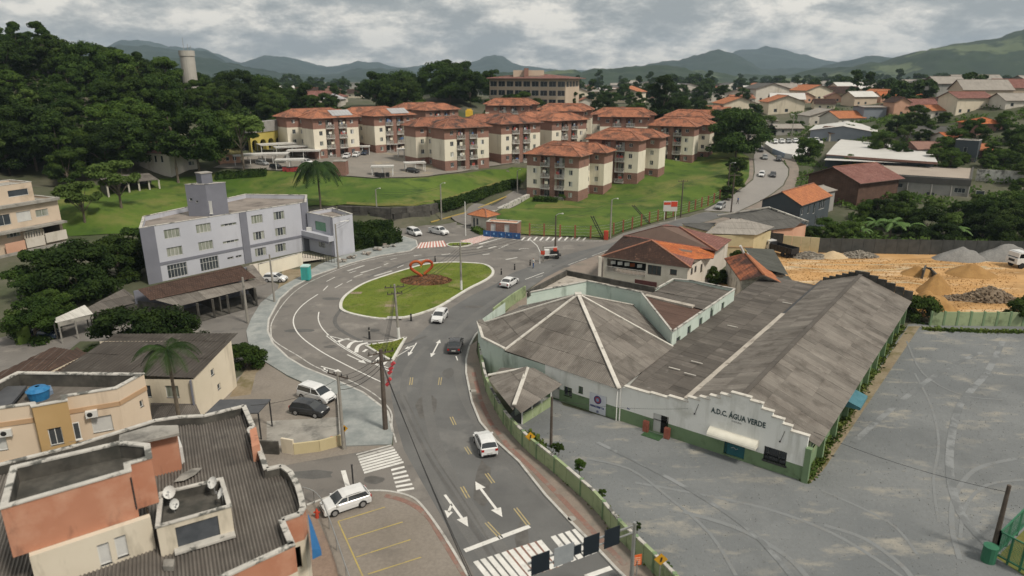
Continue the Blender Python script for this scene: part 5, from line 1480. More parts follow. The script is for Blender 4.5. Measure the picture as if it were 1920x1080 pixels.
dish(325,945,8.6,.26,R(75),R(60),'tilted narrow-looking satellite dish inside the tank room roof')
dd_=thing('fallen_dish_panel','long pointed grey panel lying on the corrugated roof','panel',(*P(350,893,8.2),8.15))
s=MB();s.face([(*P(326,903,7.1),7.07),(*P(345,901,7.1),7.1),(*P(366,890,7.1),7.1),(*P(380,876,7.1),7.07),(*P(362,878,7.1),7.1),(*P(340,888,7.1),7.1)]);s.build('panel_sheet',m_conc,dd_)
sm=thing('small_skylight_box','small broken white box on the lower corrugated roof','roof box',(*P(316,1053,8.3),8.05))
s=MB();s.prism([P(305,1062,7.2),P(325,1062,7.2),P(327,1048,7.2),P(307,1048,7.2)],6.92,7.2);s.build('box_cover',m_conc,sm)
s=MB();s.prism([P(472,838,8.0),P(487,832,8.0),P(480,800,8.0),P(468,806,8.0)],6.0,8.0);s.build('parapet_pier',m_or,on)
ba=thing('blue_awning','blue sloping awning on the shop front of the near orange building','awning',(*P(590,1000,5),4))
s=MB()
a_,b_,c_,e_=(*P(577,962,6.2),6.2),(*P(585,1030,6.2),6.2),(*P(602,1030,5.4),5.4),(*P(583,975,5.6),5.6)
s.face([a_,b_,c_,e_]);s.face([b_,(*P(585,1040,5.9),5.6),(*P(603,1038,5.2),5.1),c_]);s.face([c_,(c_[0],c_[1],c_[2]-.35),(e_[0],e_[1],e_[2]-.35),e_][::-1])
s.build('awning_sheet',mat('blue awning',(.025,.13,.33),(.03,.16,.38),scale=2,rough=.6),ba)
i=2
for k,(px0,px1)in enumerate((((553,1023),(575,1075)),)):
 pass
m_orange=mat('bright clay roof',(0.52,0.20,0.085),(0.46,0.17,0.08),scale=.5,rough=.85,tiles=(.26,.40),stain=((.34,.12,.06),.4,.6,.8),bump=.5)
m_orst=mat('half mossy orange roof',(0.50,0.17,0.08),(0.42,0.14,0.07),scale=.5,rough=.85,tiles=(.26,.40),stain=((.09,.045,.035),.22,.46,.58),bump=.5)
m_oldtile=mat('blackened old tiles',(0.038,0.020,0.015),(0.066,0.034,0.024),scale=.5,rough=.9,tiles=(.26,.38),stain=((.17,.095,.065),1.4,.60,.72),bump=.6)
m_pinktile=mat('pinkish tiles',(0.22,0.095,0.078),(0.29,0.14,0.118),scale=.6,rough=.9,tiles=(.26,.38),stain=((.16,.08,.065),.7,.56,.72),bump=.5)
m_hotile=mat('fresh orange tiles',(0.60,0.19,0.06),(0.48,0.13,0.05),scale=.8,rough=.85,tiles=(.30,.42),stain=((.25,.09,.05),.9,.55,.7),bump=.7)
m_wh=mat('off white render',(0.54,0.50,0.44),(0.61,0.57,0.51),scale=.35,rough=.9,stain=((.38,.34,.27),.4,.56,.76,(1,1,.4)))
m_stainw=mat('mould stained white wall',(0.58,0.57,0.53),(0.50,0.49,0.46),scale=.5,rough=.9,stain=((.14,.14,.13),.6,.48,.66))
m_dkslate=mat('slate coloured wall',(0.055,0.068,0.078),(0.07,0.083,0.093),scale=.4,rough=.85)
m_grfib=mat('grey green sheet roof',(0.07,0.072,0.062),(0.095,0.097,0.085),scale=.4,rough=.9,ribs=(.2,.2),obj=.06)
m_sgrey=mat('pale grey sheet roof',(0.30,0.275,0.245),(0.35,0.32,0.285),scale=.35,rough=.9,ribs=(.2,.15),stain=((.2,.185,.165),.3,.55,.75))
m_sdark=mat('dark grey sheet roof',(0.085,0.083,0.078),(0.12,0.116,0.108),scale=.35,rough=.9,ribs=(.2,.15),stain=((.09,.088,.08),.3,.55,.75))
m_wroof=mat('white metal roof',(0.50,0.49,0.465),(0.56,0.55,0.525),scale=.2,rough=.6,stain=((.50,.48,.45),.3,.6,.8))
m_yel=mat('pale yellow wall',(0.47,0.40,0.24),(0.53,0.455,0.285),scale=.35,rough=.9,stain=((.33,.28,.16),.4,.56,.76))
m_bluegrey=mat('blue grey cladding',(0.20,0.225,0.26),(0.235,0.26,0.295),scale=.3,rough=.75)
m_brickraw=mat('raw dark brick',(0.10,0.058,0.043),(0.14,0.083,0.062),scale=.6,rough=.92,bricks=(.5,.25))
m_greywall=mat('bare grey wall',(0.27,0.265,0.25),(0.33,0.32,0.30),scale=.3,rough=.92,stain=((.18,.175,.16),.35,.52,.72,(1,1,.4)))
m_pink=mat('salmon render',(0.52,0.30,0.21),(0.58,0.35,0.25),scale=.4,rough=.9)
m_fence=mat('dark mesh fence',(0.05,0.052,0.048),(0.075,0.075,0.07),scale=1,rough=.9)
def house(name,label,cat,A,B_,depth,z0,ze,zr,ridge='x',wall=None,roof=None,over=.5,fw=(),rw=(),lw=(),group=None,hip=False,dz=3.0,chim=False):
 """A,B: front-left / front-right ground points (x, y). Windows: (s0,s1,t0,t1,kind) heights above z0"""
 wall=wall or m_wh;roof=roof or m_tile
 a=math.atan2(B_[1]-A[1],B_[0]-A[0]);W=math.hypot(B_[0]-A[0],B_[1]-A[1])
 t=proto(name,label,cat,group)
 b=MB();h=ze-z0;hr=zr-z0
 cs=[(0,0),(W,0),(W,depth),(0,depth)]
 for i,ws in enumerate((fw,rw,(),lw)):
  wall_face(b,cs[i],cs[(i+1)%4],-dz,h,[(w[0],w[1],w[2]+dz,w[3]+dz)for w in ws])
 if not hip:
  if ridge=='x':
   b.face([(W,0,h),(W,depth,h),(W,depth/2,hr)]);b.face([(0,depth,h),(0,0,h),(0,depth/2,hr)])
  else:
   b.face([(0,0,h),(W,0,h),(W/2,0,hr)]);b.face([(W,depth,h),(0,depth,h),(W/2,depth,hr)])
 b.build('wall',wall,t)
 r=MB();o=over
 if hip:
  hip_roof(r,-o,-o,W+o,depth+o,h,hr-h)
 elif ridge=='x':
  k=(hr-h)/(depth/2);e=h-k*o
  roof_shell(r,[([(-o,-o,e),(W+o,-o,e),(W+o,depth/2,hr),(-o,depth/2,hr)],(0,1)),([(W+o,depth+o,e),(-o,depth+o,e),(-o,depth/2,hr),(W+o,depth/2,hr)],(0,1))])
  r.bar((-o,depth/2,hr+.04),(W+o,depth/2,hr+.04),.25,.12,m=2)
 else:
  k=(hr-h)/(W/2);e=h-k*o
  roof_shell(r,[([(-o,depth+o,e),(-o,-o,e),(W/2,-o,hr),(W/2,depth+o,hr)],(0,1)),([(W+o,-o,e),(W+o,depth+o,e),(W/2,depth+o,hr),(W/2,-o,hr)],(0,1))])
  r.bar((W/2,-o,hr+.04),(W/2,depth+o,hr+.04),.25,.12,m=2)
 for v in range(len(r.v)):pass
 ro=r.build('roof',[roof,m_soffit,m_ridge if roof in(m_tile,m_orange,m_orst,m_oldtile,m_pinktile,m_hotile)else roof],t)
 if chim:
  q=MB();q.box(W*.7,depth*.5,hr-.6,W*.7+.6,depth*.5+.6,hr+.7);c=bpy.data.objects.new('chimney',q.mesh('chimney',wall));COL.objects.link(c);c.parent=ro
 for i,ws in enumerate((fw,rw,(),lw)):
  for w in ws:
   if w[4]:window(t,cs[i],cs[(i+1)%4],0,w[:4],w[4])
 t.location=(A[0],A[1],z0);t.rotation_euler=(0,0,a)
 return t
rz=4.3
c0,c1,c2=P(1128,480,rz),P(1296,502,rz),P(1340,476,rz)
c3=P(1372,455,rz)
rh=thing('tiled_corner_house','large white corner house with sagging blackened and orange tiled hip roof','house',(*P(1230,520),0))
Rl,Rr=P(1215,447,7.0),P(1222,445,7.0)
B1=P(1186,443,rz)
top_a=(*P(1222,450,6.4),6.4)
pA_,pB_,pC_=(*c0,rz),(*c1,rz),(*P(1338,484,rz),rz)
pK=(*P(1170,441,rz+.2),rz+.2)
ups=(*P(1265,424,7.4),7.4);upe=(*P(1315,458,6.0),6.0)
s=MB()
roof_shell(s,[([pA_,pB_,top_a],(0,1))],m=0,mu=3)
roof_shell(s,[([pK,pA_,top_a],(0,1))],m=0,mu=3)
s.build('old_tile_roof',[m_oldtile,m_soffit,m_ridge,m_soffit],rh)
pM=(*P(1253,472,5.35),5.35)
pN=(*P(1302,486,rz+.25),rz+.25)
s=MB()
roof_shell(s,[([pM,pB_,pN],(1,2))],m=0,mu=1);s.build('pink_tile_roof',[m_pinktile,m_soffit],rh)
s=MB();roof_shell(s,[([top_a,pM,pN,(*P(1338,484,rz),rz),(*P(1342,468,rz+.3),rz+.3)],(2,3))],m=0,mu=1);s.build('orange_tile_roof',[m_hotile,m_soffit],rh)
s=MB();s.bar(top_a,pB_,.3,.16);s.build('hip_ridge',m_ridge,rh)
s=MB();s.bar(top_a,pA_,.25,.14);s.build('hip_ridge',m_ridge,rh)
q0,q1,q2,q3=(*P(1168,442,5.0),5.0),(*P(1345,470,5.0),5.0),(*P(1372,449,5.0),5.0),(*P(1250,420,5.0),5.0)
rg0,rg1=(*P(1240,423,7.2),7.2),(*P(1275,425,7.2),7.2)
s=MB();roof_shell(s,[([q0,q1,rg1,rg0],(0,1)),([q1,q2,rg1],(0,1)),([q2,q3,rg0,rg1],(0,1)),([q3,q0,rg0],(0,1))]);s.bar(rg1,q1,.3,.16,m=2)
s.build('rear_tile_roof',[m_pinktile,m_soffit,m_ridge],rh)
wl_=[P(1132,480,rz),P(1290,501,rz),P(1334,476,rz),P(1345,466,rz),P(1366,450,rz),P(1255,432,rz),P(1175,445,rz)]
s=MB()
L01=math.hypot(wl_[1][0]-wl_[0][0],wl_[1][1]-wl_[0][1])
wops=[(.5,L01*.52,2.0,4.0),(L01*.54,L01*.70,2.5,3.9,'three'),(L01*.80,L01*.88,2.9,3.7,'one')]
wops2=[(1.2,2.0,2.9,3.8,'one'),(2.6,3.4,2.9,3.8,'one'),(5.0,5.8,2.2,3.6,'one')]
for i in range(len(wl_)):wall_face(s,wl_[i],wl_[(i+1)%len(wl_)],0,rz-.05,wops if i==0 else(wops2 if i==1 else()),depth=.5 if i==0 else.15)
s.build('wall',m_wh,rh)
for o in wops[1:]:window(rh,wl_[0],wl_[1],0,o[:4],o[4],mf=m_soffit)
for o in wops2[:2]:window(rh,wl_[1],wl_[2],0,o[:4],o[4],mf=m_soffit)
d=(Vector(wl_[1])-Vector(wl_[0])).normalized();n_=Vector((d.y,-d.x))
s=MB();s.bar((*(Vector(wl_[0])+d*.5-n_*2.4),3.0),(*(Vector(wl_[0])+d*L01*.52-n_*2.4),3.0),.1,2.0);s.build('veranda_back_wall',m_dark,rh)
s=MB();a=Vector(wl_[0])+d*.5+n_*.03;c=Vector(wl_[0])+d*L01*.52+n_*.03
s.bar((*a,2.85),(*c,2.85),.06,.07)
k=30
for i in range(k+1):
 p=a.lerp(c,i/k);s.bar((p.x,p.y,2.0),(p.x,p.y,2.85),.06,.04)
s.build('veranda_railing',m_rail,rh)
for i,(f_,mm)in enumerate(((.12,m_white),(.30,m_white),(.48,m_white),(.62,m_pink),(.80,m_white))):
 p=a.lerp(c,f_)-n_*.8;s=MB();s.bar((p.x-.35,p.y,3.3),(p.x+.35,p.y,3.3),.06,.5);s.build('hanging_cloth',m_hotile if mm is m_pink else mm,rh)
s=MB();p=Vector(wl_[0])+n_*.05;s.bar((p.x-.5,p.y,0),(p.x-.5,p.y,rz-.1),.45,.45);s.build('corner_pillar',m_wh,rh)
s=MB();a=Vector(wl_[0])+d*L01*.40+n_*.06;c=Vector(wl_[0])+d*L01*.66+n_*.06;s.bar((*a,.9),(*c,.9),.08,1.1);s.build('maroon_door',mat('maroon shutter',(.09,.035,.035),(.12,.045,.045),scale=2),rh)
sA,sB=P(1388,522,3.4),P(1467,533,3.4)
g0,g1=(*P(1432,515,4.7),4.7),(*P(1397,474,4.7),4.7)
e0,e1=(*P(1388,526,3.3),3.3),(*P(1358,484,3.3),3.3)
f0_,f1_=(*P(1470,532,3.3),3.3),(*P(1420,484,3.3),3.3)
os_=thing('orange_roof_shed','narrow house with half blackened orange roof and mould-stained white gable','house',(*P(1410,545),0))
s=MB();roof_shell(s,[([e1,e0,g0,g1],(0,1))]);s.build('roof',[m_orst,m_soffit],os_)
s=MB();roof_shell(s,[([f0_,f1_,g1,g0],(0,1))]);s.bar(g0,g1,.25,.12);s.build('roof_east',[m_orange,m_soffit],os_)
s=MB();w0,w1,w2,w3=P(1391,524,3.3),P(1463,530,3.3),P(1418,486,3.3),P(1362,486,3.3)
for a,c in((w0,w1),(w1,w2),(w2,w3),(w3,w0)):wall_face(s,a,c,0,3.25)
s.face([(*w0,3.25),(*w1,3.25),(g0[0],g0[1]+.3,4.6)]);s.face([(*w2,3.25),(*w3,3.25),(g1[0],g1[1]-.3,4.6)]);s.build('wall',m_stainw,os_)
s=MB();s.tube([(*P(1395,474,4.7),4.6),(*P(1388,462,5.8),5.9)],.17,8);s.build('chimney_pipe',m_white,os_)
gsh=thing('grey_green_shed','open shed with plain grey-green sheet roof beside the sand yard','shed',(*P(1440,500),0))
roof_sheets(gsh,[(*P(1478,516,2.9),2.9),(*P(1450,468,2.9),2.9),(*P(1395,466,4.1),4.1),(*P(1425,500,4.1),4.1)],1.1,8,m_grfib,seed=81)
s=MB();s.prism([P(1430,512,2.7),P(1474,515,2.7),P(1448,470,2.7),P(1400,472,2.7)],0,2.6);s.build('wall',m_greywall,gsh)
gs3=thing('grey_green_lean_to','grey-green lean-to roof touching the stepped rear parapet of the club hall','lean-to',(*P(1470,560),0))
roof_sheets(gs3,[(*P(1506,548,3.0),3.0),(*P(1477,517,3.0),3.0),(*P(1460,523,3.3),3.3),(*P(1460,548,3.3),3.3)],1.1,8,m_grfib,seed=82)
s=MB();s.prism([P(1460,552,2.9),P(1503,550,2.9),P(1478,520,2.9),P(1458,524,2.9)],0,2.8);s.build('wall',m_greywall,gs3)
y1=thing('yellow_store','pale yellow store building with wide light grey roof behind the tiled corner house','store',(*P(1390,450),0))
zq=4.2
roof_sheets(y1,[(*P(1322,438,3.9),3.9),(*P(1420,441,3.9),3.9),(*P(1452,428,4.2),4.2),(*P(1380,408,5.0),5.0),(*P(1348,417,4.7),4.7)],1.1,3.2,m_sgrey,seed=83)
yp=[P(1335,440,3.8),P(1414,441,3.8),P(1446,430,4.0),P(1420,418,4.2),P(1352,418,4.2)]
s=MB()
for i in range(5):wall_face(s,yp[i],yp[(i+1)%5],0,3.8)
s.build('wall',m_yel,y1)
s=MB();dx=Vector(yp[1])-Vector(yp[0]);s.bar((*(Vector(yp[0])+Vector((0,-.05))),1.7),(*(Vector(yp[1])+Vector((0,-.05))),1.7),.1,.12);s.build('ledge',m_tan,y1)
y2_=thing('dark_roof_store','building with broad dark grey gabled roof and pale edge next to the yellow store','store',(*P(1440,420),0))
za_=5.0
roof_sheets(y2_,[(*P(1440,432,3.6),3.6),(*P(1490,427,3.6),3.6),(*P(1508,415,4.0),4.0),(*P(1441,389,6.0),6.0),(*P(1385,410,4.9),4.9)],1.1,3.2,m_sdark,seed=84)
s=MB();s.bar((*P(1441,389,6.05),6.1),(*P(1516,417,4.0),4.1),.5,.25);s.build('roof_edge',m_coping,y2_)
s=MB();s.bar((*P(1441,389,6.05),6.1),(*P(1345,405,5.0),5.1),.4,.2);s.build('roof_edge',m_conc,y2_)
roof_sheets(y2_,[(*P(1345,406,5.0),5.0),(*P(1383,411,4.9),4.9),(*P(1441,390,6.0),6.0),(*P(1400,393,5.5),5.5)],1.1,3.2,m_sdark,seed=85)
s=MB();wp=[P(1450,431,3.5),P(1488,427,3.5),P(1512,418,3.8),P(1450,396,3.8)]
for i in range(4):wall_face(s,wp[i],wp[(i+1)%4],0,3.45)
s.build('wall',m_pink,y2_)
y3=thing('black_roof_strip','low building with small black sheet roof behind the pink tiled ridge','building',(*P(1300,425),0))
roof_sheets(y3,[(*P(1283,423,3.2),3.2),(*P(1328,434,3.2),3.2),(*P(1343,418,3.4),3.4),(*P(1278,417,3.4),3.4)],1.1,6,m_sdark,seed=86)
s=MB();s.prism([P(1285,424,3.1),P(1328,434,3.1),P(1342,420,3.1),P(1280,418,3.1)],0,3.05);s.build('wall',m_yel,y3)
bw1=thing('beige_block_wall','beige block wall behind the gravel heaps at the sand yard','wall',(*P(1500,465),0))
a,c=Vector(P(1466,469)),Vector(P(1534,474))
for i in range(4):
 p,r_=a.lerp(c,i/4),a.lerp(c,(i+1)/4);s=MB();s.bar((p.x+.03,p.y,1.35),(r_.x-.03,r_.y,1.35),.2,2.7);s.build('wall_panel',m_yel,bw1)
fb=thing('dark_mesh_fence','long dark mesh fence behind the sand yard and its heaps','fence',(*P(1720,475),0))
a,c=Vector(P(1534,474)),Vector(P(2000,482))
for i in range(22):
 p,r_=a.lerp(c,i/22),a.lerp(c,(i+1)/22);s=MB();s.bar((p.x+.06,p.y,1.35),(r_.x-.06,r_.y,1.35),.05,2.6);s.build('mesh_panel',m_fence,fb)
 s=MB();s.bar((p.x,p.y,0),(p.x,p.y,2.8),.12,.12);s.build('post',m_fence,fb)
dg=thing('dark_garden_wall','mossy dark wall section beside the yellow store','wall',(*P(1440,465),0))
a,c=Vector(P(1414,464)),Vector(P(1466,469));s=MB();s.bar((*a,1.5),(*c,1.5),.2,3.0);s.build('wall_panel',m_conc_dark,dg)
A=P(1431,407,0);B_=P(1500,424,0)
A=(52.5,139.0);
zh=6.6
hl,hr_=P(1430,372,zh),P(1502,383,zh-.2)
house('slate_gable_house','slate-walled house with bright orange gabled roof beside the climbing road','house',hl,hr_,15,0,6.4,8.4,ridge='y',wall=m_dkslate,roof=m_orange,over=.35,rw=[(.6,1.4,4.2,5.6,'one'),(3.6,4.8,4.0,5.6,'one'),(6.4,7.6,3.6,5.6,'one'),(9.4,12.4,4.0,5.8,'three'),(.6,1.6,1.2,2.6,'one'),(3.0,5.0,1.6,2.8,'two'),(8.0,9.0,.6,3.0,'one'),(11.0,12.6,.8,2.4,'two')])
sd=P(1512,385,5.2)
house('white_side_flat','grey-white three-level rear wing with small balcony roofs behind the slate house','house',P(1520,412,0),P(1560,402,0),6,0,5.6,6.2,ridge='x',wall=m_greywall,roof=m_sgrey,over=.4,fw=[(.8,2.0,3.6,4.8,'one'),(3.2,4.6,3.4,5.0,'two'),(1.0,2.4,.8,2.0,'two'),(4.0,5.2,.9,2.3,'one')])
A=P(1518,372,1.5);
house('brown_brick_house','dark brown brick house with dull orange gabled roof','house',P(1517,325,7.2),P(1612,340,7.0),15,.5,7.0,9.6,ridge='y',wall=m_brickraw,roof=m_pinktile,over=.9)
A=P(1636,350+22,1.8);B_=P(1818,352,6.6)
cl,cr_=P(1640,325,7.0),P(1822,336,7.0);cb,ca=P(1826,312,7.0),P(1660,301,7.0)
cbd=block('concrete_workshop','grey concrete workshop with dark fascia and flat brownish roof behind the trees','workshop',[cl,cr_,cb,ca],1.0,7.0,m_greywall,{0:[(17.0,19.2,2.7,3.8,'three'),(21.3,23.0,2.5,3.5,'one'),(2.5,3.4,3.0,4.0,'one'),(5.2,6.4,3.0,4.0,'one'),(11.5,13.2,1.6,2.4,'one')]},par=.25,mroof=mat('brownish flat roof',(.33,.28,.235),(.37,.32,.27),scale=.12,rough=.95,stain=((.25,.21,.18),.15,.55,.75)),mcop=m_sdark)
d=(Vector(cr_)-Vector(cl)).normalized();n_=Vector((d.y,-d.x))
s=MB();s.bar((*(Vector(cl)+n_*.1),6.1),(*(Vector(cr_)+n_*.1),6.1),.3,1.4);s.build('fascia',m_sdark,cbd)
for f_ in(.02,.37,.62,.82,.99):
 p=Vector(cl).lerp(Vector(cr_),f_)+n_*.08;s=MB();s.bar((p.x,p.y,.5),(p.x,p.y,5.3),.3,.25);s.build('pilaster',m_greywall,cbd)
p=Vector(cl).lerp(Vector(cr_),.0);
t0,t1=P(1784,308,6.9),P(1827,311,6.9)
dk_=Vector((t1[0]-t0[0],t1[1]-t0[1])).normalized();nk=Vector((-dk_.y,dk_.x))*5
tb_=[t0,t1,(t1[0]+nk.x,t1[1]+nk.y),(t0[0]+nk.x,t0[1]+nk.y)]
tt=thing('slate_tower_block','slate-coloured box tower with pale flat roof beside the concrete workshop','tower',(*centroid(tb_),6.9))
tw_=math.hypot(t1[0]-t0[0],t1[1]-t0[1])
block('','','',tb_,1,13.4,m_dkslate,{0:[(tw_*.40,tw_*.55,9.2,10.6,'one'),(tw_*.03,tw_*.33,6.4,7.9,'one'),(tw_*.38,tw_*.50,6.4,7.9,'one'),(tw_*.55,tw_*.95,6.4,7.9,'two')]},par=.12,mroof=m_sgrey,parent=tt)
bs_=thing('brown_wall_shed','plain dark brown shed right of the slate tower','shed',(*P(1845,330,3),2))
s=MB();s.prism([P(1829,322,5.4),P(1868,322,5.4),P(1868,306,5.4),P(1829,306,5.4)],1,5.4);s.prism([P(1829,322,5.4),P(1868,322,5.4),P(1868,306,5.4),P(1829,306,5.4)],5.4,5.5);s.build('wall',mat('dark brown cladding',(.09,.06,.045),(.11,.075,.055),scale=.5),bs_)
mw_=thing('mouldy_white_wall','long mould-streaked white wall right of the concrete workshop','wall',(*G(1880,342)[:2],2))
a,c=G(1828,340),G(1990,350)
for i in range(9):
 p,r_=lp(a,c,i/9),lp(a,c,(i+1)/9);s=MB();s.bar((p[0],p[1],p[2]+1.3),(r_[0]-.04,r_[1],r_[2]+1.3),.2,3.2);s.build('wall_panel',m_stainw,mw_)
za2=9.2
l0,l1,l2,l3,l4=P(1550,290,za2),P(1758,298,za2-.3),P(1742,280,za2+1.2),P(1572,262,za2+1.2),P(1545,288,za2)
ws=thing('long_white_roof_shop','long shop building with white curved sheet roof and red fascia','shop',(*P(1650,300,6),5))
zw=[P(1549,291,8.4),P(1752,303,8.2),P(1740,277,8.4),P(1580,262,8.4)]
s=MB()
for i in range(4):wall_face(s,zw[i],zw[(i+1)%4],2,8.3)
s.build('wall',m_dkslate,ws)
rp=[(*P(1549,289,8.6),8.6),(*P(1758,304,8.4),8.4),(*P(1740,278,9.6),9.6),(*P(1577,261,9.8),9.8)]
s=MB();N_=6
for i in range(N_):
 t0_,t1_=i/N_,(i+1)/N_
 z_=lambda t:math.sin(t*math.pi*.55)*1.3
 a_,b_,c_,e_=lp(rp[0],rp[3],t0_),lp(rp[1],rp[2],t0_),lp(rp[1],rp[2],t1_),lp(rp[0],rp[3],t1_)
 s.face([(a_[0],a_[1],8.5+z_(t0_)),(b_[0],b_[1],8.4+z_(t0_)),(c_[0],c_[1],8.4+z_(t1_)),(e_[0],e_[1],8.5+z_(t1_))])
s.build('roof',m_wroof,ws)
s=MB();s.bar(rp[0][:2]+(8.25,),rp[1][:2]+(8.1,),.5,.55);s.build('red_fascia',m_brick,ws)
s=MB();s.polytop([P(1545,300,7.6),P(1700,306,7.6),P(1700,296,7.6),P(1555,291,7.6)],7.6);s.build('front_canopy',m_wroof,ws)
wh=[P(1517,247,13.6),P(1624,258,13.2),P(1648,246,13.4),P(1560,232,13.6)]
wz=12.6
pA_,pB_=PD(1517,268,235),PD(1636,283,226)
whs=house('blue_grey_warehouse','blue-grey warehouse with white low-pitched roof beside the road junction','warehouse',(pA_[0],pA_[1]),(pB_[0],pB_[1]),26,7.0,12.3,13.9,ridge='y',wall=m_bluegrey,roof=m_wroof,over=.6,fw=[(2.5,5.2,1.6,2.6,'one'),(8.5,12.0,1.6,2.6,'one')],rw=[(2,4,0.2,3,'one'),(7,9,.2,3,'one')])
for sx in(.34,.68):
 pass
house('small_pink_kiosk','small salmon box kiosk between the round tree and the brown brick house','kiosk',G(1553,312)[:2],G(1574,314)[:2],4,4.5,7.0,7.4,wall=m_pink,roof=m_sgrey,over=.1)
m_rowc=mat('pinkish beige render',(0.54,0.44,0.34),(0.60,0.49,0.385),scale=.3,rough=.9,stain=((.40,.32,.24),.35,.54,.74))
ra_,rb_=P(-60,492,1),P(123,452,1)
d=(Vector(rb_)-Vector(ra_)).normalized();n_=Vector((-d.y,d.x));Lr=(Vector(rb_)-Vector(ra_)).length
ra2,rb2=tuple(Vector(ra_)+n_*9),tuple(Vector(rb_)+n_*9)
rw_=thing('row_house','three-storey beige row house with balconies at the left edge, in front of the wooded hill','row house',(*P(60,465),1))
zlow,zmid,ztop=5.2,9.0,12.0
f=lambda s_:Lr-s_
block('','','',[ra_,rb_,rb2,ra2],1,zmid,m_rowc,{0:[(Lr-3.6,Lr-.5,2.1,3.8,None),(Lr-6.6,Lr-4.1,1.9,3.9,'shut'),(Lr-9.6,Lr-7.4,2.6,3.8,'four'),(Lr-13,Lr-11,1.0,3.4,'one'),(Lr-4.2,Lr-2.0,5.2,6.4,'curt2'),(Lr-7.4,Lr-5.0,4.9,6.6,'shut'),(Lr-10.6,Lr-8.4,4.8,6.6,'two')]},par=.35,mroof=m_conc,parent=rw_)
s=MB();s.bar((*(Vector(ra_)-n_*.35),zmid-.1),(*(Vector(rb_)-n_*.35),zmid-.1),.8,.5);s.build('roof_ledge',m_conc,rw_)
q0_,q1_=Vector(ra_)+n_*2.4,Vector(rb_)+n_*2.4-d*2.4
block('','','',[tuple(q0_),tuple(q1_),tuple(q1_+n_*6),tuple(q0_+n_*6)],zmid-.3,ztop,m_rowc,{0:[(Lr-6.6,Lr-3.2,1.2,2.3,'one'),(Lr-9.4,Lr-8.2,.9,1.9,'one'),(Lr-11.8,Lr-10.6,.9,1.9,'one')]},par=.3,mroof=m_conc,parent=rw_,wname='upper_wall')
for k_,(s0,s1,z,mm)in enumerate(((Lr-3.8,Lr,2.4,m_wh),(Lr-7.2,Lr-4.0,2.2,m_wh),(Lr-10.6,Lr-7.4,2.0,m_pink))):
 s=MB();a=Vector(ra_)+d*s0-n_*.7;c=Vector(ra_)+d*s1-n_*.7;s.bar((*a,z),(*c,z),.15,1.7);s.build('balcony_parapet',mm,rw_)
 if k_==1:
  s=MB()
  for i in range(8):
   p=a.lerp(c,i/7);s.bar((p.x,p.y,z+.85),(p.x,p.y,z+1.9),.16,.16)
  s.bar((*a,z+1.9),(*c,z+1.9),.2,.12);s.build('balustrade',m_wh,rw_)
s=MB();s.bar((*(Vector(ra_)-n_*.8),4.75),(*(Vector(rb_)-n_*.8),4.75),1.5,.35);s.build('mid_slab',m_conc,rw_)
s=MB();a=Vector(ra_)-n_*1.8;c=Vector(rb_)-n_*1.8;s.bar((*a,.6),(*c,.6),.2,1.6);s.build('front_wall',m_conc,rw_)
A,B_=G(262,312),G(322,333)
house('white_hill_house','long white house with red-brown roof half hidden under the big dark trees','house',A[:2],B_[:2],9,A[2]-.5,A[2]+3.6,A[2]+5.6,wall=m_wh,roof=m_pinktile,fw=[(1+i*2.0,1.8+i*2.0,1.6,3.2,'one')for i in range(5)])
A,B_=G(338,322),G(372,317)
house('white_hill_cottage','small white cottage with dark window strip right of the long hill house','house',A[:2],B_[:2],8,A[2]-.2,A[2]+3.4,A[2]+4.6,ridge='y',wall=m_wh,roof=m_sgrey,fw=[(.8,3.4,1.5,2.5,'four')])
A,B_=G(413,309),G(452,307)
house('peach_cottage','small peach cottage with mossy roof behind the clipped hedge','house',A[:2],B_[:2],5,A[2]-.2,A[2]+2.6,A[2]+3.9,wall=m_pink,roof=mat('mossy roof',(.16,.15,.06),(.2,.17,.08),scale=.5),fw=[(1.5,2.3,1,2,'one'),(3.2,4.0,1,2,'one')])
ps=thing('park_shelter','long low grey-roofed shelter with stone base in the green meadow','shelter',(*G(250,362)[:2],4.5))
a,c=Vector(G(205,372)),Vector(G(300,356));dv2=(c-a);dv2 .z=0;L2=dv2 .length;dv2 .normalize();nv2=Vector((-dv2 .y,dv2 .x,0))
zb2=a.z
roof_sheets(ps,[tuple(a+Vector((0,0,2.9))-nv2*.5),(c.x-nv2 .x*.5,c.y-nv2 .y*.5,a.z+2.9),(c.x+nv2 .x*7,c.y+nv2 .y*7,a.z+3.7),(a.x+nv2 .x*7,a.y+nv2 .y*7,a.z+3.7)],1.3,2.6,m_fc,seed=88)
s=MB();s.bar((a.x+nv2 .x*6,a.y+nv2 .y*6,zb2+1.4),(c.x+nv2 .x*6,c.y+nv2 .y*6,zb2+1.4),.3,3.6);s.bar(tuple(a+Vector((0,0,.8))),tuple(a+nv2*6+Vector((0,0,.8))),.3,3.2);s.build('stone_wall',m_conc_dark,ps)
for i in range(6):
 p=a+dv2*(L2*i/5);s=MB();s.bar((p.x,p.y,zb2-1.5),(p.x,p.y,zb2+2.85),.25,.25);s.build('post',m_wh,ps)
A,B_=G(472,287),G(545,278)
yb=thing('yellow_arcade_building','yellow building with arched openings and grey top behind the parking carports','building',(*A[:2],A[2]))
a,c=Vector(A),Vector(B_);dd2=Vector((c.x-a.x,c.y-a.y)).normalized();L2=math.hypot(c.x-a.x,c.y-a.y)
m_ycol=mat('ochre yellow render',(.40,.33,.08),(.46,.38,.11),scale=.4)
s=MB();wall_face(s,(a.x,a.y),(c.x,c.y),a.z-1,a.z+5.2,[(i*L2/5+.5,(i+1)*L2/5-.5,1.0,4.2)for i in range(5)],depth=1.2);s.build('arcade_wall',m_ycol,yb)
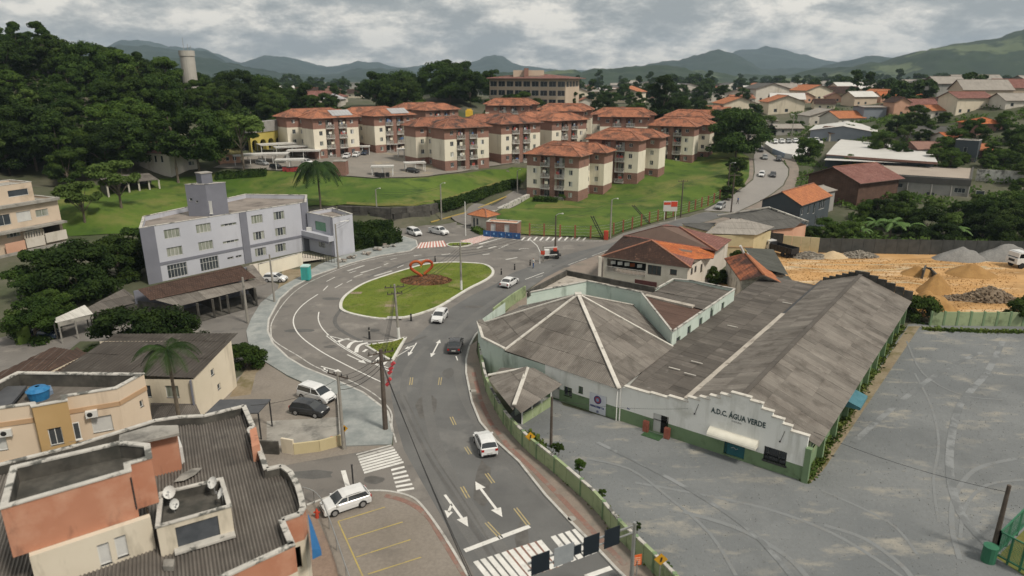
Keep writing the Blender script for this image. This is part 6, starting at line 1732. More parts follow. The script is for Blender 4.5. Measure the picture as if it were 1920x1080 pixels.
for i in range(5):
 s=MB();x0,x1=i*L2/5+.5,(i+1)*L2/5-.5
 xc=(x0+x1)/2;rr=(x1-x0)/2
 for k in range(8):
  t0_,t1_=math.pi*k/8,math.pi*(k+1)/8
  W=lambda s_,z:(a.x+dd2 .x*s_-.0,a.y+dd2 .y*s_-.02,a.z+z)
  s.face([W(xc-rr*math.cos(t0_),2.3+.95*math.sin(t0_)),W(xc-rr*math.cos(t1_),2.3+.95*math.sin(t1_)),W(xc-rr*math.cos(t1_),3.25),W(xc-rr*math.cos(t0_),3.25)])
 s.build('arch',m_ycol,yb)
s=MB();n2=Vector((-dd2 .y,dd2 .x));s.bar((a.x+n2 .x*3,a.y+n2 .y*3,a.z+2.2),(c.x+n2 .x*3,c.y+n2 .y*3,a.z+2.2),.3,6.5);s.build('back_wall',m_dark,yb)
s=MB();s.bar((a.x+n2 .x,a.y+n2 .y,a.z+6.6),(c.x+n2 .x,c.y+n2 .y,a.z+6.6),2.5,2.8);s.build('upper_storey',m_greywall,yb)
pA_,pB_=PD(918,190,305),PD(1060,188,290)
ib=thing('hill_institute','big beige and brown institute with wide eaves and gallery windows on the far hill','institute',(pA_[0],pA_[1],17))
a,c=Vector(pA_[:2]),Vector(pB_[:2]);L2=(c-a).length
dq=(c-a).normalized();nq=Vector((-dq.y,dq.x))
m_ib=mat('beige concrete facade',(.50,.40,.31),(.55,.45,.35),scale=.3)
tops=CAM_H+(140-146)/FPX*300
poly=[tuple(a),tuple(c),tuple(c+nq*16),tuple(a+nq*16)]
sg=L2/9
block('','','',poly,12,tops,m_ib,{0:[(i*sg+.35,(i+1)*sg-.35,h,h+2.2,'two')for i in range(9)for h in(tops-12-3.4,tops-12-7.0,tops-12-10.6)if h>0],1:[(1+i*3.6,3.6+i*3.6,tops-12-3.4,tops-12-1.2,'two')for i in range(4)]},par=.1,mroof=m_pinktile,parent=ib)
s=MB();ce=(Vector(poly[0])+Vector(poly[2]))/2
o8=outset(poly,2.2)
top_=[(ce.x-6,ce.y,tops+1.6),(ce.x+6,ce.y,tops+1.6)]
roof_shell(s,[([(*o8[0],tops),(*o8[1],tops),top_[1],top_[0]],(0,1)),([(*o8[1],tops),(*o8[2],tops),top_[1]],(0,1)),([(*o8[2],tops),(*o8[3],tops),top_[0],top_[1]],(0,1)),([(*o8[3],tops),(*o8[0],tops),top_[0]],(0,1))],.3)
s.build('roof',[m_pinktile,m_soffit],ib)
s=MB();s.box(ce.x-9,ce.y-3,tops+.5,ce.x+4,ce.y+3,tops+3.2);s.build('roof_house',m_ib,ib)
s=MB();s.box(ce.x-4.5,ce.y-5,tops-2,ce.x-2.6,ce.y-3.2,tops+4.0);s.build('chimney',m_brick_dk,ib)
tx,ty,tz0=PD(358,160,245)
ttop=PD(352,95,245)[2]
wt_=thing('water_tower','tall round concrete water tower with antennas rising out of the wooded hill','water tower',(tx,ty,14))
m_tow=mat('aged concrete tower',(.38,.36,.32),(.45,.43,.39),scale=.15,stain=((.24,.23,.21),.12,.5,.7,(1,1,.2)))
s=MB();s.tube([(tx,ty,12),(tx,ty,ttop-1.8)],2.35,20);s.build('shaft',m_tow,wt_,smooth=False)
s=MB();s.tube([(tx,ty,ttop-1.75),(tx,ty,ttop)],2.55,20);s.build('top_ring',m_tow,wt_)
for dx_,hh in((-.8,4.2),(.6,2.2),(1.6,1.6)):
 s=MB();s.tube([(tx+dx_,ty,ttop),(tx+dx_,ty,ttop+hh)],.07,5);s.build('antenna',m_metal,wt_)
yt=PD(880,210,232)
yk=thing('yellow_roof_tank','bright yellow tank on the roof end of the rear apartment block','tank',(yt[0],yt[1],yt[2]))
s=MB();s.box(yt[0]-1.2,yt[1]-1,yt[2]-1.4,yt[0]+1.1,yt[1]+1,yt[2]+.5);s.build('tank_body',mat('bright yellow',(.62,.40,.04),(.68,.45,.06),scale=1),yk)
s=MB();s.prism([(yt[0]-.8,yt[1]-.7),(yt[0]+.7,yt[1]-.7),(yt[0]+.7,yt[1]+.7),(yt[0]-.8,yt[1]+.7)],yt[2]+.5,yt[2]+1.0);s.build('tank_lid',MATS['bright yellow'],yk)
def mark(pts,m=None,off=.022,parent=None,name='lane_marking',z=0.0):
 b=MB();b.polytop(PP(pts),z+off);return b.build(name,m or m_paint,parent or road)
def stripe(p0,p1,w,m=None,off=.022,parent=None,name='lane_marking'):
 a,c=Vector(P(*p0)),Vector(P(*p1));d=(c-a).normalized();n_=Vector((-d.y,d.x))*w/2
 b=MB();b.face([(*(a-n_),off),(*(c-n_),off),(*(c+n_),off),(*(a+n_),off)]);return b.build(name,m or m_paint,parent or road)
def polyline(pts,w,m=None,off=.022,parent=None,name='edge_line',k=4):
 pp=smooth_open(PP(pts),k);b=MB();L_,Rr_=[],[]
 for i in range(len(pp)):
  a=Vector(pp[max(0,i-1)]);c=Vector(pp[min(len(pp)-1,i+1)]);d=(c-a).normalized();n_=Vector((-d.y,d.x))*w/2
  L_.append(Vector(pp[i])+n_);Rr_.append(Vector(pp[i])-n_)
 for i in range(len(pp)-1):b.face([(*Rr_[i],off),(*Rr_[i+1],off),(*L_[i+1],off),(*L_[i],off)])
 return b.build(name,m or m_paint,parent or road)
for pts,w,m_ in(([(985,1080),(905,985),(850,900),(815,820),(800,740),(812,680),(850,630),(905,580),(985,530),(1080,485),(1200,440)],.9,m_track),([(1090,1000),(1020,930),(955,870),(900,800),(868,740),(858,690),(875,640)],.8,m_track),([(930,1075),(870,990),(815,900),(775,820),(757,740),(765,690),(800,650)],.7,m_track),([(745,740),(800,850),(870,960),(940,1080)],.28,m_trackd),([(757,740),(812,850),(884,960),(955,1080)],.14,m_trackd),([(690,545),(640,580),(630,610),(680,640),(740,650),(800,630)],.5,m_trackd),([(925,470),(870,480),(800,482),(740,500),(690,520)],.5,m_trackd)):
 _tb=globals().get('_tb',0)+1;polyline(pts,w,m_,.0155+_tb*.0007,main if m_ is m_track else road,'tyre_band')
polyline([(743,830),(735,800),(732,770),(700,738),(650,711),(592,688),(560,668),(515,640),(508,620),(512,600),(534,566),(562,540),(600,520),(655,498),(712,484),(775,474)],.14,m_paint_worn)
polyline([(716,717),(680,700),(640,680),(600,658),(565,632),(551,610),(553,590),(570,570),(596,552)],.15)
polyline([(728,690),(700,680),(665,662),(630,640),(606,618),(597,600),(598,585)],.14)
for a,c in(((606,545),(615,536)),((628,540),(642,532)),((612,528),(628,520)),((650,530),(660,525)),((663,520),(680,514)),((700,505),(715,500)),((655,512),(668,508)),((720,497),(728,494)),((732,487),(744,484)),((745,502),(757,497))):
 stripe(a,c,.14)
for a,c in(((652,508),(683,498)),((676,512),(700,505)),((702,518),(735,508)),((828,478),(845,476)),((776,480),(790,478)),((785,488),(805,486)),((905,478),(918,476)),((895,466),(905,461)),((916,466),(930,462)),((935,466),(953,459)),((948,487),(970,483))):
 stripe(a,c,.45,m_paint_worn)
stripe((898,458),(950,444),.4)
polyline([(973,468),(980,466),(992,467)],.14)
stripe((985,524),(1020,511),.14);stripe((1005,521),(1018,517),.14,m_paint_worn)
for a,c in(((1065,497),(1100,484)),((1110,480),(1150,465)),((1160,461),(1200,447)),((1210,443),(1250,430))):stripe(a,c,.14,m_paint_worn)
polyline([(612,628),(625,632),(650,637),(690,640),(745,636)],.12)
polyline([(612,630),(640,650),(680,673),(705,684),(733,697)],.12)
for pts in([(632,644),(636,640),(644,637),(655,636)],[(652,653),(656,646),(664,641),(680,640)],[(668,661),(670,652),(677,646),(690,643)]):
 polyline(pts,.45,name='hatch_marking')
for a,c in(((681,660),(688,655)),((694,669),(700,664)),((706,676),(712,670)),((718,684),(724,678))):stripe(a,c,.35,name='hatch_marking')
polyline([(761,636),(750,655),(738,676)],.12)
def arrow(tail,tip,w=.16,head=.75,m=None,parent=None,double=False,side=None):
 a,c=Vector(P(*tail)),Vector(P(*tip));d=(c-a).normalized();n_=Vector((-d.y,d.x));L_=(c-a).length
 b=MB();o=.022
 hl_=min(1.1,L_*.3)
 s0=hl_ if double else 0
 q=lambda t,s_:(*(a+d*t+n_*s_),o)
 b.face([q(s0,-w/2),q(L_-hl_,-w/2),q(L_-hl_,w/2),q(s0,w/2)])
 b.face([q(L_-hl_,-head/2),q(L_,0),q(L_-hl_,head/2)])
 if double:b.face([q(hl_,head/2),q(0,0),q(hl_,-head/2)])
 if side:
  sg,at=side
  b.face([q(L_*at,0),q(L_*at+.3*1,0),q(L_*at+1.0,sg*.55),q(L_*at+.75,sg*.6)][::(1 if sg>0 else-1)])
  b.face([q(L_*at+.55,sg*.75),q(L_*at+1.05,sg*.3),q(L_*at+1.5,sg*.9)][::(-1 if sg>0 else 1)])
 return b.build('lane_arrow',m or m_paint,parent or main)
arrow((891,903),(942,970),double=True,w=.2,head=.8)
arrow((834,928),(878,988),w=.2,head=.8,side=(-1,.28))
arrow((825,637),(808,670),double=True,w=.16,head=.6)
arrow((781,643),(765,668),w=.16,head=.6,side=(-1,.15))
arrow((651,665),(687,682),w=.16,head=.7,parent=road)
arrow((602,687),(641,698),w=.16,head=.7,parent=road,side=(-1,.1))
arrow((738,672),(775,650),w=.10,head=.1,parent=main)
for a,c in(((772,640+68),(770,722)),((826,708),(824,722)),((846,782),(853,797)),((873,838),(882,852)),((912,888),(925,906)),((866,913),(878,934)),((966,953),(991,985)),((912,980),(940,1010))):
 if c[1]<715 and a[0]<800:continue
 for k in(-.11,.11):
  A_,C__=Vector(P(*a)),Vector(P(*c));d=(C__-A_).normalized();n_=Vector((-d.y,d.x))*k
  b=MB();e_=Vector((-d.y,d.x))*.05
  b.face([(*(A_+n_-e_),.022),(*(C__+n_-e_),.022),(*(C__+n_+e_),.022),(*(A_+n_+e_),.022)]);b.build('centre_dash',m_paint_y,main)
stripe((855,668),(858,676),.12,m_paint,parent=main)
stripe((871,1033),(993,987),.38,parent=main,name='stop_line');stripe((1098,1082),(1146,1065),.38,parent=main,name='stop_line')
for i in range(15):
 t=i/14
 a=(891+(1076-891)*t,1052+(992-1052)*t)
 c=(a[0]+42-4*t,a[1]+52-6*t)
 if i==10:continue
 mark([(a[0]-4,a[1]+2),(a[0]+5,a[1]-1),(c[0]+6,c[1]-2),(c[0]-4,c[1]+2)],parent=main,name='crosswalk_stripe')
for i in range(14):
 if i in(4,5,6,7,8):
  t=(i+.5)/14
  a=(891+(1076-891)*t,1052+(992-1052)*t);c=(a[0]+42,a[1]+50)
  mark([(a[0]-2,a[1]),(a[0]+4,a[1]-1),(c[0]+4,c[1]-1),(c[0]-3,c[1])],m_tactile,.0205,main,'worn_red_patch')
for i in range(8):
 t=i/7
 l_=(668+14*t,853+34*t);r_=(734+22*t,835+32*t)
 mark([(l_[0],l_[1]-2.2),(r_[0],r_[1]-2.2),(r_[0]+1,r_[1]+1.2),(l_[0]+1,l_[1]+1.6)]if i else[(l_[0],l_[1]-1.5),(r_[0],r_[1]-1.5),(r_[0],r_[1]+.6),(l_[0],l_[1]+.6)],m_paint if i>1 else m_paint_worn,name='crosswalk_stripe')
for i in range(6):
 t=i/5
 l_=(733+11*t,882+39*t);r_=(758+18*t,876+40*t)
 mark([(l_[0],l_[1]-2),(r_[0],r_[1]-2),(r_[0]+1,r_[1]+1.6),(l_[0]+1,l_[1]+1.8)],name='crosswalk_stripe')
mark([(639,883),(648,882),(658,916),(649,918)],name='stop_line')
def redwalk(q,n,flip=0):
 mark(q,m_paint_r,.020,name='red_crossing')
 a,b_,c,d=q
 for i in range(n):
  t0,t1=(i+.2)/n,(i+.68)/n
  mark([lp(a,b_,t0),lp(a,b_,t1),lp(d,c,t1),lp(d,c,t0)],m_paint,.024,name='crosswalk_stripe')
redwalk([(781,466),(838,462),(832,451),(788,455)],9)
redwalk([(885,459),(932,443),(910,440),(862,452)],12)
polyline([(960,449),(1000,452),(1060,452),(1130,452)],.12)
for i in range(11):
 x=978+i*11.5;stripe((x,451),(x+6,444.5),.35,m_paint if i<8 else m_paint_worn,name='hatch_marking')
for a,c in(((634,979),(722,952)),((634,979),(684,1090)),((640,1010),(755,978))if 0 else((668,1046),(770,1013)),((690,1078),(790,1046)),((652,1012),(755,980))):
 stripe(a,c,.09,m_paint_bay,.075-.012,parking,'bay_line')
for x,y in((772,1002),(762,990)):pass
m_patch=mat('asphalt repair',(.105,.103,.10),(.13,.127,.122),scale=.8,rough=.85,fine=(.2,9));m_oil=mat('oil stain',(.085,.08,.075),(.12,.115,.108),scale=1.5,rough=.6)
_rp=random.Random(4)
for i,(px,py,sx,sy,mm,pr_)in enumerate(((800,760,1.2,2.6,1,0),(905,905,.7,3.5,1,0),(560,620,2.2,.8,0,1),(620,560,1.5,.7,0,1),(700,620,1.0,.5,1,1),(840,480,3.0,.6,0,1),(960,470,2.2,1.0,1,1),(1050,500,1.6,1.0,0,1),(900,575,2.6,.6,1,0),(840,700,.6,1.6,0,0),(580,890,2.2,.7,0,1),(700,900,1.0,.6,1,1),(980,1010,.5,2.0,1,0),(620,650,.8,.6,1,1))):
 c=P(px,py);b=MB();b.polytop([(c[0]+sx*math.cos(k*math.pi/5)*_rp.uniform(.7,1.1),c[1]+sy*math.sin(k*math.pi/5)*_rp.uniform(.7,1.1))for k in range(10)],.0138+i*.0002 if pr_ else.0148+i*.00005);b.build('asphalt_patch',m_oil if mm else m_patch,road if pr_ else main)
for px,py,r_ in((887,735,.35),(1072,975,.3)):
 c=P(px,py);b=MB();b.polytop([(c[0]+r_*math.cos(k*math.pi/6),c[1]+r_*math.sin(k*math.pi/6))for k in range(12)],.13);b.build('manhole_cover',m_conc,east)
for px,py in((740,598),(733,575),(668,551)):
 c=P(px,py);b=MB();w_=.8 if px!=740 else 1.0;b.polytop([(c[0]-w_,c[1]-.5),(c[0]+w_,c[1]-.5),(c[0]+w_,c[1]+.5),(c[0]-w_,c[1]+.5)],.19 if px==740 else.155);b.build('concrete_patch',m_kerb if px==740 else m_dirt,island)
m_tyre=mat('tyre rubber',(.02,.02,.02),rough=.9)
m_rim=mat('wheel rim',(.35,.35,.36),rough=.4,metal=.5)
m_carglass=mat('car glass',(.025,.03,.034),rough=.08,spec=.9)
m_head=mat('headlamp',(.55,.56,.56),rough=.15)
m_tail=mat('tail lamp',(.35,.02,.015),rough=.2)
m_trim=mat('black trim',(.025,.025,.026),rough=.5)
m_plate=mat('number plate',(.5,.5,.48),rough=.5)
PAINT={'white':mat('white car paint',(.66,.665,.665),rough=.22,spec=.6),'black':mat('black car paint',(.022,.024,.028),rough=.18,spec=.7),'graphite':mat('graphite car paint',(.055,.055,.06),rough=.22,spec=.6),'silver':mat('silver car paint',(.36,.37,.375),rough=.25,metal=.35),'navy':mat('dark blue car paint',(.025,.04,.07),rough=.2,spec=.6),'red':mat('red car paint',(.30,.03,.025),rough=.25)}
cprof={'hatch':dict(L=3.95,W=1.68,hood=.92,deck=None,belt=.92,roof=1.46,pts=[(0,.62),(.02,.95),(.12,1.02)],green=[(.16,.95),(.42,1.40),(1.0,1.47),(2.0,1.46),(2.35,1.38),(3.02,.97)],nose=[(3.02,.95),(3.6,.85),(3.9,.66)]),'sedan':dict(L=4.35,W=1.72,belt=.92,pts=[(0,.62),(.03,.92),(.12,.99)],green=[(.62,.98),(1.12,1.36),(1.6,1.43),(2.4,1.42),(2.72,1.34),(3.40,.95)],nose=[(3.40,.94),(4.0,.84),(4.3,.64)]),'mpv':dict(L=4.35,W=1.76,belt=1.0,pts=[(0,.62),(.02,1.02),(.08,1.1)],green=[(.10,1.05),(.30,1.60),(.9,1.68),(2.4,1.66),(2.8,1.56),(3.55,1.03)],nose=[(3.55,1.0),(4.0,.88),(4.3,.66)]),'pickup':dict(L=5.0,W=1.80,belt=1.05,pts=[(0,.62),(.02,1.02),(.06,1.06)],green=[(1.95,1.06),(2.05,1.62),(2.5,1.70),(3.0,1.68),(3.3,1.60),(3.85,1.06)],nose=[(3.85,1.05),(4.6,.98),(4.95,.72)]),}
def make_car(kind):
 p=cprof[kind];L_,W=p['L'],p['W']/2
 t=proto('parked_car' if kind in()else{'hatch':'hatchback_car','sedan':'sedan_car','mpv':'minivan_car','pickup':'pickup_truck'}[kind],'small hatchback car on the road','car','cars on the roads and car parks')
 belt=p['belt']
 prof=[(0.0,.34),(0.0,.60)]+p['pts'][1:]
 top=p['pts']+[(p['green'][0][0],p['green'][0][1]-.01),(p['green'][-1][0],p['green'][-1][1]-.01)]+p['nose'][1:]+[(L_,.45)]
 b=MB()
 st=[]
 for x,z in top:
  f=1.0-.10*max(0,(x-L_*.86)/(L_*.14))**1.0-.07*max(0,(.35-x)/.35)
  st.append((x,z,W*f))
 for i,(x,z,w)in enumerate(st):
  zb=.24+(.06 if i in(0,len(st)-1)else 0)
  z2=max(z,.5)
  ring=[(-w*.96,zb),(-w,min(.55,z2-.04)),(-w*.985,z2-.07),(-w*.90,z2),(0,z2+.02),(w*.90,z2),(w*.985,z2-.07),(w,min(.55,z2-.04)),(w*.96,zb)]
  b.v.extend([(x-L_/2,y,zz)for y,zz in ring])
 n=9
 for i in range(len(st)-1):
  for k in range(n-1):
   a=i*n+k;b.f.append((a,a+n,a+n+1,a+1)[::-1]);b.uv.append([(0,0)]*4);b.m.append(0)
 for s0 in(0,len(st)-1):
  b.f.append(tuple(s0*n+k for k in(range(n)if s0 else reversed(range(n)))));b.uv.append([(0,0)]*n);b.m.append(0)
 gr_=p['green'];wt=W*.78
 gi=[g_ for g_ in gr_[1:-1]]
 for i in range(len(gi)-1):
  (x0,z0),(x1,z1)=gi[i],gi[i+1]
  b.face([(x0-L_/2,-wt,z0-.02),(x1-L_/2,-wt,z1-.02),(x1-L_/2,0,z1+.03),(x0-L_/2,0,z0+.03)])
  b.face([(x0-L_/2,0,z0+.03),(x1-L_/2,0,z1+.03),(x1-L_/2,wt,z1-.02),(x0-L_/2,wt,z0-.02)])
 wb=W*.93
 for sg in(-1,1):
  for(xa,za,xb,zb_)in((gr_[0][0],gr_[0][1],gi[0][0],gi[0][1]),(gr_[-1][0],gr_[-1][1],gi[-1][0],gi[-1][1]),(L_*.5,belt+.02,L_*.5-.05,gi[1][1]-.03)):
   b.bar((xa-L_/2,sg*wb,za),(xb-L_/2,sg*wt,zb_-.02),.07,.05)
  b.bar((gi[0][0]-L_/2,sg*wt,gi[0][1]-.03),(gi[-1][0]-L_/2,sg*wt,gi[-1][1]-.03),.06,.07)
  b.box(gr_[-1][0]-L_/2-.25,sg*W-.0 if sg>0 else-W-.14,belt,gr_[-1][0]-L_/2-.08,sg*W+.14 if sg>0 else-W,belt+.12)
 if kind=='pickup':
  for sg in(-1,1):b.box(-L_/2,sg*W*.94-.05,1.0,-L_/2+1.9,sg*W*.94+.05,1.18)
  b.box(-L_/2,-W*.9,1.0,-L_/2+.06,W*.9,1.18)
 b.build('body',PAINT['white'],t,smooth=False)
 s=MB();ins_=.99
 gp=gr_
 for sg in(-1,1):
  poly=[(gp[0][0]-L_/2,sg*wb,gp[0][1]),(gp[-1][0]-L_/2,sg*wb,gp[-1][1])]+[(x-L_/2,sg*wt,z-.04)for x,z in reversed(gi)]
  s.face(poly if sg<0 else poly[::-1])
 s.build('side_window',m_carglass,t)
 for nm,(x0,z0),(x1,z1)in(('windscreen',gp[-1],gi[-1]),('rear_window',gp[0],gi[0])):
  s=MB();q=[(x0-L_/2,-wb*.95,z0),(x0-L_/2,wb*.95,z0),(x1-L_/2,wt*.97,z1-.02),(x1-L_/2,-wt*.97,z1-.02)]
  s.face(q if nm=='windscreen' else q[::-1]);s.build(nm,m_carglass,t)
 wm=MB();rm=MB();N_=14;r=.31
 def cyl(mb,r_,y0,y1):
  for k in range(N_):
   t0,t1=2*math.pi*k/N_,2*math.pi*(k+1)/N_
   mb.face([(r_*math.cos(t0),y0,r_*math.sin(t0)),(r_*math.cos(t1),y0,r_*math.sin(t1)),(r_*math.cos(t1),y1,r_*math.sin(t1)),(r_*math.cos(t0),y1,r_*math.sin(t0))][::-1])
  mb.face([(r_*math.cos(2*math.pi*k/N_),y0,r_*math.sin(2*math.pi*k/N_))for k in range(N_)]);mb.face([(r_*math.cos(2*math.pi*k/N_),y1,r_*math.sin(2*math.pi*k/N_))for k in range(N_)][::-1])
 cyl(wm,r,-.11,.11);cyl(rm,.20,-.125,.125)
 tme=wm.mesh('tyre',m_tyre);rme=rm.mesh('rim',m_rim)
 wx=[(.78-L_/2),(L_-.82-L_/2)]
 for x in wx:
  for sg in(-1,1):
   a_=child('tyre',tme,t,(x,sg*(W-.085),r));c_=bpy.data.objects.new('rim',rme);COL.objects.link(c_);c_.parent=a_
   q=MB()
   q.face([(x+.36*math.cos(k*math.pi/8),sg*(W+.003),max(.24,r+.36*math.sin(k*math.pi/8)))for k in range(16)][::(1 if sg<0 else-1)])
   q.build('wheel_arch',m_trim,t)
 for sg in(-1,1):
  q=MB();q.box(L_/2-.30,sg*W*.62-.17,.60,L_/2-.06,sg*W*.62+.17,.74);q.build('headlight',m_head,t)
  zt_=.98 if kind in('hatch','mpv')else.86
  q=MB();q.box(-L_/2-.025,sg*W*.78-.12,zt_-.26,-L_/2+.12,sg*W*.78+.13,zt_-.04);q.build('taillight',m_tail,t)
 q=MB();q.box(L_/2-.06,-W*.6,.30,L_/2+.02,W*.6,.46);q.box(L_/2-.10,-W*.42,.56,L_/2-.015,W*.42,.66);q.build('front_grille',m_trim,t)
 q=MB();q.box(-L_/2-.03,-W*.75,.28,-L_/2+.02,W*.75,.40);q.build('rear_bumper',m_trim,t)
 q=MB();q.box(-L_/2-.035,-.26,.50,-L_/2,.26,.62);q.build('number_plate',m_plate,t)
 q=MB();q.box(-L_/2+.4,-W*.8,.20,L_/2-.4,W*.8,.30);q.build('underbody',m_trim,t)
 if kind=='pickup':
  q=MB();q.box(-L_/2+.07,-W*.86,1.085,-L_/2+1.85,W*.86,1.12);q.build('load_cover',m_trim,t)
 return t
CARS={k:make_car(k)for k in cprof}
def car(kind,rear,front,color,label,z=None,group=None):
 a=G(*rear)if z is None else pz(*rear,z);c=G(*front)if z is None else pz(*front,z)
 h_=math.atan2(c[1]-a[1],c[0]-a[0]);m=((a[0]+c[0])/2,(a[1]+c[1])/2)
 zz=H(*m)if z is None else z
 o=place(CARS[kind],(m[0],m[1],zz+.02),h_,label,scale=.88,over={'body':PAINT[color]})
 if z is None and abs(H(m[0]+2*math.cos(h_),m[1]+2*math.sin(h_))-zz)>.05:
  p_=math.atan2(H(m[0]+2*math.cos(h_),m[1]+2*math.sin(h_))-H(m[0]-2*math.cos(h_),m[1]-2*math.sin(h_)),4)
  o.rotation_euler=(0,-p_,h_)
  o.location.z+=.13
 if color=='white' and kind=='pickup':pass
 return o
car('hatch',(917,856),(903,824),'white','white hatchback driving away, between the yellow dashes and the green wall',0)
car('sedan',(850,668),(858,640),'graphite','dark grey sedan driving up the bend beside the white two-way arrow',0)
car('hatch',(834,588),(815,612),'white','white hatchback coming down beside the near edge of the oval island',0)
car('sedan',(942,543),(968,527),'white','white sedan driving away beside the far tip of the oval island',0)
car('mpv',(764,436),(790,445),'white','white minivan at the junction, left of the white pickup',0)
car('pickup',(806,435),(840,442),'white','white pickup truck with dark bed cover at the junction',0)
car('hatch',(690,937),(605,965),'white','white hatchback stopped on the near corner beside the crosswalk',.05)
car('mpv',(566,740),(623,757),'white','white minivan parked on the forecourt beside the black hatchback',0)
car('hatch',(553,771),(610,780),'black','black hatchback parked on the forecourt beside the white minivan',0)
car('mpv',(1362,385),(1338,399),'silver','silver people carrier coming down the hill road past the fence',None)
car('hatch',(1431,325),(1425,337),'white','white car on the hill road, left one of the side-by-side pair')
car('sedan',(1450,325),(1448,338),'graphite','dark car on the hill road beside the white one')
car('sedan',(1434,294),(1434,302),'silver','silver car higher up the hill road, alone in the left lane')
car('hatch',(1460,297),(1460,308),'black','black car on the right side of the upper bend of the hill road')
car('hatch',(1426,281),(1427,288),'graphite','dark car near the top of the hill road bend')
car('hatch',(660,292),(640,303),'white','white car parked beside the leftmost apartment block, left of three')
car('hatch',(678,290),(658,300),'white','white car parked beside the leftmost apartment block, middle of three')
car('hatch',(694,287),(675,297),'navy','dark blue car parked beside the leftmost apartment block, right of three')
car('sedan',(618,326),(598,316),'white','white car at the kerb of the condominium yard left of the brick cube')
car('sedan',(54,637),(100,634),'navy','dark blue car parked under trees by the hedge at the left',0)
car('hatch',(500,527),(534,528),'white','white car parked behind the boundary wall of the lilac building',0)
for i in range(7):
 car('hatch',(1449+i*13,268-i*.5),(1455+i*13,272-i*.5),['white','white','silver','white','white','silver','white'][i],['first white car of the dealer row from the road end','second car of the dealer row, white, beside the first','silver car third in the dealer row on the bright forecourt','white car in the middle of the dealer row','white car fifth in the dealer row on the forecourt','silver car next to last in the dealer row','last white car of the dealer row toward the warehouse'][i])
df=[G(*q)[:2]for q in[(1432,276),(1440,262),(1545,258),(1540,284),(1485,296),(1470,290),(1450,281)]]
drape('dealer_forecourt',df,3,.16,mat('pale forecourt',(.50,.49,.47),(.56,.55,.53),scale=.2))
dwl=thing('low_white_dealer_wall','low white and blue wall along the curve of the hill road','wall',G(1470,292))
pts=[G(*q)for q in[(1433,278),(1448,288),(1470,297),(1484,300)]]
for i in range(3):
 a,c=pts[i],pts[i+1];s=MB();s.bar((a[0],a[1],a[2]+.6),(c[0],c[1],c[2]+.6),.25,2.0);s.build('wall_panel',m_white if i!=1 else mat('pale blue wall',(.35,.42,.52),rough=.8),dwl)
def make_truck():
 t=proto('tipper_truck','white tipper truck in the yard','truck','tipper trucks in the sand yard')
 cabp=MB();cabp.box(2.4,-1.15,.75,4.2,1.15,1.7);cabp.box(2.45,-1.10,1.7,4.05,1.10,2.6);cabp.box(2.3,-1.05,2.6,3.7,1.05,2.72);cabp.build('cab',PAINT['white'],t)
 for nm,q in(('windscreen',[(4.06,-1.0,1.75),(4.06,1.0,1.75),(4.0,.98,2.5),(4.0,-.98,2.5)]),('side_window',[(2.8,-1.105,1.75),(3.9,-1.105,1.75),(3.8,-1.105,2.45),(2.8,-1.105,2.45)]),('side_window',[(2.8,1.105,1.75),(2.8,1.105,2.45),(3.8,1.105,2.45),(3.9,1.105,1.75)])):
  s=MB();s.face(q);s.face(q[::-1]);s.build(nm,m_carglass,t)
 s=MB();s.box(-3.6,-.5,.7,2.4,.5,.95);s.build('chassis',m_trim,t)
 s=MB();s.box(-3.7,-1.2,1.0,2.15,-1.12,2.3);s.box(-3.7,1.12,1.0,2.15,1.2,2.3);s.box(2.07,-1.2,1.0,2.15,1.2,2.5);s.box(-3.7,-1.2,1.0,-3.62,1.2,2.2);s.box(-3.7,-1.2,1.0,2.15,1.2,1.08)
 for i in range(7):s.box(-3.5+i*.9,-1.27,1.0,-3.4+i*.9,-1.2,2.3);s.box(-3.5+i*.9,1.2,1.0,-3.4+i*.9,1.27,2.3)
 s.build('tipper_body',m_trim,t)
 wm=MB();wm.tube([(0,-.14,0),(0,.14,0)],.5,14);me=wm.mesh('wheel',m_tyre)
 for x in(3.2,-1.4,-2.6):
  for sg in(-1,1):child('wheel',me,t,(x,sg*1.02,.5))
 for sg in(-1,1):
  s=MB();s.box(4.18,sg*.85-.15,.85,4.24,sg*.85+.15,1.05);s.build('headlight',m_head,t)
 s=MB();s.box(4.19,-.6,1.1,4.23,.6,1.5);s.build('front_grille',m_trim,t)
 return t
trk=make_truck()
p_=P(1915,500);place(trk,(p_[0]+2.0,p_[1],.02),R(186),'white-cab tipper truck with dark body at the right edge of the sand yard')
p_=P(1464,482);place(trk,(p_[0]+.5,p_[1]+1.5,.02),R(118),'white tipper truck seen from behind by the yellow store wall',scale=.8)
